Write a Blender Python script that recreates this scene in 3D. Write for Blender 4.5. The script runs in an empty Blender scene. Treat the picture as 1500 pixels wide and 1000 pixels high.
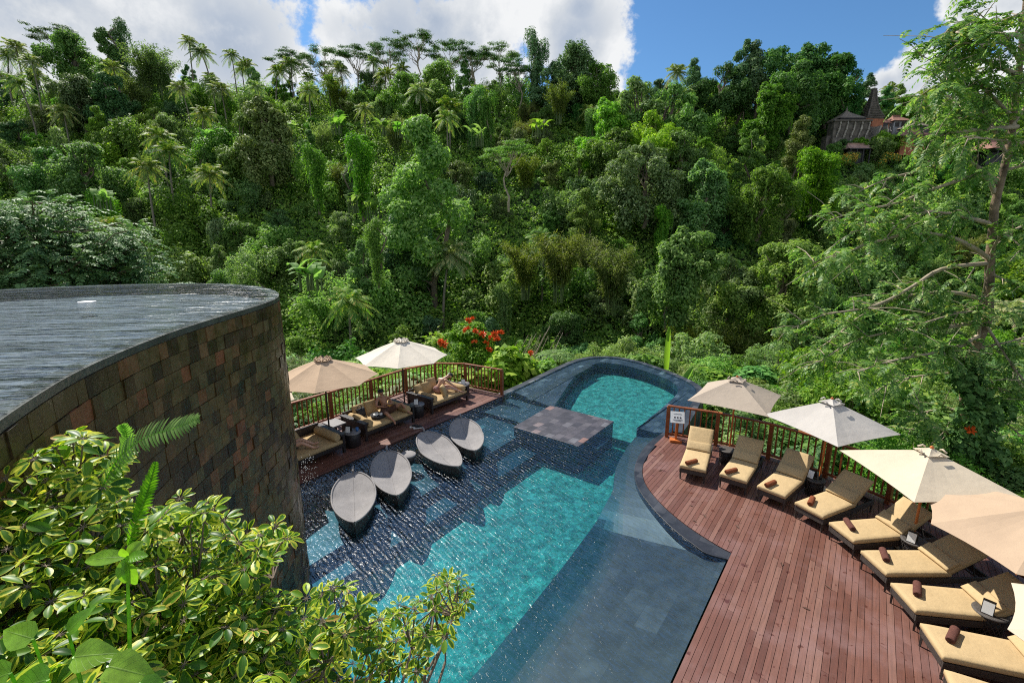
import bpy, bmesh, math, random
import numpy as np
from mathutils import Vector, Matrix

R = math.radians
scene = bpy.context.scene
COL = scene.collection
D = bpy.data

# ------------------------------------------------------------------ camera
CAM_H = 6.2
PITCH = math.atan(157.0 / 690.0)
cam_data = D.cameras.new("camera")
cam_data.sensor_width = 36.0
cam_data.lens = 690.0 / 1500.0 * 36.0
cam_data.clip_start = 0.05
cam_data.clip_end = 3000.0
cam = D.objects.new("camera", cam_data)
COL.objects.link(cam)
cam.location = (0, 0, CAM_H)
cam.rotation_euler = (math.pi / 2 - PITCH, 0, 0)
scene.camera = cam
scene.render.resolution_x, scene.render.resolution_y = 1024, 682

# ------------------------------------------------------------------ light, exposure
SUN_EL = R(48)
SUN_TO = Vector((-0.616, 0.788, 0)) * math.cos(SUN_EL) + Vector((0, 0, math.sin(SUN_EL)))
scene.view_settings.view_transform = 'Standard'
scene.view_settings.look = 'None'
scene.view_settings.exposure = 0.45
scene.view_settings.gamma = 1.0
scene.render.engine = 'CYCLES'
cy = scene.cycles
cy.max_bounces = 8
cy.diffuse_bounces = 3
cy.glossy_bounces = 3
cy.transmission_bounces = 4
cy.transparent_max_bounces = 20
cy.sample_clamp_indirect = 3.0
cy.sample_clamp_direct = 2.6
cy.use_denoising = False
cy.filter_width = 1.1
cy.use_adaptive_sampling = True

sun_data = D.lights.new("sun", 'SUN')
sun_data.energy = 5.0
sun_data.angle = R(0.5)
sun_data.color = (1.0, 0.95, 0.86)
sun = D.objects.new("sun", sun_data)
COL.objects.link(sun)
sun.rotation_euler = SUN_TO.to_track_quat('Z', 'Y').to_euler()
sun.location = (0, 0, 80)


def ray(px, py):
    """direction through a point of the photograph (used to look up real positions)"""
    c, s = math.cos(PITCH), math.sin(PITCH)
    a, b = (px - 750) / 690.0, (500 - py) / 690.0
    return Vector((a, c + b * s, b * c - s))


def at(px, py, Y):
    d = ray(px, py)
    return Vector((0, 0, CAM_H)) + d * (Y / d.y)


def ground_at(px, py, z=0.0):
    d = ray(px, py)
    return Vector((0, 0, CAM_H)) + d * ((z - CAM_H) / d.z)


def to_px(p):
    c, s = math.cos(PITCH), math.sin(PITCH)
    q = Vector(p) - Vector((0, 0, CAM_H))
    f = q.y * c - q.z * s
    if f < 0.05:
        return (-9999, -9999)
    return 750 + 690 * q.x / f, 500 - 690 * (q.y * s + q.z * c) / f


# ------------------------------------------------------------------ node helpers
class NT:
    def __init__(self, tree):
        self.t = tree
        self.t.nodes.clear()

    def n(self, kind, **kw):
        nd = self.t.nodes.new(kind)
        for k, v in kw.items():
            if k.startswith('i_'):
                key = k[2:]
                key = int(key) if key.isdigit() else key.replace('_', ' ')
                nd.inputs[key].default_value = v
            else:
                setattr(nd, k, v)
        return nd

    def l(self, a, b):
        self.t.links.new(a, b)

    def math(self, op, a, b=None, clamp=False):
        nd = self.t.nodes.new('ShaderNodeMath')
        nd.operation = op
        nd.use_clamp = clamp
        for i, x in enumerate((a, b)):
            if x is None:
                continue
            if isinstance(x, (int, float)):
                nd.inputs[i].default_value = x
            else:
                self.l(x, nd.inputs[i])
        return nd.outputs[0]

    def maprange(self, val, a, b, c=0.0, d=1.0, smooth=True):
        nd = self.t.nodes.new('ShaderNodeMapRange')
        nd.interpolation_type = 'SMOOTHSTEP' if smooth else 'LINEAR'
        self.l(val, nd.inputs[0])
        for i, x in enumerate((a, b, c, d)):
            nd.inputs[i + 1].default_value = x
        return nd.outputs[0]

    def mix(self, fac, a, b, blend='MIX'):
        nd = self.t.nodes.new('ShaderNodeMix')
        nd.data_type = 'RGBA'
        nd.blend_type = blend
        for sock, x in ((nd.inputs[0], fac), (nd.inputs[6], a), (nd.inputs[7], b)):
            if isinstance(x, (int, float)):
                sock.default_value = x
            elif isinstance(x, tuple):
                sock.default_value = x if len(x) == 4 else x + (1,)
            else:
                self.l(x, sock)
        return nd.outputs[2]

    def ramp(self, fac, stops, interp='LINEAR'):
        nd = self.t.nodes.new('ShaderNodeValToRGB')
        cr = nd.color_ramp
        cr.interpolation = interp
        while len(cr.elements) < len(stops):
            cr.elements.new(0.5)
        for e, (p, c) in zip(cr.elements, stops):
            e.position = p
            e.color = c if len(c) == 4 else tuple(c) + (1,)
        self.l(fac, nd.inputs[0])
        return nd.outputs[0]


# ------------------------------------------------------------------ sky with clouds
world = D.worlds.new("World")
scene.world = world
world.use_nodes = True
w = NT(world.node_tree)
sky = w.n('ShaderNodeTexSky', sky_type='NISHITA')
sky.sun_disc = False
sky.sun_elevation = SUN_EL
sky.sun_rotation = math.atan2(SUN_TO.x, SUN_TO.y)
sky.air_density = 1.0
sky.dust_density = 0.3
sky.ozone_density = 3.0
tc = w.n('ShaderNodeTexCoord')
gen = tc.outputs['Generated']
nz = w.n('ShaderNodeTexNoise', i_Scale=7.0, i_Detail=9.0, i_Roughness=0.6, i_Lacunarity=2.1)
w.l(gen, nz.inputs['Vector'])
nz2 = w.n('ShaderNodeTexNoise', i_Scale=4.6, i_Detail=7.0, i_Roughness=0.6)
offs = w.n('ShaderNodeVectorMath', operation='ADD')
offs.inputs[1].default_value = (3.1, 1.7, 0.35)
w.l(gen, offs.inputs[0])
w.l(offs.outputs[0], nz2.inputs['Vector'])
blobs = [(40, 0, 260), (200, 40, 200), (335, 60, 165), (580, 75, 165), (700, 85, 160), (840, 62, 120), (640, 30, 110), (850, 10, 70),
         (120, -110, 200), (-260, 0, 330), (-500, -300, 350),
         (1335, 112, 58), (1300, 125, 44), (1385, 140, 70), (1470, 150, 90), (1560, 130, 120), (1432, -8, 62), (1500, -30, 90)]
acc = None
for (bx, by, br) in blobs:
    dv = ray(bx, by).normalized()
    dn = w.n('ShaderNodeVectorMath', operation='DISTANCE')
    w.l(gen, dn.inputs[0])
    dn.inputs[1].default_value = dv
    k = (690.0 * ray(bx, by).length / 1.0)
    rad = br / 690.0 / (ray(bx, by).length / 1.0)
    m = w.maprange(dn.outputs['Value'], rad, 0.0, 0.0, 1.0, smooth=False)
    acc = m if acc is None else w.math('MAXIMUM', acc, m)
# loose cloud over the rest of the sky (behind and above the camera)
sep = w.n('ShaderNodeSeparateXYZ')
w.l(gen, sep.inputs[0])
back = w.maprange(sep.outputs['Y'], 0.25, -0.2, 0.0, 0.42)
acc = w.math('MAXIMUM', acc, back)
dens = w.math('ADD', acc, w.math('MULTIPLY', w.math('SUBTRACT', nz.outputs['Fac'], 0.5), 2.1))
mask = w.maprange(dens, 0.27, 0.50)
shade = w.math('ADD', w.math('MULTIPLY', w.maprange(nz2.outputs['Fac'], 0.38, 0.66), 0.5),
               w.math('MULTIPLY', w.maprange(nz.outputs['Fac'], 0.35, 0.68), 0.55), clamp=True)
thick = w.maprange(dens, 0.9, 0.35, 0.0, 0.75)
shade = w.math('ADD', w.math('ADD', shade, 0.10), w.math('MULTIPLY', thick, 0.6), clamp=True)
ccol = w.ramp(shade, [(0.0, (2.5, 3.1, 4.1)), (0.35, (3.5, 4.0, 4.8)), (0.65, (4.8, 5.1, 5.5)), (1.0, (6.6, 6.7, 6.8))])
skycol = w.mix(1.0, sky.outputs[0], (0.52, 0.76, 0.92), 'MULTIPLY')
allsky = w.mix(mask, skycol, ccol)
bg = w.n('ShaderNodeBackground', i_Strength=0.10)
w.l(allsky, bg.inputs['Color'])
wo = w.n('ShaderNodeOutputWorld')
w.l(bg.outputs[0], wo.inputs['Surface'])

# ------------------------------------------------------------------ pool axes
UA = R(53.0)
UX, UY = math.cos(UA), math.sin(UA)


def W(u, v, z=0.0):
    """u runs along the deck boards (away from the camera), v to the right across the pool"""
    return Vector((UX * u + UY * v, UY * u - UX * v, z))


# ------------------------------------------------------------------ object helpers
def tag(o, label=None, cat=None, group=None, kind=None):
    if label: o['label'] = label
    if cat: o['category'] = cat
    if group: o['group'] = group
    if kind: o['kind'] = kind
    return o


def thing(name, label, cat, loc=(0, 0, 0), rz=0.0, group=None):
    o = D.objects.new(name, None)
    o.empty_display_size = 0.2
    COL.objects.link(o)
    o.location = loc
    o.rotation_euler = (0, 0, rz)
    return tag(o, label, cat, group)


def link(name, me, mat=None, parent=None):
    if mat is not None:
        mats = mat if isinstance(mat, (list, tuple)) else [mat]
        if len(me.materials) == 0:
            for m in mats: me.materials.append(m)
    o = D.objects.new(name, me)
    COL.objects.link(o)
    if parent is not None: o.parent = parent
    return o


def copy_tree(o, parent=None):
    c = o.copy()
    COL.objects.link(c)
    if parent is not None: c.parent = parent
    for ch in list(o.children): copy_tree(ch, c)
    return c


def perp(d):
    d = d.normalized()
    a = Vector((0, 0, 1)) if abs(d.z) < 0.9 else Vector((1, 0, 0))
    x = d.cross(a).normalized()
    return x, d.cross(x).normalized()


class MB:
    """collects shapes; build() links them as ONE mesh object"""
    def __init__(self):
        self.v, self.f, self.m, self.s = [], [], [], []
        self.mi = 0

    def add(self, vs, fs, smooth=False):
        o = len(self.v)
        self.v.extend([tuple(x) for x in vs])
        for f in fs:
            self.f.append([i + o for i in f]); self.m.append(self.mi); self.s.append(smooth)

    def box(self, c, size, rz=0.0, mtx=None):
        sx, sy, sz = size[0] / 2, size[1] / 2, size[2] / 2
        vs = [Vector((x, y, z)) for z in (-sz, sz) for x, y in ((-sx, -sy), (sx, -sy), (sx, sy), (-sx, sy))]
        mt = Matrix.Translation(Vector(c)) @ (mtx if mtx is not None else Matrix.Rotation(rz, 4, 'Z'))
        self.add([mt @ p for p in vs], [(3, 2, 1, 0), (4, 5, 6, 7), (0, 1, 5, 4), (1, 2, 6, 5), (2, 3, 7, 6), (3, 0, 4, 7)])

    def tube(self, pts, rad, n=8, caps=True, smooth=True):
        pts = [Vector(p) for p in pts]
        rad = rad if isinstance(rad, (list, tuple)) else [rad] * len(pts)
        vs, fs = [], []
        x = None
        for i, p in enumerate(pts):
            d = (pts[min(i + 1, len(pts) - 1)] - pts[max(i - 1, 0)])
            if d.length < 1e-9: d = Vector((0, 0, 1))
            d.normalize()
            if x is None: x, y = perp(d)
            else:
                x = (x - d * x.dot(d)).normalized(); y = d.cross(x)
            for k in range(n):
                a = 2 * math.pi * k / n
                vs.append(p + (x * math.cos(a) + y * math.sin(a)) * rad[i])
        for i in range(len(pts) - 1):
            for k in range(n):
                a, b = i * n + k, i * n + (k + 1) % n
                fs.append((a, b, b + n, a + n))
        self.add(vs, fs, smooth)
        if caps:
            self.add(vs[:n], [tuple(range(n - 1, -1, -1))]); self.add(vs[-n:], [tuple(range(n))])

    def lathe(self, prof, c=(0, 0, 0), n=20, smooth=True, ax=(1, 1)):
        vs, fs = [], []
        for (r, z) in prof:
            for k in range(n):
                a = 2 * math.pi * k / n
                vs.append((c[0] + r * math.cos(a) * ax[0], c[1] + r * math.sin(a) * ax[1], c[2] + z))
        for i in range(len(prof) - 1):
            for k in range(n):
                a, b = i * n + k, i * n + (k + 1) % n
                fs.append((a, b, b + n, a + n))
        self.add(vs, fs, smooth)
        self.add(vs[:n], [tuple(range(n - 1, -1, -1))]); self.add(vs[-n:], [tuple(range(n))])

    def prism(self, poly, z0, z1, bottom=True):
        n = len(poly)
        vs = [(p[0], p[1], z0) for p in poly] + [(p[0], p[1], z1) for p in poly]
        fs = [tuple(range(n, 2 * n))] + ([tuple(range(n - 1, -1, -1))] if bottom else [])
        fs += [(i, (i + 1) % n, n + (i + 1) % n, n + i) for i in range(n)]
        self.add(vs, fs)

    def cushion(self, c, size, r=0.03, mtx=None, nx=8, ny=8, puff=0.02, p=6.0):
        """soft superellipsoid-like pad: rounded rectangle in plan with crowned faces"""
        sx, sy, sz = size[0] / 2, size[1] / 2, size[2] / 2
        mt = Matrix.Translation(Vector(c)) @ (mtx if mtx is not None else Matrix.Identity(4))
        vs, fs = [], []
        for side in (1, -1):
            for i in range(nx + 1):
                for j in range(ny + 1):
                    a, b = -1 + 2 * i / nx, -1 + 2 * j / ny
                    a2, b2 = math.sin(a * math.pi / 2), math.sin(b * math.pi / 2)
                    e = (1 - abs(a2) ** p) ** (1 / 2.2) * (1 - abs(b2) ** p) ** (1 / 2.2) if abs(a2) < 1 and abs(b2) < 1 else 0.0
                    k = 0.55 + 0.45 * e
                    z = side * (sz * k + puff * (1 - a2 * a2) * (1 - b2 * b2))
                    sh = 1 - (1 - e) * (r / max(sx, sy)) * 0.2
                    vs.append(mt @ Vector((a2 * sx * sh, b2 * sy * sh, z)))
        N = (nx + 1) * (ny + 1)
        g = lambda i, j: i * (ny + 1) + j
        for i in range(nx):
            for j in range(ny):
                fs.append((g(i, j), g(i + 1, j), g(i + 1, j + 1), g(i, j + 1)))
                fs.append((N + g(i, j), N + g(i, j + 1), N + g(i + 1, j + 1), N + g(i + 1, j)))
        bd = [g(i, 0) for i in range(nx + 1)] + [g(nx, j) for j in range(1, ny + 1)] + [g(i, ny) for i in range(nx - 1, -1, -1)] + [g(0, j) for j in range(ny - 1, 0, -1)]
        for a, b in zip(bd, bd[1:] + bd[:1]):
            fs.append((b, a, N + a, N + b))
        self.add(vs, fs, True)

    def build(self, name, mat, parent=None, bevel=0.0, kind=None, seg=2):
        me = D.meshes.new(name)
        me.from_pydata(self.v, [], self.f)
        me.polygons.foreach_set('material_index', self.m)
        me.polygons.foreach_set('use_smooth', self.s)
        me.update()
        o = link(name, me, mat, parent)
        if bevel:
            b = o.modifiers.new('bevel', 'BEVEL'); b.width = bevel; b.segments = seg; b.limit_method = 'ANGLE'; b.angle_limit = R(40)
        if kind: o['kind'] = kind
        return o


def np_mesh(name, V, nper=4, uv=None, smooth=False):
    """V: (n, nper, 3) array of separate polygons -> mesh"""
    n = V.shape[0]
    me = D.meshes.new(name)
    me.vertices.add(n * nper)
    me.vertices.foreach_set('co', np.ascontiguousarray(V, dtype=np.float32).ravel())
    me.loops.add(n * nper)
    me.loops.foreach_set('vertex_index', np.arange(n * nper, dtype=np.int32))
    me.polygons.add(n)
    me.polygons.foreach_set('loop_start', np.arange(0, n * nper, nper, dtype=np.int32))
    if smooth: me.polygons.foreach_set('use_smooth', np.ones(n, dtype=bool))
    if uv is not None:
        ul = me.uv_layers.new(name='UVMap')
        ul.data.foreach_set('uv', np.ascontiguousarray(uv, dtype=np.float32).ravel())
    me.update(calc_edges=True)
    return me


# ------------------------------------------------------------------ materials
def pmat(name, col, rough=0.6, var=0.12, scale=6.0, bump=0.0, bscale=40.0, spec=0.5, metal=0.0, coords='Object', col2=None, island=0.0):
    m = D.materials.new(name); m.use_nodes = True
    t = NT(m.node_tree)
    tcn = t.n('ShaderNodeTexCoord')
    nzn = t.n('ShaderNodeTexNoise', i_Scale=scale, i_Detail=5.0, i_Roughness=0.6)
    t.l(tcn.outputs[coords], nzn.inputs['Vector'])
    lo = tuple(c * (1 - var) for c in col) if col2 is None else col2
    hi = tuple(min(1, c * (1 + var)) for c in col)
    c = t.ramp(nzn.outputs['Fac'], [(0.3, lo), (0.7, hi)])
    if island:
        g = t.n('ShaderNodeNewGeometry')
        k = t.maprange(g.outputs['Random Per Island'], 0, 1, 1 - island, 1 + island, smooth=False)
        hs = t.n('ShaderNodeHueSaturation'); t.l(c, hs.inputs['Color']); t.l(k, hs.inputs['Value']); c = hs.outputs[0]
    p = t.n('ShaderNodeBsdfPrincipled', i_Roughness=rough, i_Metallic=metal)
    p.inputs['Specular IOR Level'].default_value = spec
    t.l(c, p.inputs['Base Color'])
    if bump:
        nb = t.n('ShaderNodeTexNoise', i_Scale=bscale, i_Detail=4.0)
        t.l(tcn.outputs[coords], nb.inputs['Vector'])
        b = t.n('ShaderNodeBump', i_Strength=bump, i_Distance=0.02)
        t.l(nb.outputs['Fac'], b.inputs['Height']); t.l(b.outputs[0], p.inputs['Normal'])
    out = t.n('ShaderNodeOutputMaterial'); t.l(p.outputs[0], out.inputs['Surface'])
    return m


def leafmat(name, dark, mid, light, trans=0.40, rough=0.58, spec=0.16, objvar=0.22, dry=None):
    """foliage: hue differs from leaf to leaf and from plant to plant, light also passes through the leaf"""
    m = D.materials.new(name); m.use_nodes = True
    t = NT(m.node_tree)
    g = t.n('ShaderNodeNewGeometry')
    stops = [(0.0, dark), (0.5, mid), (0.93, light)]
    if dry: stops = [(0.0, dark), (0.5, mid), (0.9, light), (0.955, light), (0.965, dry)]
    c = t.ramp(g.outputs['Random Per Island'], stops)
    oi = t.n('ShaderNodeObjectInfo')
    hs = t.n('ShaderNodeHueSaturation')
    t.l(c, hs.inputs['Color'])
    t.l(t.maprange(oi.outputs['Random'], 0, 1, 1 - objvar, 1 + objvar, smooth=False), hs.inputs['Value'])
    r2 = t.math('FRACT', t.math('MULTIPLY', oi.outputs['Random'], 37.7))
    t.l(t.maprange(r2, 0, 1, 0.475, 0.52, smooth=False), hs.inputs['Hue'])
    r3 = t.math('FRACT', t.math('MULTIPLY', oi.outputs['Random'], 91.3))
    t.l(t.maprange(r3, 0, 1, 0.72, 1.1, smooth=False), hs.inputs['Saturation'])
    p = t.n('ShaderNodeBsdfPrincipled', i_Roughness=rough)
    p.inputs['Specular IOR Level'].default_value = spec
    t.l(hs.outputs[0], p.inputs['Base Color'])
    tr = t.n('ShaderNodeBsdfTranslucent')
    tcx = t.mix(1.0, hs.outputs[0], (1.35, 1.6, 0.7), 'MULTIPLY')
    t.l(tcx, tr.inputs['Color'])
    mx = t.n('ShaderNodeMixShader'); mx.inputs[0].default_value = trans
    t.l(p.outputs[0], mx.inputs[1]); t.l(tr.outputs[0], mx.inputs[2])
    out = t.n('ShaderNodeOutputMaterial'); t.l(mx.outputs[0], out.inputs['Surface'])
    return m


M = {}
M['bark'] = pmat('bark', (0.16, 0.12, 0.085), 0.85, 0.45, 5, 0.6, 18)
M['pale_bark'] = pmat('pale_bark', (0.36, 0.29, 0.21), 0.8, 0.35, 4, 0.5, 14)
M['palm_bark'] = pmat('palm_bark', (0.2, 0.17, 0.13), 0.85, 0.3, 8, 0.5, 20)
M['leaf_mid'] = leafmat('leaf_mid', (0.066, 0.154, 0.024), (0.135, 0.284, 0.040), (0.253, 0.412, 0.060))
M['leaf_light'] = leafmat('leaf_light', (0.105, 0.217, 0.036), (0.197, 0.355, 0.060), (0.349, 0.496, 0.091))
M['leaf_dark'] = leafmat('leaf_dark', (0.042, 0.120, 0.032), (0.088, 0.214, 0.049), (0.163, 0.307, 0.081), trans=0.22)
M['leaf_grey'] = leafmat('leaf_grey', (0.099, 0.161, 0.037), (0.166, 0.245, 0.063), (0.294, 0.358, 0.108), trans=0.25)
M['leaf_palm'] = leafmat('leaf_palm', (0.088, 0.180, 0.040), (0.178, 0.284, 0.060), (0.388, 0.412, 0.101), trans=0.3, rough=0.6, spec=0.15, dry=(0.546, 0.370, 0.137))
M['leaf_bamboo'] = leafmat('leaf_bamboo', (0.094, 0.128, 0.019), (0.144, 0.189, 0.030), (0.226, 0.244, 0.052), trans=0.34)
M['leaf_banana'] = leafmat('leaf_banana', (0.104, 0.235, 0.038), (0.177, 0.345, 0.054), (0.279, 0.424, 0.091), trans=0.45, rough=0.65, spec=0.1)
M['leaf_fresh'] = leafmat('leaf_fresh', (0.086, 0.196, 0.026), (0.174, 0.330, 0.043), (0.328, 0.462, 0.086), trans=0.36)
M['leaf_pinnate'] = leafmat('leaf_pinnate', (0.084, 0.191, 0.027), (0.171, 0.335, 0.044), (0.378, 0.511, 0.077), trans=0.40, rough=0.45, spec=0.28, dry=(0.600, 0.585, 0.068))
M['flower'] = pmat('flower', (0.85, 0.15, 0.02), 0.5, 0.25, 9)
M['yellow_flower'] = pmat('yellow_flower', (0.7, 0.4, 0.02), 0.6, 0.25, 9)
M['soil'] = pmat('soil', (0.03, 0.055, 0.018), 0.95, 0.5, 0.8, 0.8, 3)
M['fabric'] = pmat('fabric', (0.50, 0.365, 0.195), 0.85, 0.07, 3, 0.5, 11, spec=0.2)
M['fabric_dark'] = pmat('fabric_dark', (0.43, 0.305, 0.155), 0.85, 0.08, 5, 0.5, 12, spec=0.2)
M['towel'] = pmat('towel', (0.16, 0.07, 0.055), 0.95, 0.2, 25, 0.8, 300, spec=0.1)
M['towel_warm'] = pmat('towel_warm', (0.26, 0.085, 0.04), 0.95, 0.2, 25, 0.8, 300, spec=0.1)
M['wicker'] = pmat('wicker', (0.045, 0.034, 0.028), 0.55, 0.35, 30, 0.7, 150)
M['wicker_grey'] = pmat('wicker_grey', (0.075, 0.065, 0.058), 0.5, 0.3, 30, 0.5, 150)
M['dark_wood'] = pmat('dark_wood', (0.022, 0.018, 0.018), 0.4, 0.3, 12, 0.3, 60)
M['grey_wood'] = pmat('grey_wood', (0.20, 0.19, 0.19), 0.45, 0.2, 10, 0.2, 60)
M['rail_wood'] = pmat('rail_wood', (0.26, 0.075, 0.022), 0.4, 0.35, 4, 0.25, 40, island=0.2)
M['orange_wood'] = pmat('orange_wood', (0.55, 0.16, 0.035), 0.4, 0.2, 6, 0.2, 40)
M['steel_dark'] = pmat('steel_dark', (0.03, 0.025, 0.022), 0.4, 0.2, 9)
M['white'] = pmat('white', (0.78, 0.78, 0.76), 0.5, 0.04, 6)
M['print'] = pmat('print', (0.05, 0.05, 0.06), 0.6, 0.1, 6)
M['leaf_seat'] = pmat('leaf_seat', (0.27, 0.255, 0.25), 0.8, 0.10, 6, 0.5, 160, spec=0.2)
M['hull'] = pmat('hull', (0.05, 0.047, 0.045), 0.45, 0.3, 20, 0.6, 120)
M['stone_cream'] = pmat('stone_cream', (0.6, 0.53, 0.42), 0.8, 0.15, 8)
M['skin'] = pmat('skin', (0.42, 0.21, 0.13), 0.5, 0.06, 8)
M['skin_pale'] = pmat('skin_pale', (0.55, 0.32, 0.22), 0.5, 0.06, 8)
M['hair'] = pmat('hair', (0.012, 0.009, 0.008), 0.5, 0.3, 30)
M['cloth_black'] = pmat('cloth_black', (0.02, 0.02, 0.024), 0.8, 0.3, 20)
M['cloth_brown'] = pmat('cloth_brown', (0.09, 0.04, 0.025), 0.8, 0.3, 20)
M['cloth_pink'] = pmat('cloth_pink', (0.34, 0.2, 0.2), 0.8, 0.5, 30)
M['blue'] = pmat('blue', (0.04, 0.16, 0.42), 0.4, 0.2, 10)
def umat(name, col):
    m = D.materials.new(name); m.use_nodes = True
    t = NT(m.node_tree)
    tcn = t.n('ShaderNodeTexCoord')
    nzn = t.n('ShaderNodeTexNoise', i_Scale=1.4, i_Detail=6.0, i_Roughness=0.65)
    t.l(tcn.outputs['Object'], nzn.inputs['Vector'])
    c = t.ramp(nzn.outputs['Fac'], [(0.3, tuple(x * 0.88 for x in col)), (0.65, col)])
    nb = t.n('ShaderNodeTexNoise', i_Scale=4.5, i_Detail=3.0)
    t.l(tcn.outputs['Object'], nb.inputs['Vector'])
    b = t.n('ShaderNodeBump', i_Strength=0.35, i_Distance=0.03)
    t.l(nb.outputs['Fac'], b.inputs['Height'])
    p = t.n('ShaderNodeBsdfPrincipled', i_Roughness=0.85)
    p.inputs['Specular IOR Level'].default_value = 0.15
    t.l(c, p.inputs['Base Color']); t.l(b.outputs[0], p.inputs['Normal'])
    tr = t.n('ShaderNodeBsdfTranslucent'); t.l(c, tr.inputs['Color']); t.l(b.outputs[0], tr.inputs['Normal'])
    mx = t.n('ShaderNodeMixShader'); mx.inputs[0].default_value = 0.12
    t.l(p.outputs[0], mx.inputs[1]); t.l(tr.outputs[0], mx.inputs[2])
    out = t.n('ShaderNodeOutputMaterial'); t.l(mx.outputs[0], out.inputs['Surface'])
    return m
M['canvas_tan'] = umat('canvas_tan', (0.52, 0.38, 0.26))
M['canvas_cream'] = umat('canvas_cream', (0.74, 0.67, 0.56))
M['canvas_sand'] = umat('canvas_sand', (0.66, 0.56, 0.42))
M['canvas_taupe'] = umat('canvas_taupe', (0.47, 0.39, 0.31))
M['canvas_white'] = umat('canvas_white', (0.56, 0.52, 0.475))

# ------------------------------------------------------------------ pool stone and water materials
def stone_mat(name, stops, tile=(0.4, 0.2), mortar=0.006, rough=0.5, mot=0.25, grout=0.3, blotch_caustic=False):
    m = D.materials.new(name); m.use_nodes = True
    t = NT(m.node_tree)
    tcn = t.n('ShaderNodeTexCoord')
    mp = t.n('ShaderNodeMapping'); mp.inputs['Rotation'].default_value = (0, 0, -UA)
    t.l(tcn.outputs['Object'], mp.inputs['Vector'])
    br = t.n('ShaderNodeTexBrick', i_Scale=1.0)
    br.inputs['Color1'].default_value = (0, 0, 0, 1); br.inputs['Color2'].default_value = (1, 1, 1, 1)
    br.inputs['Mortar'].default_value = (0.5, 0.5, 0.5, 1)
    br.inputs['Mortar Size'].default_value = mortar
    br.inputs['Brick Width'].default_value = tile[0]; br.inputs['Row Height'].default_value = tile[1]
    t.l(mp.outputs[0], br.inputs['Vector'])
    nzn = t.n('ShaderNodeTexNoise', i_Scale=3.0, i_Detail=6.0, i_Roughness=0.65)
    t.l(tcn.outputs['Object'], nzn.inputs['Vector'])
    c = t.ramp(br.outputs['Color'], stops)
    k = t.maprange(nzn.outputs['Fac'], 0.3, 0.7, 1 - mot, 1 + mot)
    hs = t.n('ShaderNodeHueSaturation'); t.l(c, hs.inputs['Color']); t.l(k, hs.inputs['Value'])
    c2 = t.mix(t.math('MULTIPLY', br.outputs['Fac'], grout), hs.outputs[0], (0.02, 0.022, 0.022))
    if blotch_caustic:
        bl = t.n('ShaderNodeTexNoise', i_Scale=2.3, i_Detail=5.0, i_Roughness=0.7, i_Distortion=0.5)
        t.l(tcn.outputs['Object'], bl.inputs['Vector'])
        c2 = t.mix(t.maprange(bl.outputs['Fac'], 0.56, 0.70, 0.0, 0.6), c2, (0.20, 0.18, 0.11))
        f2 = t.n('ShaderNodeTexNoise', i_Scale=9.0, i_Detail=4.0, i_Roughness=0.7, i_Distortion=1.2)  # mottle in the stone colour, also standing in for rippled light on the floor
        t.l(mp.outputs[0], f2.inputs['Vector'])
        h2 = t.n('ShaderNodeHueSaturation'); t.l(c2, h2.inputs['Color']); t.l(t.maprange(f2.outputs['Fac'], 0.3, 0.7, 0.6, 1.45), h2.inputs['Value']); c2 = h2.outputs[0]
    p = t.n('ShaderNodeBsdfPrincipled', i_Roughness=rough)
    t.l(c2, p.inputs['Base Color'])
    b = t.n('ShaderNodeBump', i_Strength=0.25, i_Distance=0.01)
    t.l(nzn.outputs['Fac'], b.inputs['Height']); t.l(b.outputs[0], p.inputs['Normal'])
    out = t.n('ShaderNodeOutputMaterial'); t.l(p.outputs[0], out.inputs['Surface'])
    return m


M['slate'] = stone_mat('slate', [(0.0, (0.014, 0.018, 0.026)), (0.45, (0.024, 0.029, 0.039)), (0.8, (0.042, 0.047, 0.058)), (0.95, (0.075, 0.08, 0.09)), (1.0, (0.16, 0.165, 0.17))])
M['slab_slate'] = stone_mat('slab_slate', [(0.0, (0.032, 0.031, 0.042)), (0.5, (0.052, 0.049, 0.062)), (0.86, (0.078, 0.07, 0.082)), (0.95, (0.12, 0.12, 0.135)), (1.0, (0.22, 0.11, 0.085))], tile=(0.38, 0.26), mortar=0.01)
M['terrace_slate'] = stone_mat('terrace_slate', [(0.0, (0.020, 0.021, 0.022)), (0.5, (0.026, 0.027, 0.027)), (0.85, (0.032, 0.032, 0.032)), (0.96, (0.040, 0.040, 0.040)), (1.0, (0.061, 0.060, 0.059))], tile=(0.6, 0.4), mortar=0.005, mot=0.4)
M['shaded_slate'] = stone_mat('shaded_slate', [(0.0, (0.008, 0.014, 0.022)), (0.6, (0.011, 0.019, 0.028)), (1.0, (0.016, 0.026, 0.036))])  # slate darkened to navy: underwater shade put into the stone colour
M['curb_slate'] = stone_mat('curb_slate', [(0.0, (0.022, 0.023, 0.028)), (0.6, (0.034, 0.036, 0.042)), (1.0, (0.055, 0.056, 0.062))], tile=(0.5, 0.3), rough=0.35)
M['green_stone'] = stone_mat('green_stone', [(0.0, (0.17, 0.27, 0.175)), (0.4, (0.23, 0.34, 0.22)), (0.8, (0.30, 0.40, 0.26)), (0.95, (0.36, 0.45, 0.30)), (1.0, (0.38, 0.30, 0.18))], tile=(0.12, 0.12), mortar=0.004, mot=0.4, grout=0.25, blotch_caustic=True)


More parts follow.
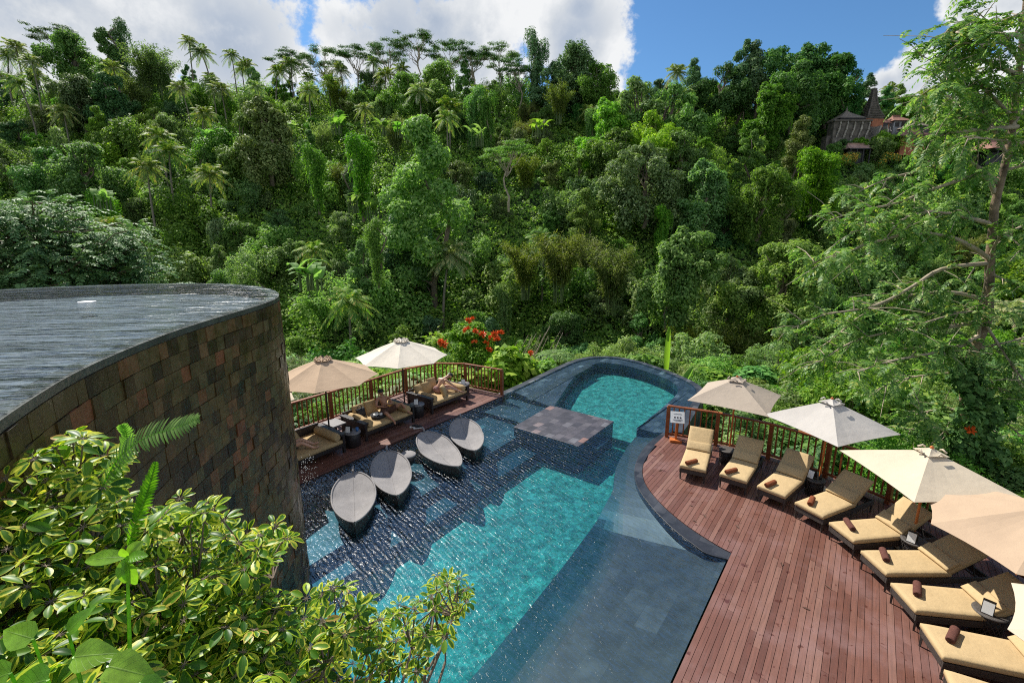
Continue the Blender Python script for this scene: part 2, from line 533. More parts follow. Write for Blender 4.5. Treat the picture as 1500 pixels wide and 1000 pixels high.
def water_mat(name, ripple, fk, tint, scale=5.0, stretch=(1.0, 2.2, 1.0), rotz=0.0, base=0.0, rough=0.07):
    m = D.materials.new(name); m.use_nodes = True
    t = NT(m.node_tree)
    tcn = t.n('ShaderNodeTexCoord')
    ro = t.n('ShaderNodeMapping'); ro.inputs['Rotation'].default_value = (0, 0, rotz)
    mp = t.n('ShaderNodeMapping'); mp.inputs['Scale'].default_value = stretch
    t.l(tcn.outputs['Object'], ro.inputs['Vector']); t.l(ro.outputs[0], mp.inputs['Vector'])
    a = t.n('ShaderNodeTexNoise', i_Scale=scale, i_Detail=3.0, i_Roughness=0.55, i_Distortion=0.6)
    b = t.n('ShaderNodeTexNoise', i_Scale=scale * 0.28, i_Detail=2.0)
    wv = t.n('ShaderNodeTexWave', i_Scale=scale * 0.16, i_Distortion=7.0, i_Detail=2.0)
    wv.inputs['Detail Scale'].default_value = 1.2
    for q in (a, b, wv): t.l(mp.outputs[0], q.inputs['Vector'])
    h = t.math('ADD', a.outputs['Fac'], t.math('MULTIPLY', b.outputs['Fac'], 1.5))
    h = t.math('ADD', h, t.math('MULTIPLY', wv.outputs['Fac'], 0.35))
    bp = t.n('ShaderNodeBump', i_Strength=1.0, i_Distance=ripple)
    t.l(h, bp.inputs['Height'])
    fr = t.n('ShaderNodeFresnel', i_IOR=1.333)
    t.l(bp.outputs[0], fr.inputs['Normal'])
    tr = t.n('ShaderNodeBsdfTransparent'); tr.inputs['Color'].default_value = tint + (1,)
    gl = t.n('ShaderNodeBsdfGlossy', i_Roughness=rough)
    t.l(bp.outputs[0], gl.inputs['Normal'])
    mx = t.n('ShaderNodeMixShader')
    t.l(t.math('ADD', t.math('MULTIPLY', fr.outputs[0], fk), base, clamp=True), mx.inputs[0])
    t.l(tr.outputs[0], mx.inputs[1]); t.l(gl.outputs[0], mx.inputs[2])
    out = t.n('ShaderNodeOutputMaterial'); t.l(mx.outputs[0], out.inputs['Surface'])
    return m


M['pale_floor'] = pmat('pale_floor', (0.11, 0.13, 0.15), 0.7, 0.2, 1.5)
M['pool_water'] = water_mat('pool_water', 0.0165, 0.20, (0.72, 0.88, 0.955), scale=9.5, stretch=(1.9, 0.75, 1.0), rotz=-UA + R(14))
M['upper_water'] = water_mat('upper_water', 0.044, 0.9, (0.80, 0.88, 0.93), scale=3.2, stretch=(0.55, 3.2, 1.0), rotz=R(-6), base=0.08, rough=0.10)

# deck boards
def deck_mat():
    m = D.materials.new('deck_wood'); m.use_nodes = True
    t = NT(m.node_tree)
    tcn = t.n('ShaderNodeTexCoord')
    g = t.n('ShaderNodeNewGeometry')
    mp = t.n('ShaderNodeMapping'); mp.inputs['Rotation'].default_value = (0, 0, -UA); mp.inputs['Scale'].default_value = (1.0, 16.0, 1.0)
    # mapping rotates after scaling in POINT mode, so rotate first with a second node
    r1 = t.n('ShaderNodeMapping'); r1.inputs['Rotation'].default_value = (0, 0, -UA)
    mp.inputs['Rotation'].default_value = (0, 0, 0)
    t.l(tcn.outputs['Object'], r1.inputs['Vector']); t.l(r1.outputs[0], mp.inputs['Vector'])
    grain = t.n('ShaderNodeTexNoise', i_Scale=2.2, i_Detail=6.0, i_Roughness=0.65)
    t.l(mp.outputs[0], grain.inputs['Vector'])
    c = t.ramp(g.outputs['Random Per Island'], [(0.0, (0.112, 0.045, 0.031)), (0.4, (0.150, 0.063, 0.044)), (0.75, (0.172, 0.078, 0.056)), (1.0, (0.21, 0.108, 0.080))])
    hs = t.n('ShaderNodeHueSaturation')
    t.l(c, hs.inputs['Color'])
    t.l(t.maprange(grain.outputs['Fac'], 0.3, 0.7, 0.78, 1.2), hs.inputs['Value'])
    blot = t.n('ShaderNodeTexNoise', i_Scale=0.9, i_Detail=5.0, i_Roughness=0.6)
    t.l(tcn.outputs['Object'], blot.inputs['Vector'])
    c1 = t.mix(t.maprange(blot.outputs['Fac'], 0.45, 0.75, 0.0, 0.55), hs.outputs[0], (0.27, 0.16, 0.15))
    wet = t.n('ShaderNodeTexNoise', i_Scale=5.5, i_Detail=4.0, i_Roughness=0.55)
    t.l(tcn.outputs['Object'], wet.inputs['Vector'])
    wetm = t.maprange(wet.outputs['Fac'], 0.635, 0.68)
    c2 = t.mix(t.math('MULTIPLY', wetm, 0.7), c1, (0.07, 0.02, 0.014))
    scr = t.n('ShaderNodeTexNoise', i_Scale=9.0, i_Detail=5.0, i_Roughness=0.7)
    t.l(mp.outputs[0], scr.inputs['Vector'])
    c3 = t.mix(t.maprange(scr.outputs['Fac'], 0.67, 0.76, 0.0, 0.6), c2, (0.5, 0.33, 0.25))
    p = t.n('ShaderNodeBsdfPrincipled')
    t.l(c3, p.inputs['Base Color'])
    t.l(t.math('SUBTRACT', t.maprange(grain.outputs['Fac'], 0.3, 0.7, 0.55, 0.38), t.math('MULTIPLY', wetm, 0.2)), p.inputs['Roughness'])
    b = t.n('ShaderNodeBump', i_Strength=0.3, i_Distance=0.006)
    t.l(grain.outputs['Fac'], b.inputs['Height']); t.l(b.outputs[0], p.inputs['Normal'])
    out = t.n('ShaderNodeOutputMaterial'); t.l(p.outputs[0], out.inputs['Surface'])
    return m
M['deck'] = deck_mat()

# ------------------------------------------------------------------ outlines (u, v)
DECK_EDGE = [(14.22, -4.5), (13.46, -4.47), (12.56, -4.42), (11.8, -4.31), (11.2, -4.10), (10.72, -3.81), (10.3, -3.42), (9.93, -2.97), (9.63, -2.5), (9.42, -2.06), (9.28, -1.7), (9.22, -1.46)]
CURB_IN = [(14.2, -4.66), (13.4, -4.78), (12.5, -4.75), (11.57, -4.55), (10.9, -4.28), (10.4, -3.98), (9.95, -3.58), (9.51, -3.1), (9.13, -2.6), (8.89, -2.15), (8.78, -1.9), (8.9, -1.46)]
RIM = [(14.0, -11.0), (15.8, -11.04), (18.4, -11.17), (19.8, -11.2), (20.7, -11.12), (21.4, -10.85), (21.85, -10.4), (22.06, -9.9), (22.06, -9.3), (21.9, -8.6), (21.5, -7.73), (21.05, -6.9), (20.58, -6.19), (20.1, -5.6), (19.5, -5.15), (18.63, -4.87), (17.59, -4.75), (16.6, -4.62), (15.45, -4.5), (14.6, -4.44)]
INNER = [(-3, -8.3), (4.2, -8.3), (10.2, -8.45), (14.15, -8.75), (18.5, -10.2), (20.5, -10.35), (21.1, -10.0), (21.25, -9.3), (21.05, -8.3), (20.55, -7.1), (19.8, -6.1), (18.6, -5.6), (16.5, -5.5), (15, -5.5), (13, -5.3), (11.5, -5.0), (10.4, -4.55)]


def poly_w(pts, du=0, dv=0):
    return [W(u + du, v + dv).to_2d() for u, v in pts]


def smooth_poly(pts, n=4):
    out = []
    for i in range(len(pts) - 1):
        p0, p1, p2, p3 = pts[max(i - 1, 0)], pts[i], pts[i + 1], pts[min(i + 2, len(pts) - 1)]
        for k in range(n):
            s = k / n
            out.append(tuple(0.5 * (2 * p1[a] + (p2[a] - p0[a]) * s + (2 * p0[a] - 5 * p1[a] + 4 * p2[a] - p3[a]) * s * s + (3 * p1[a] - p0[a] - 3 * p2[a] + p3[a]) * s ** 3) for a in range(len(p1))))
    out.append(tuple(pts[-1]))
    return out


RIM_S = smooth_poly(RIM, 4)
EDGE_S = smooth_poly(DECK_EDGE, 4)
CURB_S = [(a[0] * 0.72 + b[0] * 0.28, a[1] * 0.72 + b[1] * 0.28) for a, b in zip(smooth_poly(CURB_IN, 4), smooth_poly(DECK_EDGE, 4))]
INNER_S = smooth_poly(INNER[3:], 4)

# pool floor, ledges, rim -- the stone shell
m = MB(); m.prism(poly_w([(-3, -10.8), (19.5, -10.9), (21.4, -10.4), (21.7, -9.0), (20.6, -6.8), (19.2, -5.6), (14.2, -4.8), (9.2, -1.6), (-3, -1.6)]), -1.7, -0.96); m.build('pool_floor', M['green_stone'], kind='structure')
m = MB()
outer = [(-3, -10.9)] + RIM_S + [(14.22, -4.5)] 
m.prism(poly_w(outer + list(reversed(INNER_S)) + [(4.2, -8.3), (-3, -8.3)]), -1.318, -0.36)
m.build('pool_ledge', M['slate'], kind='structure')
m = MB(); m.prism(poly_w(RIM_S[2:] + [(14.25, -4.9), (14.25, -5.52)] + list(reversed(INNER_S))[10:]), -0.6, -0.105)
m.build('pool_shelf', M['slate'], kind='structure')
m = MB()
st_ = [(14.3, -10.1), (18.2, -10.42), (20.1, -10.52)]
for (a, b), (c, d) in zip(st_, st_[1:]): m.prism(poly_w([(a, b), (c, d), (c, d + 0.3), (a, b + 0.3)]), -0.2, -0.085)
m.build('pale_step', M['terrace_slate'], kind='structure')
m = MB(); m.prism(poly_w([(14.2, -10.0), (18.5, -10.25), (20.7, -10.4), (21.3, -9.5), (20.8, -7.2), (19.5, -5.7), (14.2, -5.4)]), -1.318, -0.66); m.build('far_floor', M['green_stone'], kind='structure')
m = MB(); m.prism(poly_w([(12.5, -10.9), (12.5, -8.9), (14.24, -8.95), (14.24, -10.9)]), -0.7, -0.22); m.build('middle_step', M['slate'], kind='structure')
m = MB(); m.prism(poly_w([(-3, -8.32), (11.6, -8.62), (11.71, -8.5), (11.71, -7.72), (6.0, -7.72), (-3, -7.8)]), -1.317, -0.62); m.build('shade_bench', M['shaded_slate'], kind='structure')  # added dark ledge, standing in for shaded pool wall and floor
# gently sloping terrace on the deck side
m = MB()
EL = [(-3.0, -4.0), (2.0, -4.06), (5.0, -4.12), (7.5, -4.28), (10.4, -4.55), (11.5, -5.0), (13.0, -5.3), (13.9, -5.4)]
er = sorted([(u, v - 0.05) for u, v in EDGE_S]); er = [(-3.0, -1.5), (9.18, -1.5)] + [q for q in er if q[0] > 9.25]
vs, fs = [], []
NU, NV = 60, 12
for i in range(NU + 1):
    u = -3.0 + 16.9 * i / NU
    vl = float(np.interp(u, [q[0] for q in EL], [q[1] for q in EL])); vr = float(np.interp(u, [q[0] for q in er], [q[1] for q in er]))
    for k in range(NV + 1):
        v = vl + (vr - vl) * k / NV
        vs.append(W(u, v, -0.07 - 0.46 * min(1.0, max(0, vr - v) / 2.6) ** 0.8))
for i in range(NU):
    for k in range(NV):
        a = i * (NV + 1) + k; fs.append((a, a + NV + 1, a + NV + 2, a + 1))
for i in range(NU + 1): vs.append((vs[i * (NV + 1)][0], vs[i * (NV + 1)][1], -1.319))
lo = (NU + 1) * (NV + 1)
for i in range(NU): fs.append((lo + i, lo + i + 1, (i + 1) * (NV + 1), i * (NV + 1)))
m.add(vs, fs); m.build('pool_terrace', M['terrace_slate'], kind='structure')
# rim of the far basin: thin stone lip just under the water, wall below it
m = MB()
rim_in = []
for i, (u, v) in enumerate(RIM_S):
    a, b = RIM_S[max(i - 1, 0)], RIM_S[min(i + 1, len(RIM_S) - 1)]
    t_ = Vector((b[0] - a[0], b[1] - a[1])).normalized()
    rim_in.append((u + t_.y * 0.3, v - t_.x * 0.3))
rim_out = [(u - (b[1] - u2[1]) * 0, v) for (u, v), u2, b in zip(RIM_S, RIM_S, RIM_S)]
for i in range(len(RIM_S) - 1):
    q = [RIM_S[i], RIM_S[i + 1], rim_in[i + 1], rim_in[i]]
    m.prism([W(a, b).to_2d() for a, b in q], -3.4, -0.045 if False else -0.05)
m.build('pool_rim', M['slate'], kind='structure')
# curb between deck and water
m = MB(); m.prism(poly_w(list(reversed(EDGE_S)) + CURB_S), -0.6, -0.012); m.build('pool_curb', M['curb_slate'], bevel=0.006, kind='structure')
# raised stone block in the water
m = MB(); m.prism(poly_w([(11.72, -8.75), (11.72, -6.32), (14.13, -6.32), (14.13, -8.85)]), -1.319, -0.10); m.build('platform_body', M['shaded_slate'], kind='structure')  # sides darker than the top, their shade put into the slate
m = MB(); m.prism(poly_w([(11.7, -8.75), (11.7, -6.3), (14.15, -6.3), (14.15, -8.85)]), -0.099, -0.021); m.build('submerged_platform', M['slab_slate'], bevel=0.01, kind='structure')
# low stone footing beside the platform, lower than the surface
m = MB(); m.prism(poly_w([(12.4, -6.298), (12.4, -6.02), (13.3, -6.02), (13.3, -6.298)]), -0.34, -0.30); m.build('pool_step', M['slate'], kind='structure')
# the water
m = MB(); m.prism(poly_w([(-3, -10.88)] + RIM_S + [(14.22, -4.5)] + [(u + 0.0, v - 0.03) for u, v in EDGE_S] + [(9.2, -1.49), (-3, -1.49)]), -1.6, -0.03)
m.build('water', M['pool_water'], kind='structure')
# the body of the water takes red out of the light with depth: thin clear layers, each a little blue-green
def clear_layer():
    q = D.materials.new('water_layer'); q.use_nodes = True
    t = NT(q.node_tree)
    tr = t.n('ShaderNodeBsdfTransparent'); tr.inputs['Color'].default_value = (0.80, 0.935, 0.955, 1)
    out = t.n('ShaderNodeOutputMaterial'); t.l(tr.outputs[0], out.inputs['Surface'])
    return q
M['water_layer'] = clear_layer()
LAY = [(-3, -10.7)] + [(u, v) for u, v in rim_in[:-2]] + [(13.0, -5.2), (10.5, -4.3), (7.5, -3.6), (-3, -3.0)]
for zl in (-0.15, -0.3, -0.45, -0.6, -0.75):
    m = MB(); pw = poly_w(LAY); m.add([(p[0], p[1], zl) for p in pw], [tuple(range(len(pw)))])
    m.build('water_depth', M['water_layer'], kind='structure')


# ------------------------------------------------------------------ decks
def crossings(poly, v):
    xs = []
    for (a, b) in zip(poly, poly[1:] + poly[:1]):
        if (a[1] - v) * (b[1] - v) < 0:
            xs.append(a[0] + (b[0] - a[0]) * (v - a[1]) / (b[1] - a[1]))
    return sorted(xs)


def planks(name, poly, pitch, gap, rng, mat):
    mb = MB()
    v = min(p[1] for p in poly) + 1e-3
    vmax = max(p[1] for p in poly)
    while v < vmax:
        v0, v1 = v, min(v + pitch - gap, vmax - 1e-3)
        c0, c1, cm = crossings(poly, v0), crossings(poly, v1), crossings(poly, (v0 + v1) / 2)
        if len(c0) != len(cm): c0 = cm
        if len(c1) != len(cm): c1 = cm
        for k in range(0, len(cm) - 1, 2):
            a0, b0, a1, b1 = c0[k], c0[k + 1], c1[k], c1[k + 1]
            if abs(a0 - a1) > 1.0: a0 = a1 = cm[k]
            if abs(b0 - b1) > 1.0: b0 = b1 = cm[k + 1]
            s = [0.0]
            L = max(0.01, (b0 + b1 - a0 - a1) / 2)
            x = rng.uniform(0.6, 2.6)
            while x < L - 0.3: s.append(x / L); x += rng.uniform(1.9, 3.1)
            s.append(1.0)
            for p, q in zip(s, s[1:]):
                e = 0.0015 / L
                p2, q2 = (p + e if p > 0 else p), (q - e if q < 1 else q)
                cs = [W(a0 + (b0 - a0) * p2, v0), W(a0 + (b0 - a0) * q2, v0), W(a1 + (b1 - a1) * q2, v1), W(a1 + (b1 - a1) * p2, v1)]
                dz = rng.uniform(-0.0012, 0.0012)
                vs = [(c.x, c.y, -0.03) for c in cs] + [(c.x, c.y, dz) for c in cs]
                mb.add(vs, [(3, 2, 1, 0), (4, 5, 6, 7), (0, 1, 5, 4), (1, 2, 6, 5), (2, 3, 7, 6), (3, 0, 4, 7)])
        v += pitch
    return mb.build(name, mat, kind='structure')


RC, RR = Vector((2.75, 7.5)), 6.62           # centre and radius of the curved railing


def to_uv(p):
    return (p[0] * UX + p[1] * UY, p[0] * UY - p[1] * UX)


arc = []
a0 = math.atan2(14.05 - RC.y, 4.95 - RC.x)
for k in range(41):
    a = a0 + (R(-62) - a0) * k / 40
    arc.append(to_uv((RC.x + (RR + 0.14) * math.cos(a), RC.y + (RR + 0.14) * math.sin(a))))
RIGHT_DECK = [(u + 0.004, v + 0.006) for u, v in EDGE_S] + [(-2.2, -1.455), (-2.2, arc[-1][1])] + list(reversed(arc))
planks('pool_deck', RIGHT_DECK, 0.098, 0.007, random.Random(5), M['deck'])
m = MB(); m.prism(poly_w([(u, v) for u, v in RIGHT_DECK]), -0.42, -0.036); m.build('deck_frame', M['dark_wood'], kind='structure')
LEFT_DECK = [(4.0, -10.91), (13.98, -10.91), (13.85, -12.85), (13.2, -14.02), (11.8, -14.28), (4.0, -14.15)]
planks('sun_deck', LEFT_DECK, 0.098, 0.007, random.Random(6), M['deck'])
m = MB(); m.prism(poly_w(LEFT_DECK), -0.9, -0.036); m.build('sun_deck_frame', M['dark_wood'], kind='structure')


# ------------------------------------------------------------------ railings
def railing(label, pts, skip=()):
    root = thing('wooden_railing', label, 'railing', (pts[0][0], pts[0][1], 0))
    o = Vector((pts[0][0], pts[0][1], 0))
    P = [Vector((p[0], p[1], 0)) - o for p in pts]
    pm = MB(); pm.box((0, 0, 0.5), (0.105, 0.105, 1.0)); pme = pm.build('post', M['rail_wood'], root, bevel=0.006)
    bm_ = MB(); bm_.box((0, 0, 0.565), (0.034, 0.034, 0.83)); bal = bm_.build('baluster', M['rail_wood'], root)
    first_p, first_b = True, True
    for i, p in enumerate(P):
        d = (P[min(i + 1, len(P) - 1)] - P[max(i - 1, 0)])
        rz = math.atan2(d.y, d.x)
        q = pme if first_p else copy_tree(pme, root)
        first_p = False
        q.location = p; q.rotation_euler = (0, 0, rz)
    tr, br = MB(), MB()
    for a, b in zip(P, P[1:]):
        d = b - a; L = d.length; rz = math.atan2(d.y, d.x); c = (a + b) / 2
        tr.box((c.x, c.y, 1.025), (L + 0.04, 0.11, 0.05), rz)
        br.box((c.x, c.y, 0.115), (L - 0.11, 0.06, 0.055), rz)
        n = max(2, round(L / 0.165))
        for k in range(1, n):
            q = bal if first_b else copy_tree(bal, root)
            first_b = False
            q.location = a + d * (k / n); q.rotation_euler = (0, 0, rz)
    tr.build('top_rail', M['rail_wood'], root, bevel=0.008)
    br.build('bottom_rail', M['rail_wood'], root, bevel=0.004)
    return root


rp = []
step = 1.42 / RR
a = a0
while a > R(-42):
    rp.append((RC.x + RR * math.cos(a), RC.y + RR * math.sin(a))); a -= step
railing('curved reddish wooden railing along the back of the sun lounger deck', rp)
lp = [W(u, v).to_2d() for u, v in [(13.93, -11.0), (13.72, -12.75), (13.05, -13.82), (11.72, -14.1), (10.02, -14.02), (8.35, -13.98), (6.68, -13.97), (5.0, -13.95)]]
railing('reddish wooden railing behind the daybeds, ending at the pool edge', lp)

# ------------------------------------------------------------------ upper pool with its tiled wall
UZ = 5.23
UP = [(-2.1, 0.9), (-2.32, 1.5), (-2.58, 2.04), (-2.79, 2.43), (-2.98, 2.82), (-3.15, 3.22), (-3.29, 3.67), (-3.41, 4.2), (-3.50, 4.75), (-3.555, 5.4), (-3.575, 6.1), (-3.60, 6.75), (-3.70, 7.35), (-3.93, 7.92), (-4.32, 8.5), (-4.86, 9.02), (-5.52, 9.42), (-6.3, 9.62), (-7.5, 9.5), (-8.51, 9.08), (-9.3, 8.45), (-9.9, 7.5), (-10.2, 6.2), (-10.2, 4), (-9.6, 1.5), (-8, 0.2), (-5.5, -0.4), (-3.0, -0.2), (-2.1, 0.9)]
UPS = smooth_poly(UP, 5)[:-1]
cxy = Vector((-6.2, 5.0))


def inset(poly, d):
    out = []
    n = len(poly)
    for i in range(n):
        a, b = Vector(poly[i - 1]), Vector(poly[(i + 1) % n])
        t_ = (b - a).normalized()
        out.append((poly[i][0] - t_.y * d, poly[i][1] + t_.x * d))
    return out


area = sum(UPS[i - 1][0] * UPS[i][1] - UPS[i][0] * UPS[i - 1][1] for i in range(len(UPS)))
sg = 1 if area > 0 else -1
ins = lambda d: inset(UPS, d * sg)
basin = thing('upper_pool', 'raised infinity pool with a curved wall of brown and green stone tiles', 'infinity pool', (-6, 5, 0))
o_ = Vector((-6, 5, 0))
loc = lambda poly: [(p[0] + 6, p[1] - 5) for p in poly]
m = MB(); m.prism(loc(ins(0.03)), -2.0, UZ - 1.3); m.build('wall_core', M['dark_wood'], basin)
# lip
m = MB()
o1, i1 = loc(ins(0.0)), loc(ins(0.16))
n = len(o1)
for i in range(n):
    j = (i + 1) % n
    m.prism([o1[i], o1[j], i1[j], i1[i]], UZ - 0.075, UZ - 0.012)
M['lip_stone'] = pmat('lip_stone', (0.085, 0.09, 0.08), 0.3, 0.35, 3, 0.3, 20)
m.build('lip', M['lip_stone'], basin)
m = MB(); m.prism(loc(ins(0.14)), UZ - 1.2, UZ - 0.20); m.build('floor', M['pale_floor'], basin)
m = MB(); pw = loc(ins(0.012)); m.add([(p[0], p[1], UZ) for p in pw], [tuple(range(len(pw)))]); wtop = m.build('water', M['upper_water'], basin)


def tile_mat():
    m = D.materials.new('wall_tile'); m.use_nodes = True
    t = NT(m.node_tree)
    g = t.n('ShaderNodeNewGeometry')
    tcn = t.n('ShaderNodeTexCoord')
    c = t.ramp(g.outputs['Random Per Island'], [(0.0, (0.030, 0.019, 0.009)), (0.2, (0.068, 0.041, 0.016)), (0.4, (0.099, 0.065, 0.023)), (0.58, (0.123, 0.084, 0.029)), (0.72, (0.144, 0.077, 0.029)), (0.84, (0.099, 0.082, 0.033)), (0.93, (0.171, 0.084, 0.033)), (1.0, (0.232, 0.079, 0.033))])
    nzn = t.n('ShaderNodeTexNoise', i_Scale=5.0, i_Detail=7.0, i_Roughness=0.7)
    t.l(tcn.outputs['Object'], nzn.inputs['Vector'])
    hs = t.n('ShaderNodeHueSaturation'); t.l(c, hs.inputs['Color'])
    t.l(t.maprange(nzn.outputs['Fac'], 0.3, 0.7, 0.6, 1.4), hs.inputs['Value'])
    p = t.n('ShaderNodeBsdfPrincipled'); t.l(hs.outputs[0], p.inputs['Base Color'])
    t.l(t.maprange(nzn.outputs['Fac'], 0.35, 0.65, 0.25, 0.55), p.inputs['Roughness'])
    b = t.n('ShaderNodeBump', i_Strength=0.5, i_Distance=0.015); t.l(nzn.outputs['Fac'], b.inputs['Height']); t.l(b.outputs[0], p.inputs['Normal'])
    out = t.n('ShaderNodeOutputMaterial'); t.l(p.outputs[0], out.inputs['Surface'])
    return m
M['wall_tile'] = tile_mat()
rng = random.Random(11)
m = MB()
pl = [Vector(p) for p in loc(UPS)]
seg = [0.0]
for i in range(len(pl)): seg.append(seg[-1] + (pl[(i + 1) % len(pl)] - pl[i]).length)
TOT = seg[-1]


def on_curve(s):
    s %= TOT
    k = 0
    import bisect
    k = max(0, min(len(pl) - 1, bisect.bisect_right(seg, s) - 1))
    a, b = pl[k], pl[(k + 1) % len(pl)]
    f = (s - seg[k]) / max(1e-6, seg[k + 1] - seg[k])
    t_ = (b - a).normalized()
    return a + (b - a) * f, Vector((t_.y * sg, -t_.x * sg))


zt = UZ - 0.08
while zt > -0.8:
    h = 0.168
    s = rng.uniform(0, 0.2)
    end = s + TOT - 0.05
    while s < end:
        wd = min(rng.choice((0.14, 0.16, 0.165, 0.17, 0.175, 0.19)), end - s)
        if wd < 0.05: break
        (p0, n0), (p1, n1) = on_curve(s + 0.002), on_curve(s + wd - 0.002)
        pr = rng.choice((0.0, 0.001, 0.002, 0.003, 0.004, 0.004, 0.013))
        tl = rng.uniform(-0.002, 0.003)
        vs = []
        for z, e in ((zt - h + 0.004, pr + tl), (zt - 0.002, pr)):
            for p, nn, off in ((p0, n0, e), (p1, n1, e), (p1, n1, -0.04), (p0, n0, -0.04)):
                q = p + nn * off; vs.append((q.x, q.y, z))
        m.add(vs, [(3, 2, 1, 0), (4, 5, 6, 7), (0, 1, 5, 4), (1, 2, 6, 5), (3, 0, 4, 7)])
        s += wd
    zt -= h
m.build('tiled_wall', M['wall_tile'], basin)
fl = MB()
fp = ground_at(127, 442, UZ)
fl.lathe([(0.0, -0.01), (0.10, -0.01), (0.11, 0.003), (0.10, 0.007), (0.03, 0.010), (0.0, 0.010)], n=24)
disc = fl.build('floating_disc', M['white']); disc.location = (fp.x, fp.y, UZ - 0.002)
tag(disc, 'small white disc floating on the upper pool', 'disc')


# ------------------------------------------------------------------ parasols
def canopy_mesh(n, radius, z_apex, z_rim, a_off=0.0, scallop=0.05, sag=0.03, r0=0.10, nr=6, na=5):
    vs, fs = [], []
    per = n * na
    for i in range(nr + 1):
        s = i / nr
        r = r0 + (radius - r0) * s
        for k in range(per):
            p, f = k // na, (k % na) / na
            a1, a2 = a_off + 2 * math.pi * p / n, a_off + 2 * math.pi * (p + 1) / n
            c1, c2 = Vector((math.cos(a1), math.sin(a1), 0)), Vector((math.cos(a2), math.sin(a2), 0))
            q = (c1 * (1 - f) + c2 * f) * r
            bow = 4 * f * (1 - f)
            q *= 1 - scallop * bow * s
            z = z_apex + (z_rim - z_apex) * (s * 0.93 + 0.07 * s * s) - sag * bow * math.sin(math.pi * s) * 1.0
            vs.append((q.x, q.y, z))
    for i in range(nr):
        for k in range(per):
            a, b = i * per + k, i * per + (k + 1) % per
            fs.append((a, a + per, b + per, b))
    return vs, fs


def parasol(label, x, y, rim, apex, radius, n, aoff, canvas, pole_mat, base_mat, group=None, scallop=0.05):
    root = thing('parasol', label, 'parasol', (x, y, 0), 0, group)
    m = MB(); m.add(*canopy_mesh(n, radius, apex, rim, aoff, scallop))
    c = m.build('canopy', canvas, root)
    sd = c.modifiers.new('thick', 'SOLIDIFY'); sd.thickness = 0.006
    m = MB(); m.add(*canopy_mesh(n, 0.27, apex + 0.075, apex - 0.015, aoff, 0.08, 0.02, r0=0.03, nr=4), smooth=False)
    for k in range(n):
        a = aoff + 2 * math.pi * (k + 0.5) / n
        m.tube([(0.24 * math.cos(a - 0.3), 0.24 * math.sin(a - 0.3), apex + 0.005), (0.2 * math.cos(a), 0.2 * math.sin(a), apex + 0.05), (0.24 * math.cos(a + 0.3), 0.24 * math.sin(a + 0.3), apex + 0.005)], 0.018, 6)
    v = m.build('vent_cap', canvas, root)
    sd = v.modifiers.new('thick', 'SOLIDIFY'); sd.thickness = 0.005
    m = MB(); m.tube([(0, 0, 0.05), (0, 0, apex + 0.05)], 0.024, 12); m.lathe([(0.0, 0), (0.03, 0.01), (0.035, 0.04), (0.0, 0.07)], (0, 0, apex + 0.06), 10)
    m.lathe([(0.045, -0.04), (0.05, 0), (0.045, 0.04)], (0, 0, rim - 0.12), 10)
    m.build('pole', pole_mat, root)
    hub = rim - 0.12
    for k in range(n):
        a = aoff + 2 * math.pi * k / n
        m = MB()
        e = Vector((math.cos(a) * (radius - 0.02), math.sin(a) * (radius - 0.02), rim - 0.02))
        t_ = Vector((0, 0, apex - 0.03))
        m.tube([t_, t_.lerp(e, 0.5) - Vector((0, 0, 0.012)), e], 0.010, 6)
        m.tube([(math.cos(a) * 0.04, math.sin(a) * 0.04, hub), t_.lerp(e, 0.48) - Vector((0, 0, 0.015))], 0.009, 6)
        m.build('rib', pole_mat, root)
    m = MB(); m.box((0, 0, 0.035), (0.36, 0.36, 0.07)); m.lathe([(0.05, 0.07), (0.045, 0.2), (0.03, 0.22)], n=12)
    m.build('base', base_mat, root, bevel=0.008)
    return root


parasol('brownish tan octagonal parasol over the middle daybed of the left deck', -5.55, 13.36, 2.09, 2.63, 1.54, 8, R(12), M['canvas_tan'], M['steel_dark'], M['dark_wood'], scallop=0.03)
parasol('cream octagonal parasol over the farthest daybed', -3.80, 15.76, 2.09, 2.65, 1.56, 8, R(8), M['canvas_cream'], M['steel_dark'], M['dark_wood'], scallop=0.03)
parasol('parasol mostly hidden by the tiled pool wall, only a beige corner showing', -7.14, 11.4, 2.05, 2.60, 1.54, 8, R(4), M['canvas_sand'], M['steel_dark'], M['dark_wood'], scallop=0.03)
parasol('square taupe parasol standing by the white notice board end of the railing', 6.24, 12.50, 1.74, 2.27, 1.42, 4, R(8), M['canvas_taupe'], M['orange_wood'], M['stone_cream'], scallop=0.04)
parasol('square off-white parasol, the second along the curved railing', 7.63, 10.64, 1.74, 2.30, 1.40, 4, R(-26), M['canvas_white'], M['orange_wood'], M['stone_cream'], scallop=0.04)
parasol('square cream parasol whose shade falls on the middle sun loungers', 7.97, 8.27, 1.70, 2.17, 1.42, 4, R(-2 - 45 + 0), M['canvas_sand'], M['orange_wood'], M['stone_cream'], scallop=0.04)
parasol('warm tan octagonal parasol at the right edge with folds in its canvas', 8.22, 6.38, 1.66, 2.16, 1.52, 8, R(-14), M['canvas_tan'], M['orange_wood'], M['stone_cream'], scallop=0.04)
parasol('cream parasol at the bottom right corner, mostly outside the picture', 7.35, 4.15, 1.55, 2.05, 1.5, 8, R(20), M['canvas_sand'], M['orange_wood'], M['stone_cream'], scallop=0.04)


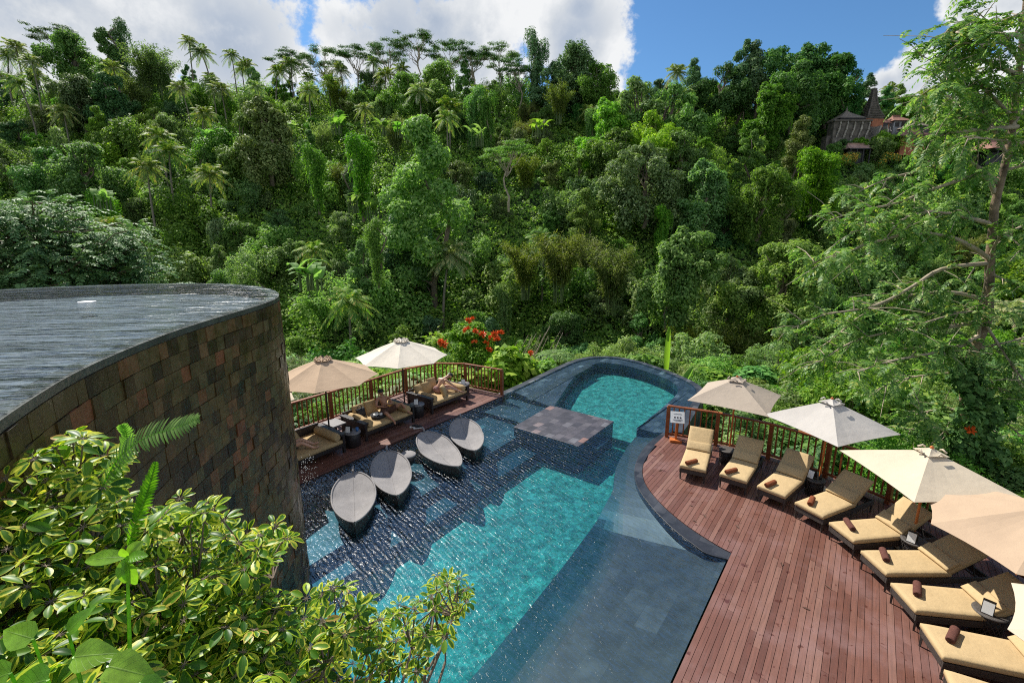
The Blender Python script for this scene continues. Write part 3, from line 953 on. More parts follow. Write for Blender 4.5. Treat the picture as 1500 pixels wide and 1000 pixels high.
# ------------------------------------------------------------------ sun loungers (local x: foot to head)
def lounger(label, x, y, rz, back, seed, group='sun loungers on the curved deck'):
    rng = random.Random(seed)
    root = thing('sun_lounger', label, 'sun lounger', (x, y, 0), rz, group)
    Wd = 0.64
    m = MB()
    for s in (-1, 1):
        m.box((0.92, s * (Wd / 2 - 0.02), 0.245), (1.84, 0.04, 0.11))
    for xx in (0.02, 1.82): m.box((xx, 0, 0.245), (0.04, Wd - 0.082, 0.11))
    for k in range(9): m.box((0.14 + k * 0.125, 0, 0.272), (0.06, Wd - 0.084, 0.02))
    m.build('frame', M['wicker'], root, bevel=0.006)
    for xx in (0.03, 1.80):
        for s in (-1, 1):
            m = MB(); m.tube([(xx, s * (Wd / 2 - 0.03), 0.0), (xx, s * (Wd / 2 - 0.03), 0.19)], [0.017, 0.024], 4, smooth=False); m.build('leg', M['wicker'], root)
    m = MB(); m.cushion((0.56, 0, 0.355), (1.16, Wd, 0.11), puff=0.008, nx=12, ny=8, p=16)
    m.build('seat_cushion', M['fabric'], root)
    L = 0.72
    mt = Matrix.Rotation(-back, 4, 'Y')
    hinge = Vector((1.10, 0, 0.33))
    m = MB(); cpos = hinge + mt @ Vector((L / 2 + 0.02, 0, 0.05))
    m.cushion(cpos, (L, Wd, 0.11), mtx=mt, puff=0.01, nx=10, ny=8, p=14)
    m.build('back_cushion', M['fabric'], root)
    m = MB(); cpos = hinge + mt @ Vector((0.13, 0, 0.122))
    m.cushion(cpos, (0.25, Wd - 0.02, 0.06), mtx=mt, puff=0.014, nx=8, ny=8, p=8)
    m.build('lumbar_cushion', M['fabric'], root)
    m = MB()
    for s in (-1, 1):
        m.box(hinge + mt @ Vector((L / 2, s * (Wd / 2 - 0.06), -0.025)), (L, 0.035, 0.03), mtx=mt)
    q = hinge + mt @ Vector((L * 0.72, 0, -0.045))
    for s in (-1, 1):
        m.tube([(q.x, s * 0.2, q.z), (q.x + 0.10, s * 0.2, 0.255)], 0.012, 6)
    m.box((q.x + 0.10, 0, 0.262), (0.03, 0.48, 0.025))
    m.build('back_support', M['wicker'], root)
    return root


def towel(label, L, off, rz, mat):
    """rolled towel lying across the foot end of a lounger"""
    mb = MB()
    r, ln = 0.055, 0.35
    n = 22
    prof = []
    for i in range(n): 
        a = 2 * math.pi * i / n
        prof.append((math.cos(a) * r * 1.06, math.sin(a) * r * 0.92 + r * 0.92))
    vs, fs = [], []
    ks = (-0.5, -0.47, -0.25, 0, 0.25, 0.47, 0.5)
    sc = (0.86, 1.0, 1.02, 0.99, 1.02, 1.0, 0.86)
    for k, s in zip(ks, sc):
        for (a, b) in prof: vs.append((k * ln, a * s, r * 0.92 + (b - r * 0.92) * s))
    for i in range(len(ks) - 1):
        for k in range(n):
            a, b = i * n + k, i * n + (k + 1) % n
            fs.append((a, b, b + n, a + n))
    mb.add(vs, fs, True)
    # spiral end: rings stepping inward
    for sgn in (-1, 1):
        x = sgn * ln * 0.5
        pr = []
        for i in range(46):
            t_ = i / 45; a = t_ * 5.2 * math.pi; rr = r * 0.84 * (1 - t_ * 0.85)
            pr.append((x + sgn * 0.004, math.cos(a) * rr, r * 0.92 + math.sin(a) * rr * 0.92))
        mb.tube(pr, 0.0045, 5)
        mb.add([(x, 0, r * 0.92)] + [vs[(0 if sgn < 0 else (len(ks) - 1) * n) + k] for k in range(n)], [(0, 1 + k, 1 + (k + 1) % n) if sgn < 0 else (0, 1 + (k + 1) % n, 1 + k) for k in range(n)])
    o = mb.build('rolled_towel', mat)
    c, s = math.cos(L[2]), math.sin(L[2])
    o.location = (L[0] + c * off[0] - s * off[1], L[1] + s * off[0] + c * off[1], 0.412)
    o.rotation_euler = (0, 0, L[2] + rz)
    tag(o, label, 'towel', 'rolled brown towels on the sun loungers')
    return o


LG = [(4.62, 11.02, 62, 42, 'first sun lounger from the white notice board, with wrinkled sunlit back cushion'),
      (5.43, 10.53, 51, 40, 'second sun lounger from the white notice board, its back in full shade'),
      (6.03, 9.91, 40, 40, 'third sun lounger, half its back shaded, left of the table with phone stand'),
      (6.45, 9.16, 25, 36, 'fourth sun lounger, shaded back, right of the table with leaning white card'),
      (6.627, 8.38, 7, 40, 'fifth sun lounger, just before the table at the cream parasol pole'),
      (6.60, 7.48, 0, 33, 'sixth sun lounger, just beyond the cream parasol pole, back fully shaded'),
      (6.46, 6.64, -8, 33, 'seventh sun lounger, with one shaded upper corner under the tan parasol'),
      (6.19, 5.79, -17, 34, 'eighth sun lounger, in front of the nearest round table'),
      (5.80, 5.02, -27, 34, 'nearest sun lounger, cut off by the bottom of the picture')]
ordn = ['first', 'second', 'third', 'fourth', 'fifth', 'sixth', 'seventh', 'eighth', 'nearest']
tw = [(0.17, 0.06, -38), (0.17, 0.10, -28), (0.19, 0.10, -10), (0.24, 0.12, 24), (0.24, 0.10, 68), (0.25, 0.10, 62), (0.26, 0.12, 58), (0.28, 0.10, 55)]
for i, (x, y, a, bk, lab) in enumerate(LG):
    lounger(lab, x, y, R(a), R(bk), i)
    if i < 8:
        towel('rolled %s brown towel on the %s sun lounger counted from the notice board' % ('reddish' if i < 4 else 'dark', ordn[i]), (x, y, R(a)), (tw[i][0], tw[i][1]), R(tw[i][2]), M['towel_warm'] if i < 4 else M['towel'])


# ------------------------------------------------------------------ small round tables
def drum_table(label, x, y, r=0.2, h=0.43, pattern=True, group='round rattan tables between the loungers'):
    root = thing('side_table', label, 'side table', (x, y, 0), 0, group)
    m = MB(); m.lathe([(0.0, h - 0.03), (r + 0.012, h - 0.03), (r + 0.02, h - 0.018), (r + 0.012, h - 0.002), (r - 0.02, h), (0.0, h)], n=28); m.build('table_top', M['wicker_grey'], root)
    m = MB()
    m.lathe([(r * 0.86, 0.0), (r * 0.9, 0.02), (r * 0.86, 0.04)], n=24); m.lathe([(r * 0.9, h - 0.07), (r, h - 0.05), (r * 0.95, h - 0.032)], n=24)
    if pattern:
        nb = 18
        for k in range(nb):
            for sg_ in (-1, 1):
                pts = []
                for j in range(7):
                    t_ = j / 6
                    a = 2 * math.pi * (k + sg_ * t_ * 3) / nb
                    rr = r * (0.86 + 0.1 * t_)
                    pts.append((rr * math.cos(a), rr * math.sin(a), 0.03 + (h - 0.09) * t_))
                m.tube(pts, 0.007, 5)
    m.build('woven_base', M['wicker'], root)
    m = MB(); m.lathe([(0.0, 0.02), (r * 0.7, 0.02), (r * 0.74, h - 0.06), (0.0, h - 0.06)], n=16); m.build('liner', M['dark_wood'], root)
    return root


def tent_card(label, x, y, z, rz, w=0.15, h=0.2):
    root = thing('tent_card', label, 'menu card', (x, y, z), rz)
    m = MB()
    tl = R(18)
    for s in (1, -1):
        mt = Matrix.Rotation(-s * tl, 4, 'X')
        m.box(Vector((0, -s * 0.055, h / 2)), (w, 0.008, h), mtx=mt)
    m.build('stand', M['steel_dark'], root)
    m = MB(); m.box(Vector((0, -0.0605, h / 2 - 0.0)), (w - 0.02, 0.004, h - 0.02), mtx=Matrix.Rotation(-tl, 4, 'X')); m.build('card', M['white'], root)
    return root


TB = [(5.93, 12.0, 'rattan table', 'bare round rattan table between the first two sun loungers'),
      (7.36, 10.40, '', 'round rattan table with a leaning card, left of the fourth sun lounger'),
      (7.80, 8.05, '', 'round rattan table with an upright card, beside the cream parasol pole'),
      (7.52, 6.28, '', 'round rattan table with a card, nearest the picture corner')]
for x, y, _, lab in TB: drum_table(lab, x, y)
tent_card('white tent card leaning on the table left of the fourth lounger', 7.30, 10.45, 0.43, R(-62))
tent_card('white tent card on the table beside the cream parasol pole', 7.72, 8.02, 0.43, R(-52))
tent_card('white tent card on the nearest rattan table', 7.46, 6.27, 0.43, R(-50))
m = MB(); m.lathe([(0.0, 0), (0.03, 0), (0.032, 0.05), (0.02, 0.1), (0.012, 0.13), (0.0, 0.13)], n=12); o = m.build('bottle', M['steel_dark']); o.location = (7.45, 10.36, 0.43)
tag(o, 'small dark bottle on the table left of the fourth lounger', 'bottle')

# notice board at the deck corner
nbd = thing('notice_board', 'white notice board on an orange wooden stand at the deck corner', 'sign', (5.02, 13.42, 0), R(-14))
m = MB(); m.box((0, 0, 0.04), (0.34, 0.24, 0.08)); m.build('stand_base', M['orange_wood'], nbd, bevel=0.006)
m = MB(); m.box((0, 0.02, 0.42), (0.06, 0.05, 0.69)); m.build('stand_post', M['orange_wood'], nbd)
tl = Matrix.Rotation(R(-38), 4, 'X')
m = MB(); m.box((0, -0.03, 0.80), (0.40, 0.025, 0.36), mtx=tl); bd = m.build('board', M['white'], nbd, bevel=0.003)
m = MB()
for k in (-1, 0, 1):
    m.box(Vector((k * 0.08, -0.03, 0.80)) + tl @ Vector((0, -0.0145, -0.01)), (0.045, 0.003, 0.05), mtx=tl)
for k, wd in enumerate((0.24, 0.28, 0.2)):
    m.box(Vector((0, -0.03, 0.80)) + tl @ Vector((0, -0.0145, (0.10, -0.08, -0.11)[k])), (wd, 0.003, 0.009), mtx=tl)
m.build('print', M['print'], nbd)


# ------------------------------------------------------------------ floating leaf loungers (local x: head to tip)
def leaf_pod(label, x, y, rz, L=2.25, Wd=0.52):
    root = thing('leaf_lounger', label, 'floating lounger', (x, y, -0.14), rz, 'leaf shaped loungers floating in the pool')
    ns, nt = 22, 12

    def half(s):
        return Wd * (math.sin(math.pi * min(1, s * 0.992 + 0.008) ** 0.82) ** 0.66) * (1 - 0.10 * s) if s < 1 else 0.0

    def top(s, t_):
        e = abs(t_)
        z = 0.20 + 0.15 * e ** 1.3 * min(1, s / 0.3)
        head = max(0.0, 1 - s / 0.42)
        z += 0.30 * head ** 1.05 - 0.04
        z += 0.07 * max(0, (s - 0.6) / 0.4) ** 2
        z += 0.05 * math.exp(-((s - 0.45) / 0.10) ** 2) * (1 - e)
        return z
    vs, fs = [], []
    for i in range(ns + 1):
        s = i / ns
        for j in range(nt + 1):
            t_ = -1 + 2 * j / nt
            vs.append(((s - 0.5) * L, t_ * max(half(s), 0.006), top(s, t_)))
    for i in range(ns):
        for j in range(nt):
            a = i * (nt + 1) + j
            fs.append((a, a + nt + 1, a + nt + 2, a + 1))
    m = MB(); m.add(vs, fs, True)
    N = len(vs)
    # rolled rim
    for sd in (0, nt):
        m.tube([vs[i * (nt + 1) + sd] for i in range(ns + 1)], 0.022, 7)
    m.build('cushion', M['leaf_seat'], root)
    m = MB()
    vs2 = []
    for i in range(ns + 1):
        s = i / ns
        h = max(half(s), 0.006)
        for t_, k, z in ((-1, 0.985, top(s, 1) - 0.02), (-1, 0.93, 0.06), (-1, 0.72, -0.10), (1, 0.72, -0.10), (1, 0.93, 0.06), (1, 0.985, top(s, 1) - 0.02)):
            vs2.append(((s - 0.5) * L * (k ** 0.5), t_ * h * k, z))
    f2 = []
    for i in range(ns):
        for j in range(5):
            a = i * 6 + j; f2.append((a, a + 1, a + 7, a + 6))
    m.add(vs2, f2, True)
    m.add(vs2[:6], [(5, 4, 3, 2, 1, 0)]); m.add(vs2[-6:], [(0, 1, 2, 3, 4, 5)])
    m.build('hull', M['hull'], root)
    m = MB()
    z0 = top(0, 0)
    m.tube([(-L / 2 + 0.05, 0, z0 + 0.05), (-L / 2 - 0.04, 0.0, z0 + 0.09), (-L / 2 - 0.13, 0.02, z0 + 0.10)], [0.03, 0.028, 0.024], 8)
    m.build('stem', M['leaf_seat'], root)
    m = MB()
    m.tube([((i / 14 - 0.5) * L, 0, top(i / 14, 0) + 0.004) for i in range(1, 14)], 0.004, 5)
    m.build('midrib', M['leaf_seat'], root)
    return root


for lab, head, tip in (('leaf shaped floating lounger nearest the tiled wall', (-4.05, 10.95), (-3.33, 8.86)),
                       ('leaf shaped floating lounger, second from the tiled wall', (-3.50, 12.15), (-2.66, 9.92)),
                       ('leaf shaped floating lounger beside the small round float', (-2.72, 13.45), (-1.36, 11.34)),
                       ('leaf shaped floating lounger nearest the stone platform', (-1.70, 14.55), (-1.02, 12.26))):
    h, t_ = Vector(head), Vector(tip)
    c = (h + t_) / 2
    d = t_ - h
    leaf_pod(lab, c.x, c.y, math.atan2(d.y, d.x), d.length * 0.96)
st = thing('round_float', 'small round float between the second and third leaf loungers', 'float', (-2.93, 12.25, -0.03))
m = MB(); m.lathe([(0.0, 0.20), (0.20, 0.20), (0.225, 0.18), (0.22, 0.15), (0.0, 0.15)], n=24); m.build('top', M['leaf_seat'], st)
m = MB(); m.lathe([(0.12, -0.12), (0.17, 0.02), (0.21, 0.149), (0.0, 0.149)], n=24); m.build('body', M['hull'], st)


# ------------------------------------------------------------------ daybeds (local x: along the pool, local y: away from the water)
def daybed(label, u0, u1, vf, depth, cushions, seed):
    rng = random.Random(seed)
    p = W((u0 + u1) / 2, vf, 0)
    root = thing('daybed', label, 'daybed', (p.x, p.y, 0), UA, 'daybeds on the left deck')
    L = u1 - u0
    m = MB()
    m.box((0, 0.04, 0.23), (L - 0.1, 0.07, 0.10)); m.box((0, depth - 0.04, 0.23), (L - 0.1, 0.07, 0.10))
    for s in (-1, 1): m.box((s * (L / 2 - 0.09), depth / 2, 0.23), (0.07, depth - 0.152, 0.098))
    for k in range(8): m.box((-L / 2 + 0.25 + k * (L - 0.5) / 7, depth / 2, 0.255), (0.08, depth - 0.156, 0.02))
    m.build('frame', M['dark_wood'], root, bevel=0.006)
    for sx in (-1, 1):
        for yy in (0.045, depth - 0.045):
            m = MB(); m.box((sx * (L / 2 - 0.05), yy, 0.262), (0.075, 0.075, 0.524)); m.build('leg', M['dark_wood'], root, bevel=0.004)
        m = MB(); m.box((sx * (L / 2 - 0.06), depth / 2, 0.552), (0.16, depth, 0.05)); m.box((sx * (L / 2 - 0.045), depth / 2, 0.40), (0.04, depth - 0.17, 0.25)); m.build('arm', M['dark_wood'], root, bevel=0.006)
        m = MB()
        yb = [0.03, 0.06, 0.2, 0.5, 0.8, depth - 0.22, depth - 0.19]
        rr = [0.09, 0.115, 0.125, 0.12, 0.125, 0.115, 0.09]
        m.tube([(sx * (L / 2 - 0.235), y_, 0.505) for y_ in yb], rr, 16)
        m.build('bolster', M['fabric_dark'], root)
    m = MB(); m.box((0, depth - 0.02, 0.46), (L - 0.16, 0.05, 0.34)); m.build('back_rest', M['dark_wood'], root, bevel=0.006)
    m = MB(); m.cushion((0, depth / 2 - 0.01, 0.335), (L - 0.13, depth - 0.06, 0.13), puff=0.012, nx=12, ny=10, p=16); m.build('seat_cushion', M['fabric_dark'], root)
    for (cx_, cy_, cz_, rx_, ry_, rz_, sz_) in cushions:
        m = MB()
        mt = Matrix.Rotation(R(rz_), 4, 'Z') @ Matrix.Rotation(R(rx_), 4, 'X') @ Matrix.Rotation(R(ry_), 4, 'Y')
        m.cushion((cx_, cy_, cz_), (sz_, sz_, 0.10), mtx=mt, puff=0.05, nx=10, ny=10, p=7)
        m.build('scatter_cushion', M['fabric_dark'], root)
    return root


daybed('farthest daybed, by the railing end, with a person leaning forward', 10.78, 12.72, -11.66, 1.30,
       [(-0.62, 1.02, 0.60, 62, 8, 12, 0.46), (-0.22, 1.05, 0.59, 66, -6, 4, 0.45), (0.1, 1.12, 0.66, 70, 10, -8, 0.44), (-0.02, 0.36, 0.56, 68, 8, 28, 0.42)], 1)
daybed('middle daybed, under the brownish tan parasol, with a person reclining', 8.0, 9.98, -11.62, 1.30,
       [(-0.45, 1.06, 0.59, 66, 0, 6, 0.44), (0.02, 1.08, 0.59, 68, 4, -2, 0.45), (-0.72, 0.62, 0.53, 30, 24, 30, 0.44)], 2)
daybed('nearest daybed, partly hidden behind the tiled wall', 5.22, 7.24, -11.5, 1.30,
       [(-0.25, 1.02, 0.58, 66, 6, 10, 0.46), (-0.1, 0.82, 0.55, 55, 0, 20, 0.42)], 3)


def square_table(label, u, v, w=0.5, h=0.46, card=None):
    p = W(u, v, 0)
    root = thing('side_table', label, 'side table', (p.x, p.y, 0), UA, 'dark tables between the daybeds')
    m = MB(); m.lathe([(0.0, h - 0.035), (w / 2, h - 0.035), (w / 2 + 0.01, h - 0.02), (w / 2, h), (0, h)], n=28); m.build('table_top', M['grey_wood'], root)
    m = MB(); m.lathe([(w / 2 - 0.05, 0.0), (w / 2 - 0.015, 0.05), (w / 2 - 0.015, h - 0.06), (w / 2 - 0.03, h - 0.036), (0, h - 0.036)], n=24); m.build('table_drum', M['dark_wood'], root)
    return root


square_table('round dark table between the far and the middle daybed', 10.38, -11.95)
square_table('round dark table between the middle and the nearest daybed', 7.60, -11.72)
square_table('round dark table at the far end of the farthest daybed', 13.05, -12.25)
p = W(10.34, -11.95); tent_card('white card on the table between the far and middle daybeds', p.x, p.y, 0.46, R(8))
p = W(7.52, -11.75); tent_card('white card on the table between the middle and nearest daybeds', p.x, p.y, 0.46, R(-5))
p = W(13.0, -12.2); tent_card('white card on the table at the far end of the farthest daybed', p.x, p.y, 0.46, R(5))
# low bench table with a blue cup
p = W(7.68, -12.75)
root = thing('bench_table', 'grey topped low bench table behind the blue cup', 'table', (p.x, p.y, 0), UA)
m = MB(); m.box((0, 0, 0.44), (0.46, 0.6, 0.05)); m.build('table_top', M['grey_wood'], root, bevel=0.006)
for sx in (-1, 1):
    for sy in (-1, 1):
        m = MB(); m.box((sx * 0.19, sy * 0.26, 0.207), (0.06, 0.06, 0.414)); m.build('leg', M['dark_wood'], root)
p = W(7.72, -11.62, 0.46)
m = MB(); m.lathe([(0.0, 0), (0.035, 0), (0.045, 0.11), (0.040, 0.11), (0.032, 0.01), (0.0, 0.01)], n=16); o = m.build('cup', M['blue']); o.location = p
tag(o, 'blue cup on the table beside the middle daybed', 'cup')
# shoes
p = W(9.72, -11.22)
for k in (0, 1):
    q = W(9.64 + 0.02 * k, -11.30 + 0.15 * k)
    root = thing('sneaker', '%s black sneaker with white sole in front of the middle daybed' % ('left' if k == 0 else 'right'), 'shoe', (q.x, q.y, 0), R(8 + 14 * k), 'pair of sneakers on the deck')
    m = MB(); m.cushion((0, 0, 0.018), (0.30, 0.11, 0.036), puff=0.0, nx=10, ny=6, p=4); m.build('sole', M['white'], root)
    m = MB(); m.cushion((0.03, 0, 0.055), (0.22, 0.09, 0.05), puff=0.03, nx=10, ny=6, p=4); m.build('upper', M['cloth_black'], root)
# tote bag on the middle daybed
bp = W(8.55, -12.62, 0.42)
root = thing('bag', 'black bag leaning on the cushions of the middle daybed', 'bag', (bp.x, bp.y, bp.z - 0.02), UA + R(12))
m = MB(); m.cushion((0, 0, 0.15), (0.34, 0.30, 0.17), mtx=Matrix.Rotation(R(78), 4, 'X'), puff=0.05, nx=10, ny=10, p=5); m.build('body', M['cloth_black'], root)
m = MB(); m.tube([(-0.09, 0, 0.28), (-0.07, 0.02, 0.38), (0.0, 0.03, 0.41), (0.07, 0.02, 0.38), (0.09, 0, 0.28)], 0.012, 6); m.build('strap', M['cloth_black'], root)


# ------------------------------------------------------------------ people
def person(label, J, base, rz, skin, shorts=None, scale=0.93, hat=None, top=None):
    """J: joint positions in metres, local; one continuous skinned body"""
    root = thing('person', label, 'person', base, rz)
    V_, E_, Rr = [], [], []

    def add(p, r, parent=None):
        V_.append(Vector(p) * scale); Rr.append(r * scale)
        if parent is not None: E_.append((parent, len(V_) - 1))
        return len(V_) - 1
    P = {k: Vector(v) for k, v in J.items()}
    pel = add(P['pelvis'], 0.115)
    wst = add(P['pelvis'].lerp(P['chest'], 0.45), 0.10, pel)
    ch = add(P['chest'], 0.125, wst)
    nk = add(P['neck'], 0.055, ch)
    hd = P['head']; upv = (hd - P['neck']).normalized()
    h0 = add(hd - upv * 0.045, 0.072, nk)
    h1 = add(hd + upv * 0.03, 0.098, h0)
    h2 = add(hd + upv * 0.105, 0.072, h1)
    face = Vector(J['face']).normalized()
    add(hd + face * 0.118 + upv * 0.0, 0.016, h1)                       # nose
    side = upv.cross(face).normalized()
    for s in (-1, 1): add(hd + side * s * 0.108, 0.018, h1)             # ears
    for s, k in ((-1, 'l'), (1, 'r')):
        sh = add(P['sh_' + k], 0.055, ch)
        el = add(P['el_' + k], 0.04, sh)
        fa = add(P['el_' + k].lerp(P['wr_' + k], 0.35), 0.038, el)
        wr = add(P['wr_' + k], 0.025, fa)
        d = (P['wr_' + k] - P['el_' + k]).normalized()
        sd, up_ = perp(d)
        pm = add(P['wr_' + k] + d * 0.05, 0.032, wr)
        pe = add(P['wr_' + k] + d * 0.085, 0.03, pm)
        for q in range(4):
            o_ = sd * (q - 1.5) * 0.021
            ln = (0.065, 0.078, 0.072, 0.055)[q]
            b = add(P['wr_' + k] + d * 0.10 + o_, 0.0095, pe)
            c = add(P['wr_' + k] + d * (0.10 + ln * 0.55) + o_ * 1.05 - up_ * 0.008, 0.009, b)
            add(P['wr_' + k] + d * (0.10 + ln) + o_ * 1.05 - up_ * 0.03, 0.008, c)
        t1 = add(P['wr_' + k] + d * 0.06 + sd * 0.04, 0.012, pm)
        add(P['wr_' + k] + d * 0.10 + sd * 0.06 - up_ * 0.015, 0.009, t1)
        hp = add(P['hip_' + k], 0.098, pel)
        th = add(P['hip_' + k].lerp(P['kn_' + k], 0.5), 0.078, hp)
        kn = add(P['kn_' + k], 0.056, th)
        cf = add(P['kn_' + k].lerp(P['an_' + k], 0.3), 0.056, kn)
        an = add(P['an_' + k], 0.036, cf)
        toe = Vector(J['toe_' + k])
        md = add(P['an_' + k].lerp(toe, 0.55), 0.037, an)
        add(toe, 0.022, md)
    me = D.meshes.new('body')
    me.from_pydata([tuple(v) for v in V_], E_, [])
    bm = bmesh.new(); bm.from_mesh(me)
    lay = bm.verts.layers.skin.verify()
    bm.verts.ensure_lookup_table()
    for i, v in enumerate(bm.verts):
        v[lay].radius = (Rr[i], Rr[i]); v[lay].use_root = (i == 0)
    bm.to_mesh(me); bm.free()
    o = link('body', me, skin, root)
    sk = o.modifiers.new('skin', 'SKIN'); sk.use_smooth_shade = True
    sb = o.modifiers.new('sub', 'SUBSURF'); sb.levels = 2; sb.render_levels = 2
    # hair: a cap over crown and back of the head
    m = MB()
    c = hd * scale + upv * 0.03 * scale
    fx, sx_ = face, side
    vs, fs = [], []
    nu, nv = 16, 7
    for j in range(nv + 1):
        for i in range(nu):
            a = 2 * math.pi * i / nu
            lim = 1.28 + 0.42 * (-math.cos(a) * 0.5 + 0.5) * 1.3
            ph = lim * j / nv
            d = fx * math.cos(a) * math.sin(ph) + sx_ * math.sin(a) * math.sin(ph) + upv * math.cos(ph)
            wob = 1 + 0.04 * math.sin(5 * a + j)
            vs.append(c + d * 0.110 * scale * wob)
    for j in range(nv):
        for i in range(nu):
            a, b = j * nu + i, j * nu + (i + 1) % nu
            fs.append((a, a + nu, b + nu, b))
    m.add(vs, fs, True); m.build('hair', M['hair'], root)
    # swim shorts: sleeves over pelvis and upper thighs
    if shorts is not None:
        m = MB()
        for k in 'lr':
            a, b = P['hip_' + k] * scale, P['kn_' + k] * scale
            pl_ = P['pelvis'] * scale
            m.tube([pl_.lerp(P['chest'] * scale, 0.28), pl_ * 0.5 + a * 0.5, a, a.lerp(b, 0.35), a.lerp(b, 0.62)], [x * scale for x in (0.135, 0.15, 0.125, 0.11, 0.105)], 14)
        m.build('shorts', shorts, root)
    if top is not None:
        m = MB()
        m.tube([P['pelvis'] * scale, P['pelvis'].lerp(P['chest'], 0.5) * scale, P['chest'] * scale, P['chest'].lerp(P['neck'], 0.6) * scale], [x * scale for x in (0.15, 0.135, 0.155, 0.10)], 16)
        m.build('shirt', top, root)
    return root


# middle daybed: reclining against the right bolster side, one knee up (local x along u, local y away from water)
b2 = W(9.0, -11.62)
person('person in dark shorts reclining on the middle daybed, looking down at their hands', {
    'pelvis': (0.25, 0.66, 0.53), 'chest': (0.40, 0.92, 0.84), 'neck': (0.36, 0.95, 1.04), 'head': (0.29, 0.90, 1.17), 'face': (-0.55, -0.75, -0.35),
    'sh_l': (0.20, 1.0, 0.95), 'sh_r': (0.56, 0.84, 0.92), 'el_l': (0.02, 0.83, 0.72), 'el_r': (0.52, 0.58, 0.74), 'wr_l': (0.14, 0.62, 0.72), 'wr_r': (0.30, 0.56, 0.80),
    'hip_l': (0.16, 0.62, 0.52), 'hip_r': (0.34, 0.56, 0.52), 'kn_l': (-0.02, 0.20, 0.60), 'kn_r': (0.66, 0.24, 0.78), 'an_l': (0.02, -0.10, 0.40), 'an_r': (0.78, 0.02, 0.46),
    'toe_l': (-0.05, -0.26, 0.34), 'toe_r': (0.80, -0.16, 0.42)}, (b2.x, b2.y, 0), UA, M['skin'], M['cloth_brown'], hat=None)
tray = W(8.86, -12.12, 0.41)
root = thing('tray', 'round black tray with white dishes on the middle daybed', 'tray', tuple(tray), UA)
m = MB(); m.lathe([(0.0, 0.06), (0.2, 0.06), (0.23, 0.10), (0.24, 0.10), (0.21, 0.0), (0.0, 0.0)], n=24); m.build('plate', M['cloth_black'], root)
m = MB(); m.lathe([(0.0, 0.065), (0.05, 0.065), (0.09, 0.12), (0.085, 0.12), (0.05, 0.075), (0.0, 0.075)], (-0.06, 0.03, 0), n=20); m.build('bowl', M['white'], root)
m = MB(); m.cushion((0.1, -0.04, 0.09), (0.16, 0.12, 0.05), puff=0.02); m.build('napkin', M['white'], root)
# far daybed: sitting up, leaning forward over stretched legs towards the far end
b1 = W(11.75, -11.66)
person('person in striped shorts sitting on the farthest daybed, leaning forward', {
    'pelvis': (-0.02, 0.80, 0.53), 'chest': (0.26, 0.72, 0.88), 'neck': (0.42, 0.64, 1.0), 'head': (0.54, 0.58, 1.06), 'face': (0.55, -0.35, -0.75),
    'sh_l': (0.22, 0.90, 0.94), 'sh_r': (0.30, 0.54, 0.92), 'el_l': (0.44, 0.80, 0.70), 'el_r': (0.52, 0.42, 0.70), 'wr_l': (0.62, 0.62, 0.56), 'wr_r': (0.70, 0.34, 0.56),
    'hip_l': (0.04, 0.86, 0.52), 'hip_r': (0.02, 0.68, 0.52), 'kn_l': (0.42, 0.58, 0.66), 'kn_r': (0.36, 0.36, 0.62), 'an_l': (0.72, 0.24, 0.46), 'an_r': (0.62, 0.10, 0.46),
    'toe_l': (0.84, 0.08, 0.42), 'toe_r': (0.72, -0.06, 0.42)}, (b1.x, b1.y, 0), UA, M['skin_pale'], M['cloth_pink'])
# near daybed: only lower body peeks out behind the wall
b3 = W(6.2, -11.5)
person('person lying on the nearest daybed in dark clothes, mostly hidden by the wall', {
    'pelvis': (-0.42, 0.72, 0.53), 'chest': (-0.70, 0.95, 0.72), 'neck': (-0.80, 1.02, 0.88), 'head': (-0.86, 1.03, 1.0), 'face': (0.5, -0.6, 0.1),
    'sh_l': (-0.84, 0.84, 0.80), 'sh_r': (-0.58, 1.06, 0.80), 'el_l': (-0.76, 0.62, 0.60), 'el_r': (-0.36, 0.98, 0.62), 'wr_l': (-0.52, 0.56, 0.58), 'wr_r': (-0.26, 0.80, 0.60),
    'hip_l': (-0.40, 0.62, 0.52), 'hip_r': (-0.30, 0.76, 0.52), 'kn_l': (-0.10, 0.36, 0.66), 'kn_r': (0.02, 0.60, 0.66), 'an_l': (0.16, 0.16, 0.46), 'an_r': (0.30, 0.42, 0.46),
    'toe_l': (0.26, 0.06, 0.50), 'toe_r': (0.42, 0.34, 0.50)}, (b3.x, b3.y, 0), UA, M['skin_pale'], M['cloth_black'], top=M['cloth_pink'])

# fallen leaves on the deck
rng = random.Random(4)
dl = None
for k, (x, y) in enumerate([(4.2, 9.9), (4.05, 9.3), (4.35, 9.5), (3.9, 10.6), (4.5, 8.6), (4.9, 9.1), (4.3, 12.6), (4.75, 12.9), (4.0, 11.6), (5.2, 7.9), (5.0, 6.8), (5.7, 7.3)]):
    m = MB()
    ll, ww = rng.uniform(0.05, 0.09), rng.uniform(0.02, 0.03)
    m.add([(-ll, 0, 0.004), (0, -ww, 0.012), (ll, 0, 0.006), (0, ww, 0.014), (0, 0, 0.003)], [(0, 1, 4), (1, 2, 4), (2, 3, 4), (3, 0, 4)])
    o = m.build('fallen_leaf', M['cloth_brown']); o.location = (x, y, 0.002); o.rotation_euler = (0, 0, rng.uniform(0, 6))
    tag(o, 'small dry brown leaf lying on the red deck boards', 'leaf', 'dry leaves fallen on the deck')
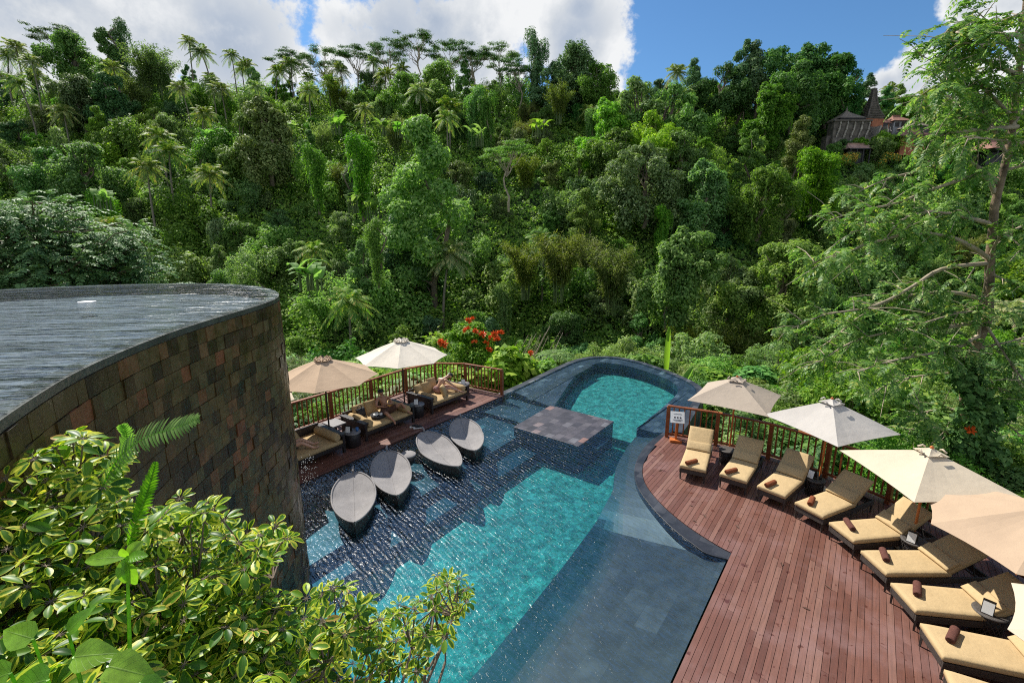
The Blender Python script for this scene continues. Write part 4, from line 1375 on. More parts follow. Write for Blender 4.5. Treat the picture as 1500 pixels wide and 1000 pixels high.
# drops falling from the overflow wall
m = MB(); rng = random.Random(8)
for k in range(130):
    px, py = rng.gauss(449, 9), rng.uniform(664, 722)
    q = at(px, py, rng.uniform(8.0, 8.8)); 
    if q.z < 0.3 or px < 441: continue
    r = rng.uniform(0.004, 0.009)
    m.add([q + Vector(d) * r for d in ((1, 0, 0), (0, 1, 0), (-1, 0, 0), (0, -1, 0), (0, 0, 1.4), (0, 0, -1.4))], [(0, 1, 4), (1, 2, 4), (2, 3, 4), (3, 0, 4), (1, 0, 5), (2, 1, 5), (3, 2, 5), (0, 3, 5)], True)
o = m.build('water_drops', M['white'], kind='stuff'); tag(o, 'water drops falling past the corner of the tiled wall', 'water drops')


# ================================================================== terrain
def vnoise(x, y, s=1.0, seed=0):
    """cheap smooth noise, array friendly"""
    x = np.asarray(x, float) / s + seed * 13.7; y = np.asarray(y, float) / s + seed * 7.3
    return (np.sin(x * 1.3 + 1.7 * np.sin(y * 0.7)) + np.sin(y * 1.1 + 1.3 * np.sin(x * 0.9 + 2.0)) + np.sin((x + y) * 0.8 + 0.6)) / 3


PY = [-60, -3, 0, 12, 20, 26, 31, 36, 42, 50, 58, 66, 80, 100, 120, 134, 150, 200]
PZ = [2.0, 1.0, -2.6, -2.6, -2.6, -3.0, -4.2, -6.2, -9.5, -9.5, -6.0, -1.0, 9.0, 21.5, 34.0, 41.0, 43.0, 38.0]


def terrain(x, y):
    x = np.asarray(x, float); y = np.asarray(y, float)
    z = np.interp(y + 3.0 * vnoise(x, y * 0, 30, 2), PY, PZ)
    k = np.clip((x - 38) / 34, 0, 1); k = k * k * (3 - 2 * k)
    z = np.where(z > 0, z * (1 - 0.10 * k), z)
    kl = np.clip((-x - 12) / 10, 0, 1) * np.clip((34 - y) / 12, 0, 1)
    z = z + kl * 2.5
    z = z + np.clip((y - 40) / 20, 0, 1) * 1.6 * vnoise(x, y, 9, 1)
    far = np.clip((np.hypot(x - 0, y - 10) - 16) / 10, 0, 1)
    return z + far * 0.5 * vnoise(x, y, 4, 3)


gx = np.concatenate([np.linspace(-190, -60, 27)[:-1], np.linspace(-60, 60, 61), np.linspace(60, 190, 27)[1:]])
gy = np.concatenate([np.linspace(-60, 20, 33)[:-1], np.linspace(20, 200, 91)])
X, Y = np.meshgrid(gx, gy)
Z = terrain(X, Y)
nx_, ny_ = len(gx), len(gy)
me = D.meshes.new('hillside')
vs = np.stack([X, Y, Z], -1).reshape(-1, 3)
fs = [(j * nx_ + i, j * nx_ + i + 1, (j + 1) * nx_ + i + 1, (j + 1) * nx_ + i) for j in range(ny_ - 1) for i in range(nx_ - 1)]
me.from_pydata(vs.tolist(), [], fs)
me.polygons.foreach_set('use_smooth', np.ones(len(fs), dtype=bool))
hill = link('hillside', me, M['soil']); hill['kind'] = 'structure'


# ================================================================== foliage builders
def norm(a): return a / np.maximum(np.linalg.norm(a, axis=-1, keepdims=True), 1e-9)


def leaf_quads(P, Nn, T, L, asp, fold=0.10):
    """rhombic leaves at P with normal Nn, direction T, length L"""
    B = np.cross(Nn, T)
    L = L[:, None]
    a = P - T * L * 0.5
    c = P + T * L * 0.5
    b = P + B * L * asp * 0.5 - T * L * 0.06 + Nn * L * fold
    d = P - B * L * asp * 0.5 - T * L * 0.06 + Nn * L * fold
    return np.stack([a, b, c, d], 1)


def cloud(lobes, n, size, rng, asp=0.55, up=0.55, fill=0.6, droop=0.35, hollow=0.0, jit=0.55):
    lo = np.array(lobes, float)
    wgt = (lo[:, 3] * lo[:, 4] + lo[:, 4] * lo[:, 5] + lo[:, 3] * lo[:, 5]); wgt /= wgt.sum()
    k = rng.choice(len(lo), n, p=wgt)
    d = rng.normal(size=(n, 3)); d[:, 2] += 0.3; d = norm(d)
    r = 1 - (1 - fill) * rng.random(n) ** 2.0 + 0.30 * np.maximum(0, np.minimum(1.0, rng.normal(size=n) * 0.6)) ** 2 * (rng.random(n) < 0.25)
    # bumpy surface: small tufts
    ph = lo[k, 0] * 3.1 + lo[k, 1] * 1.7
    r *= 1 + 0.17 * np.sin(d[:, 0] * 7 + ph) * np.sin(d[:, 1] * 7 + ph * 1.3) + 0.09 * np.sin(d[:, 2] * 9 + ph * 0.7 + d[:, 0] * 5)
    P = lo[k, :3] + d * r[:, None] * lo[k, 3:6]
    Nn = norm(d * 0.75 + np.array([0, 0, up]) + rng.normal(size=(n, 3)) * jit * 0.6)
    T = norm(np.cross(Nn, rng.normal(size=(n, 3)))); T[:, 2] -= droop; T = norm(T - Nn * np.sum(T * Nn, 1, keepdims=True))
    return leaf_quads(P, Nn, T, size * (0.6 + 0.8 * rng.random(n)), asp)


def strands(lobes, n, rng):
    """creeper curtains hanging from the lobes"""
    V = []
    for i in range(n):
        l = lobes[rng.integers(len(lobes))]
        a = rng.random() * 6.28; L = 1.0 + 3.6 * rng.random() ** 1.5
        x, y = l[0] + l[3] * math.cos(a), l[1] + l[3] * math.sin(a)
        k = max(2, int(L / 0.16))
        zz = l[2] - np.arange(k) * 0.16
        P = np.stack([x + rng.normal(size=k) * 0.07, y + rng.normal(size=k) * 0.07, zz], 1)
        out = norm(np.stack([np.full(k, math.cos(a)), np.full(k, math.sin(a)), np.full(k, 0.5)], 1) + rng.normal(size=(k, 3)) * 0.4)
        T = norm(np.cross(out, rng.normal(size=(k, 3)))); T[:, 2] -= 0.8; T = norm(T - out * np.sum(T * out, 1, keepdims=True))
        V.append(leaf_quads(P, out, T, 0.2 + 0.16 * rng.random(k), 0.6))
    return np.concatenate(V)


def dome_lobes(rng, r, h, nl, base=0.35, sub=(0.32, 0.5), flat=0.8):
    """lobes over the top and sides of a crown of radius r, height h, whose underside is at z=base*h"""
    out = [(0, 0, h * (base + (1 - base) * 0.45), r * 0.62, r * 0.62, h * (1 - base) * 0.42)]
    for i in range(nl):
        a = rng.random() * 6.283; e = rng.random() ** 0.7
        rr = r * (1 - 0.25 * rng.random()) * math.cos(e * 1.45)
        z = h * (base + (1 - base) * (0.12 + 0.8 * math.sin(e * 1.45)))
        s = r * (sub[0] + (sub[1] - sub[0]) * rng.random())
        if rng.random() < 0.3: rr *= 1.18; z += 0.06 * h * rng.normal()
        out.append((rr * math.cos(a), rr * math.sin(a), z - s * 0.2, s, s, s * flat))
    return out


def crown_lobes(rng, r, h):
    """several uneven sub-crowns, each made of small tufts"""
    out = []
    nb = int(rng.integers(6, 11))
    a0_ = rng.random() * 6.28
    for b in range(nb):
        a = a0_ + b * 2.4 + rng.normal() * 0.4
        rad = r * (0.2 + 0.75 * rng.random()) if b else r * 0.15
        zc = h * (0.28 + 0.5 * rng.random() * (1.15 - 0.5 * rad / r)) if b else h * 0.74
        s = r * (0.26 + 0.24 * rng.random())
        c = np.array([rad * math.cos(a), rad * math.sin(a), zc])
        for j in range(int(rng.integers(6, 12))):
            d = rng.normal(size=3); d[2] += 0.45; d /= np.linalg.norm(d)
            p = c + d * s * np.array([0.85, 0.85, 0.7]) * (0.7 + 0.6 * rng.random())
            q = s * (0.30 + 0.30 * rng.random())
            out.append((p[0], p[1], p[2], q, q, q * (0.55 + 0.5 * rng.random())))
        out.append((c[0], c[1], c[2] - s * 0.3, s * 0.6, s * 0.6, s * 0.6))
    for j in range(9):
        a = rng.random() * 6.28; k = r * (0.2 + 0.55 * rng.random()); q = r * (0.2 + 0.14 * rng.random())
        out.append((k * math.cos(a), k * math.sin(a), h * (0.05 + 0.3 * rng.random()), q, q, q * 1.3))
    zt = max(l[2] + l[5] for l in out)
    return [(x, y, z * h / zt, p, q, s_) for x, y, z, p, q, s_ in out]


def tube_mesh(paths):
    m = MB()
    for pts, rad in paths: m.tube(pts, rad, 7, caps=False)
    return m


def limb(rng, p0, p1, r0, r1, sag=0.1, n=5):
    p0, p1 = Vector(p0), Vector(p1)
    L = (p1 - p0).length
    pts, rad = [], []
    for i in range(n + 1):
        s = i / n
        p = p0.lerp(p1, s)
        if 0 < i < n: p += Vector((rng.normal() * 0.05 * L, rng.normal() * 0.05 * L, rng.normal() * 0.03 * L + sag * L * s * (1 - s)))
        pts.append(p); rad.append(r0 + (r1 - r0) * s)
    return pts, rad


def tree_proto(kind, seed, lod=1.0):
    """returns (crown mesh, trunk mesh); unit: metres, root at origin"""
    rng = np.random.default_rng(seed)
    paths, parts = [], []
    if kind == 'broad':
        h = 9.0; r = 3.6 + rng.random() * 1.0
        lobes = crown_lobes(rng, r, h)
        parts.append(cloud(lobes, int(21000 * lod), 0.30, rng, fill=0.5))
        if seed % 2: parts.append(strands(lobes, 60, rng))
        paths.append(limb(rng, (0, 0, -0.5), (0.3, 0.2, h * 0.6), 0.28, 0.14))
        for l in lobes[1:9]: paths.append(limb(rng, (0.1, 0.1, h * (0.25 + 0.2 * rng.random())), l[:3], 0.12, 0.04))
    elif kind == 'tall':
        h = 15.0; r = 3.0
        lobes = []
        for i in range(30):
            z = h * (0.16 + 0.82 * (i / 29)); k = math.sin(math.pi * min(1, 0.18 + 0.80 * (i / 29))) ** 0.6
            a = rng.random() * 6.28; rr = r * k * rng.random() ** 0.5 * 0.95; s = r * (0.26 + 0.2 * rng.random()) * (0.6 + 0.5 * k)
            lobes.append((rr * math.cos(a), rr * math.sin(a), z, s, s, s * 0.75))
        parts.append(cloud(lobes, int(19000 * lod), 0.31, rng, up=0.5))
        paths.append(limb(rng, (0, 0, -0.5), (0.2, 0.1, h * 0.86), 0.32, 0.09, 0))
        for l in lobes[:12:2]: paths.append(limb(rng, (0.05, 0, l[2] - 1.2), l[:3], 0.10, 0.03))
    elif kind == 'column':
        # tree wrapped and hung with creepers
        h = 12.0
        lobes = []
        for i in range(34):
            s_ = i / 33; z = h * (0.04 + 0.92 * s_)
            rr = (0.75 + 1.5 * max(0, s_ - 0.62) / 0.38 * (1 if s_ < 0.93 else 0.6)) * rng.random() ** 0.5
            a = rng.random() * 6.28; s = 0.62 + 0.6 * max(0, s_ - 0.5) + 0.3 * rng.random()
            lobes.append((rr * math.cos(a), rr * math.sin(a), z, s, s, s * 1.25))
        parts.append(cloud(lobes, int(9000 * lod), 0.27, rng, up=0.35, droop=0.9, asp=0.6))
        V = [strands(lobes[14:], 110, rng)]
        parts.append(np.concatenate(V))
        paths.append(limb(rng, (0, 0, -0.5), (0.2, 0.1, h * 0.9), 0.3, 0.1, 0))
    elif kind == 'flat':
        # umbrella shaped crown of thin plates on bare forking limbs
        h = 14.0; fork = h * 0.55
        paths.append(limb(rng, (0, 0, -0.5), (0.3, 0.2, fork), 0.24, 0.15, 0))
        lobes = []
        for i in range(11):
            a = 6.283 * i / 11 + rng.normal() * 0.25; rr = 1.2 + 3.6 * rng.random() ** 0.6
            z = h * (0.82 + 0.17 * rng.random() - 0.02 * rr)
            e = (rr * math.cos(a), rr * math.sin(a), z)
            st = Vector((0.3, 0.2, fork * (0.75 + 0.25 * rng.random())))
            pts, rad = limb(rng, st, e, 0.10, 0.03, 0.05, 6); paths.append((pts, rad))
            for j in range(4):
                o = np.array(e) + np.array([rng.normal() * 0.9, rng.normal() * 0.9, rng.normal() * 0.25])
                paths.append(limb(rng, pts[4], tuple(o), 0.035, 0.012))
                lobes.append((o[0], o[1], o[2], 0.9 + 0.6 * rng.random(), 0.9 + 0.6 * rng.random(), 0.22))
        parts.append(cloud(lobes, int(7500 * lod), 0.27, rng, up=1.2, fill=0.2, asp=0.6, droop=0.1))
    elif kind == 'palm':
        h = 10.0 + 2 * rng.random()
        bx, by = rng.normal() * 0.7, rng.normal() * 0.5
        pts = [(bx * s * s, by * s * s, -0.5 + (h + 0.5) * s) for s in np.linspace(0, 1, 9)]
        paths.append((pts, [0.20 - 0.07 * s for s in np.linspace(0, 1, 9)]))
        V = []
        nf = 28
        for i in range(nf):
            a = 2.399 * i + rng.normal() * 0.1
            el = 1.25 - 1.75 * (i / nf) + rng.normal() * 0.08
            L = 3.7 + 0.7 * rng.random()
            k = 20
            s = np.linspace(0.08, 1, k)
            ca, sa = math.cos(a), math.sin(a)
            drop = 0.9 + 0.6 * rng.random()
            hor = L * (np.cos(el) * s) * (1 - 0.10 * s); ver = L * (np.sin(el) * s - drop * 0.45 * s * s)
            P = np.stack([bx + ca * hor, by + sa * hor, h + ver], 1)
            T = norm(np.gradient(P, axis=0))
            sd = np.array([-sa, ca, 0.0])
            upn = norm(np.cross(T, np.tile(sd, (k, 1))))
            upn = np.where(upn[:, 2:3] < 0, -upn, upn)
            for sg_ in (-1, 1):
                ll = 0.95 * np.sin(np.pi * (0.12 + 0.83 * s)) ** 0.6
                dr = norm(sd * sg_ * 0.9 + T * 0.55 - np.array([0, 0, 0.55]) + rng.normal(size=(k, 3)) * 0.08)
                wv = T * 0.12
                tip = P + dr * ll[:, None]
                V.append(np.stack([P - wv, P + dr * ll[:, None] * 0.5 - wv * 0.9, tip, P + dr * ll[:, None] * 0.5 + wv * 0.9], 1))
            w2 = sd * 0.035
            V.append(np.stack([P[:-1] - w2, P[:-1] + w2, P[1:] + w2 * 0.8, P[1:] - w2 * 0.8], 1))
        parts.append(np.concatenate(V))
    elif kind == 'bamboo':
        V = []
        for i in range(22):
            a = rng.random() * 6.28; lean = 0.8 + 2.2 * rng.random(); h = 6.5 + 3.0 * rng.random()
            k = 46
            s = np.linspace(0.0, 1, 8)
            pts = [(0.5 * math.cos(a) + lean * math.cos(a) * t ** 2.2, 0.5 * math.sin(a) + lean * math.sin(a) * t ** 2.2, h * (t - 0.22 * t ** 4)) for t in s]
            paths.append((pts, [0.05 - 0.035 * t for t in s]))
            m_ = 240
            t = 0.30 + 0.70 * rng.random(m_)
            P = np.stack([0.5 * math.cos(a) + lean * math.cos(a) * t ** 2.2, 0.5 * math.sin(a) + lean * math.sin(a) * t ** 2.2, h * (t - 0.22 * t ** 4)], 1)
            P += rng.normal(size=(m_, 3)) * np.array([0.32, 0.32, 0.28])
            Nn = norm(rng.normal(size=(m_, 3)) * 0.7 + np.array([0, 0, 0.9]))
            T = norm(rng.normal(size=(m_, 3)) * 0.6 + np.array([math.cos(a), math.sin(a), -0.9])); T = norm(T - Nn * np.sum(T * Nn, 1, keepdims=True))
            V.append(leaf_quads(P, Nn, T, 0.30 + 0.22 * rng.random(m_), 0.26))
        parts.append(np.concatenate(V))
    elif kind == 'banana':
        V = []
        for i in range(11):
            a = rng.random() * 6.28; L = 1.6 + 0.8 * rng.random(); el = 0.75 + 0.6 * rng.random(); h0 = 0.5 + 0.9 * rng.random()
            ox, oy = rng.normal() * 0.4, rng.normal() * 0.4
            k = 10
            s = np.linspace(0, 1, k)
            ca, sa = math.cos(a), math.sin(a)
            hor = L * math.cos(el) * s * (1 + 0.35 * s); ver = L * (math.sin(el) * s - 0.55 * s ** 2.4)
            P = np.stack([ox + ca * hor, oy + sa * hor, h0 + ver], 1)
            sd = np.array([-sa, ca, 0])
            wd = 0.34 * np.sin(np.pi * np.clip(0.06 + 0.92 * s, 0, 1)) ** 0.55
            lift = np.array([0, 0, 0.12])
            for sg_ in (-1, 1):
                E = P + (sd * sg_ + lift) * wd[:, None]
                V.append(np.stack([P[:-1], P[1:], E[1:], E[:-1]], 1))
            paths.append(([(ox, oy, -0.4), (ox, oy, h0)], [0.08, 0.05]))
        parts.append(np.concatenate(V))
    elif kind == 'bush':
        r = 2.0
        lobes = crown_lobes(rng, r, 2.6)
        parts.append(cloud(lobes, int(7500 * lod), 0.22, rng, fill=0.7))
        for l in lobes[1:6]: paths.append(limb(rng, (0, 0, -0.3), l[:3], 0.06, 0.02))
    elif kind == 'vine':
        # creeper smothered mound, drooping to one side
        lobes = []
        for i in range(24):
            s = rng.random()
            lobes.append((rng.normal() * 1.5, rng.normal() * 1.1, 0.3 + 3.6 * s ** 1.2, 0.9 - 0.3 * s + 0.3 * rng.random(), 0.9 - 0.3 * s + 0.3 * rng.random(), 1.0 + 0.4 * rng.random()))
        parts.append(cloud(lobes, int(9000 * lod), 0.25, rng, up=0.45, droop=0.8, asp=0.75))
        for l in lobes[:5]: paths.append(limb(rng, (0, 0, -0.4), l[:3], 0.10, 0.03))
    V = np.concatenate(parts)
    cm = np_mesh(kind + '_crown', V)
    tb = tube_mesh(paths)
    tm = D.meshes.new(kind + '_trunk')
    tm.from_pydata(tb.v, [], tb.f)
    tm.polygons.foreach_set('use_smooth', np.ones(len(tb.f), dtype=bool))
    return cm, tm


PROTO = {}
for kind, cnt in (('broad', 10), ('tall', 4), ('column', 4), ('flat', 4), ('palm', 5), ('bamboo', 2), ('banana', 2), ('bush', 4), ('vine', 4)):
    PROTO[kind] = [tree_proto(kind, 100 * len(kind) + i) for i in range(cnt)]

VAR = {}


def crown_with(mesh, mat):
    key = (mesh.name, mat.name)
    if key not in VAR:
        c = mesh.copy(); c.materials.clear(); c.materials.append(mat); VAR[key] = c
    return VAR[key]


M['green_stalk'] = pmat('green_stalk', (0.09, 0.13, 0.035), 0.6, 0.35, 5)
PLANTS = []       # (object, kind, tone) labelled at the end
NAMES = {'broad': ('broadleaf_tree', 'tree'), 'tall': ('tall_tree', 'tree'), 'column': ('creeper_covered_tree', 'tree'), 'flat': ('umbrella_tree', 'tree'),
         'palm': ('palm_tree', 'palm'), 'bamboo': ('bamboo_clump', 'bamboo'), 'banana': ('banana_plant', 'banana plant'), 'bush': ('leafy_bush', 'bush'), 'vine': ('creeper_mound', 'bush')}
TRUNKS = {'broad': 'bark', 'tall': 'bark', 'column': 'bark', 'flat': 'pale_bark', 'palm': 'palm_bark', 'bamboo': 'green_stalk', 'banana': 'green_stalk', 'bush': 'bark', 'vine': 'bark'}


def plant(kind, p, scale, rng, tone, i=None, zs=1.0, label=None, rz=None):
    pr = PROTO[kind][rng.integers(len(PROTO[kind])) if i is None else i % len(PROTO[kind])]
    nm, cat = NAMES[kind]
    root = D.objects.new(nm, None); COL.objects.link(root)
    root.location = p
    root.rotation_euler = (rng.normal() * 0.03, rng.normal() * 0.03, rng.random() * 6.283 if rz is None else rz)
    root.scale = (scale, scale, scale * zs)
    link('crown', crown_with(pr[0], M[tone]), None, root)
    link('trunk', crown_with(pr[1], M[TRUNKS[kind]]), None, root)
    root['category'] = cat
    if label: root['label'] = label
    else: PLANTS.append((root, kind, tone))
    return root


HEI = {'broad': 9.0, 'tall': 15.0, 'column': 12.3, 'flat': 14.2, 'palm': 12.5, 'bamboo': 8.0, 'banana': 3.5, 'bush': 2.7, 'vine': 4.6}


def plant_px(kind, px, py, Y, rng, tone, height=None, i=None, zs=1.0, label=None, rz=None):
    """plant rooted on the terrain, its top at the height seen at (px, py)"""
    t = at(px, py, Y)
    g = float(terrain(t.x, t.y))
    hh = max(1.0, t.z - g) if height is None else height
    z = g if height is None else t.z - height
    return plant(kind, (t.x, t.y, z), hh / HEI[kind] / zs, rng, tone, i, zs, label, rz)


rng = np.random.default_rng(21)
# ---- landmark trees
plant_px('tall', 626, 178, 62, rng, 'leaf_light', i=1, label='tall pale green tree with creeper hung trunk in mid slope, standing clear')
for k, (px, py, Y, i) in enumerate([(520, 62, 128, 0), (566, 58, 126, 1), (612, 44, 124, 2), (655, 58, 126, 3), (690, 62, 122, 0), (735, 62, 122, 2), (470, 66, 130, 3), (760, 84, 118, 1), (420, 70, 132, 1), (80, 34, 122, 2)]):
    plant_px('flat', px, py, Y, rng, 'leaf_dark', height=13.5, i=i)
plant_px('column', 787, 48, 116, rng, 'leaf_dark', i=0, height=15, label='narrow creeper covered tree standing tallest against the cloud edge')
for (px, py, Y, hh, k, tone) in [(842, 64, 116, 14, 'broad', 'leaf_dark'), (815, 90, 114, 12, 'broad', 'leaf_dark'), (880, 92, 112, 11, 'broad', 'leaf_mid'),
                                 (1020, 88, 112, 13, 'tall', 'leaf_dark'), (1090, 60, 112, 16, 'tall', 'leaf_dark'), (1118, 62, 110, 16, 'tall', 'leaf_dark'), (1060, 90, 110, 12, 'broad', 'leaf_dark'),
                                 (1150, 66, 112, 15, 'broad', 'leaf_dark'), (1190, 58, 112, 16, 'broad', 'leaf_dark'), (1222, 78, 110, 14, 'broad', 'leaf_dark'), (1250, 84, 108, 15, 'tall', 'leaf_dark'),
                                 (1275, 108, 116, 12, 'tall', 'leaf_dark'), (1170, 90, 104, 13, 'broad', 'leaf_mid'), (1130, 118, 98, 12, 'broad', 'leaf_mid'), 
                                 (1300, 128, 118, 9, 'tall', 'leaf_dark'), (1325, 138, 116, 8, 'broad', 'leaf_mid'),
                                 (930, 112, 96, 14, 'broad', 'leaf_light'), (985, 120, 94, 14, 'broad', 'leaf_light'), (885, 140, 92, 13, 'broad', 'leaf_light'), (960, 160, 88, 13, 'broad', 'leaf_light'), (905, 185, 86, 12, 'broad', 'leaf_mid'),
                                 (950, 205, 74, 12, 'broad', 'leaf_grey'), (1000, 190, 84, 12, 'broad', 'leaf_mid'),
                                 (100, 45, 118, 14, 'broad', 'leaf_mid'), (150, 42, 122, 13, 'tall', 'leaf_dark'), (172, 30, 124, 13, 'column', 'leaf_dark'), (205, 62, 116, 12, 'bamboo', 'leaf_mid'), (230, 70, 116, 11, 'bamboo', 'leaf_mid'),
                                 (110, 110, 104, 11, 'broad', 'leaf_grey'), (155, 105, 104, 11, 'broad', 'leaf_dark'), (385, 140, 82, 13, 'broad', 'leaf_grey'), (350, 160, 84, 12, 'broad', 'leaf_grey'),
                                 (640, 90, 112, 13, 'broad', 'leaf_mid'), (600, 105, 110, 12, 'broad', 'leaf_mid'), (690, 130, 100, 12, 'column', 'leaf_mid'), (715, 140, 98, 11, 'column', 'leaf_mid'), (745, 200, 72, 10, 'flat', 'leaf_light'),
                                 (820, 120, 104, 8, 'bamboo', 'leaf_bamboo'), (80, 215, 76, 10, 'broad', 'leaf_dark'), (110, 205, 74, 11, 'broad', 'leaf_mid'),
                                 (1075, 370, 50, 7, 'broad', 'leaf_grey'), (820, 335, 52, 8, 'bamboo', 'leaf_bamboo'), (900, 355, 52, 8, 'bamboo', 'leaf_bamboo'), (770, 350, 55, 7, 'bamboo', 'leaf_bamboo'),
                                 (550, 322, 52, 7, 'column', 'leaf_mid'), (525, 200, 70, 11, 'column', 'leaf_mid'), (460, 215, 72, 9, 'column', 'leaf_mid'), (990, 330, 48, 10, 'broad', 'leaf_mid'), (1150, 350, 46, 9, 'broad', 'leaf_fresh'),
                                 (1100, 190, 84, 11, 'tall', 'leaf_mid'), (1180, 170, 84, 11, 'tall', 'leaf_grey'), (1040, 230, 72, 11, 'broad', 'leaf_mid'), (1120, 240, 70, 10, 'broad', 'leaf_mid'), (1200, 215, 76, 10, 'broad', 'leaf_mid')]:
    plant_px(k, px, py, Y, rng, tone, height=hh)
for (px, py, Y) in [(20, 55, 118), (275, 56, 120), (303, 64, 120), (340, 76, 122), (362, 86, 124), (398, 92, 124), (45, 82, 108), (0, 66, 118), (425, 88, 126), (500, 88, 122), (545, 86, 122), (270, 118, 104), (285, 150, 96), (170, 88, 108), (232, 180, 82), (240, 205, 78), (450, 120, 110), (310, 110, 112), (325, 118, 110), (380, 118, 112),
                    (590, 92, 120), (480, 108, 116), (35, 108, 100), (1357, 128, 108), (655, 165, 88), (210, 228, 70)]:
    plant_px('palm', px, py, Y, rng, 'leaf_palm', height=8.5 + 3.0 * rng.random())
for (px, py, Y) in [(560, 160, 92), (585, 165, 92), (530, 262, 70), (515, 268, 68), (300, 175, 90), (540, 275, 66), (700, 170, 92), (660, 270, 66), (450, 355, 48), (790, 160, 94), (490, 155, 95), (420, 160, 95), (55, 225, 78), (150, 260, 62)]:
    plant_px('banana', px, py, Y, rng, 'leaf_banana', height=3.5 + 1.5 * rng.random())

# ---- jungle over the whole slope
placed = [o.location.to_2d() for o, _, _ in PLANTS]


def clear(x, y, d):
    return all((p.x - x) ** 2 + (p.y - y) ** 2 > d * d for p in placed)


cnt = 0
yy = 44.0
while yy < 132:
    half = 1.12 * yy + 6
    sp = 5.3 if yy < 70 else 6.2
    xx = -half + rng.random() * sp
    while xx < half:
        x, y = xx + rng.normal() * 1.2, yy + rng.normal() * 1.2
        xx += sp
        if not clear(x, y, 2.6): continue
        # keep the temple terraces open
        if 58 < x < 84 and 92 < y < 112: continue
        u = rng.random()
        z = float(terrain(x, y))
        q = to_px((x, y, z + 6))
        if q[0] < -130 or q[0] > 1640: continue
        if y < 64:
            kind = 'broad' if u < 0.34 else 'vine' if u < 0.62 else 'bush' if u < 0.72 else 'column' if u < 0.84 else 'tall' if u < 0.88 else 'palm' if u < 0.93 else 'bamboo'
        elif y < 100:
            kind = 'broad' if u < 0.40 else 'vine' if u < 0.62 else 'column' if u < 0.74 else 'palm' if u < 0.80 else 'tall' if u < 0.86 else 'bush' if u < 0.93 else 'banana' if u < 0.97 else 'bamboo'
        else:
            kind = 'broad' if u < 0.52 else 'vine' if u < 0.62 else 'column' if u < 0.72 else 'palm' if u < 0.82 else 'tall' if u < 0.90 else 'bamboo'
        tn = rng.random()
        tone = 'leaf_mid' if tn < 0.46 else 'leaf_dark' if tn < 0.68 else 'leaf_light' if tn < 0.86 else 'leaf_grey'
        if kind == 'palm': tone = 'leaf_palm'
        if kind == 'banana': tone = 'leaf_banana'
        if kind == 'bamboo': tone = 'leaf_bamboo' if tn < 0.5 else 'leaf_light'
        if kind == 'vine' and tn > 0.75: tone = 'leaf_fresh'
        sc = {'broad': 0.62, 'tall': 0.62, 'column': 0.66, 'palm': 0.8, 'bamboo': 0.95, 'banana': 1.2, 'bush': 1.3, 'vine': 1.25, 'flat': 0.8}[kind] * (0.75 + 0.5 * rng.random())
        if y > 112 and kind in ('broad', 'vine'): sc *= 1.2
        tq = to_px((x, y, z + sc * HEI[kind]))
        if 1190 < tq[0] < 1375 and y < 101 and tq[1] < 236: continue
        plant(kind, (x, y, z - (0.13 * 9 * sc if kind == 'broad' else 0.3)), sc, rng, tone)
        cnt += 1
    yy += sp * 0.95

# ---- thicket of creepers filling the slope between the trees (one mass)
nl = 4300
lx = rng.random(nl) * 2 - 1; ly = 41 + (134 - 41) * rng.random(nl) ** 1.3
lx = lx * (1.10 * ly + 4)
lz = terrain(lx, ly)
lr = (0.7 + 1.1 * rng.random(nl)) * (0.75 + ly / 160)
lobes = np.stack([lx, ly, lz + 0.5 + 1.1 * rng.random(nl), lr, lr, lr * (0.75 + 0.6 * rng.random(nl))], 1)
okk = ~((lx > 56) & (lx < 86) & (ly > 86) & (ly < 112))
V = cloud(lobes[okk], 400000, 0.36, rng, asp=0.65, up=0.5, fill=0.7, droop=0.6)
o = link('thicket', np_mesh('thicket', V), M['leaf_mid']); tag(o, 'billowing green creeper thicket filling the valley slope between the trees', 'thicket', kind='stuff')

# ---- undergrowth on the slope (ground cover, one mass)
n = 260000
ux = (rng.random(n) * 2 - 1); uy = 42 + (136 - 42) * rng.random(n) ** 1.25
ux = ux * (1.12 * uy + 6)
uz = terrain(ux, uy)
bump = 1.3 * np.abs(vnoise(ux, uy, 1.1, 5)) + 0.9 * np.abs(vnoise(ux, uy, 0.5, 6))
P = np.stack([ux, uy, uz + bump + rng.random(n) * 0.35 - 0.2], 1)
Nn = norm(np.stack([rng.normal(size=n) * 0.5, -0.45 + rng.normal(size=n) * 0.5, np.ones(n)], 1))
T = norm(np.cross(Nn, rng.normal(size=(n, 3)))); T[:, 2] -= 0.4; T = norm(T - Nn * np.sum(T * Nn, 1, keepdims=True))
V = leaf_quads(P, Nn, T, (0.34 + 0.34 * rng.random(n)) * (0.7 + uy / 150), 0.65)
o = link('undergrowth', np_mesh('undergrowth', V), M['leaf_light']); tag(o, 'green undergrowth covering the valley slope between the trees', 'undergrowth', kind='stuff')


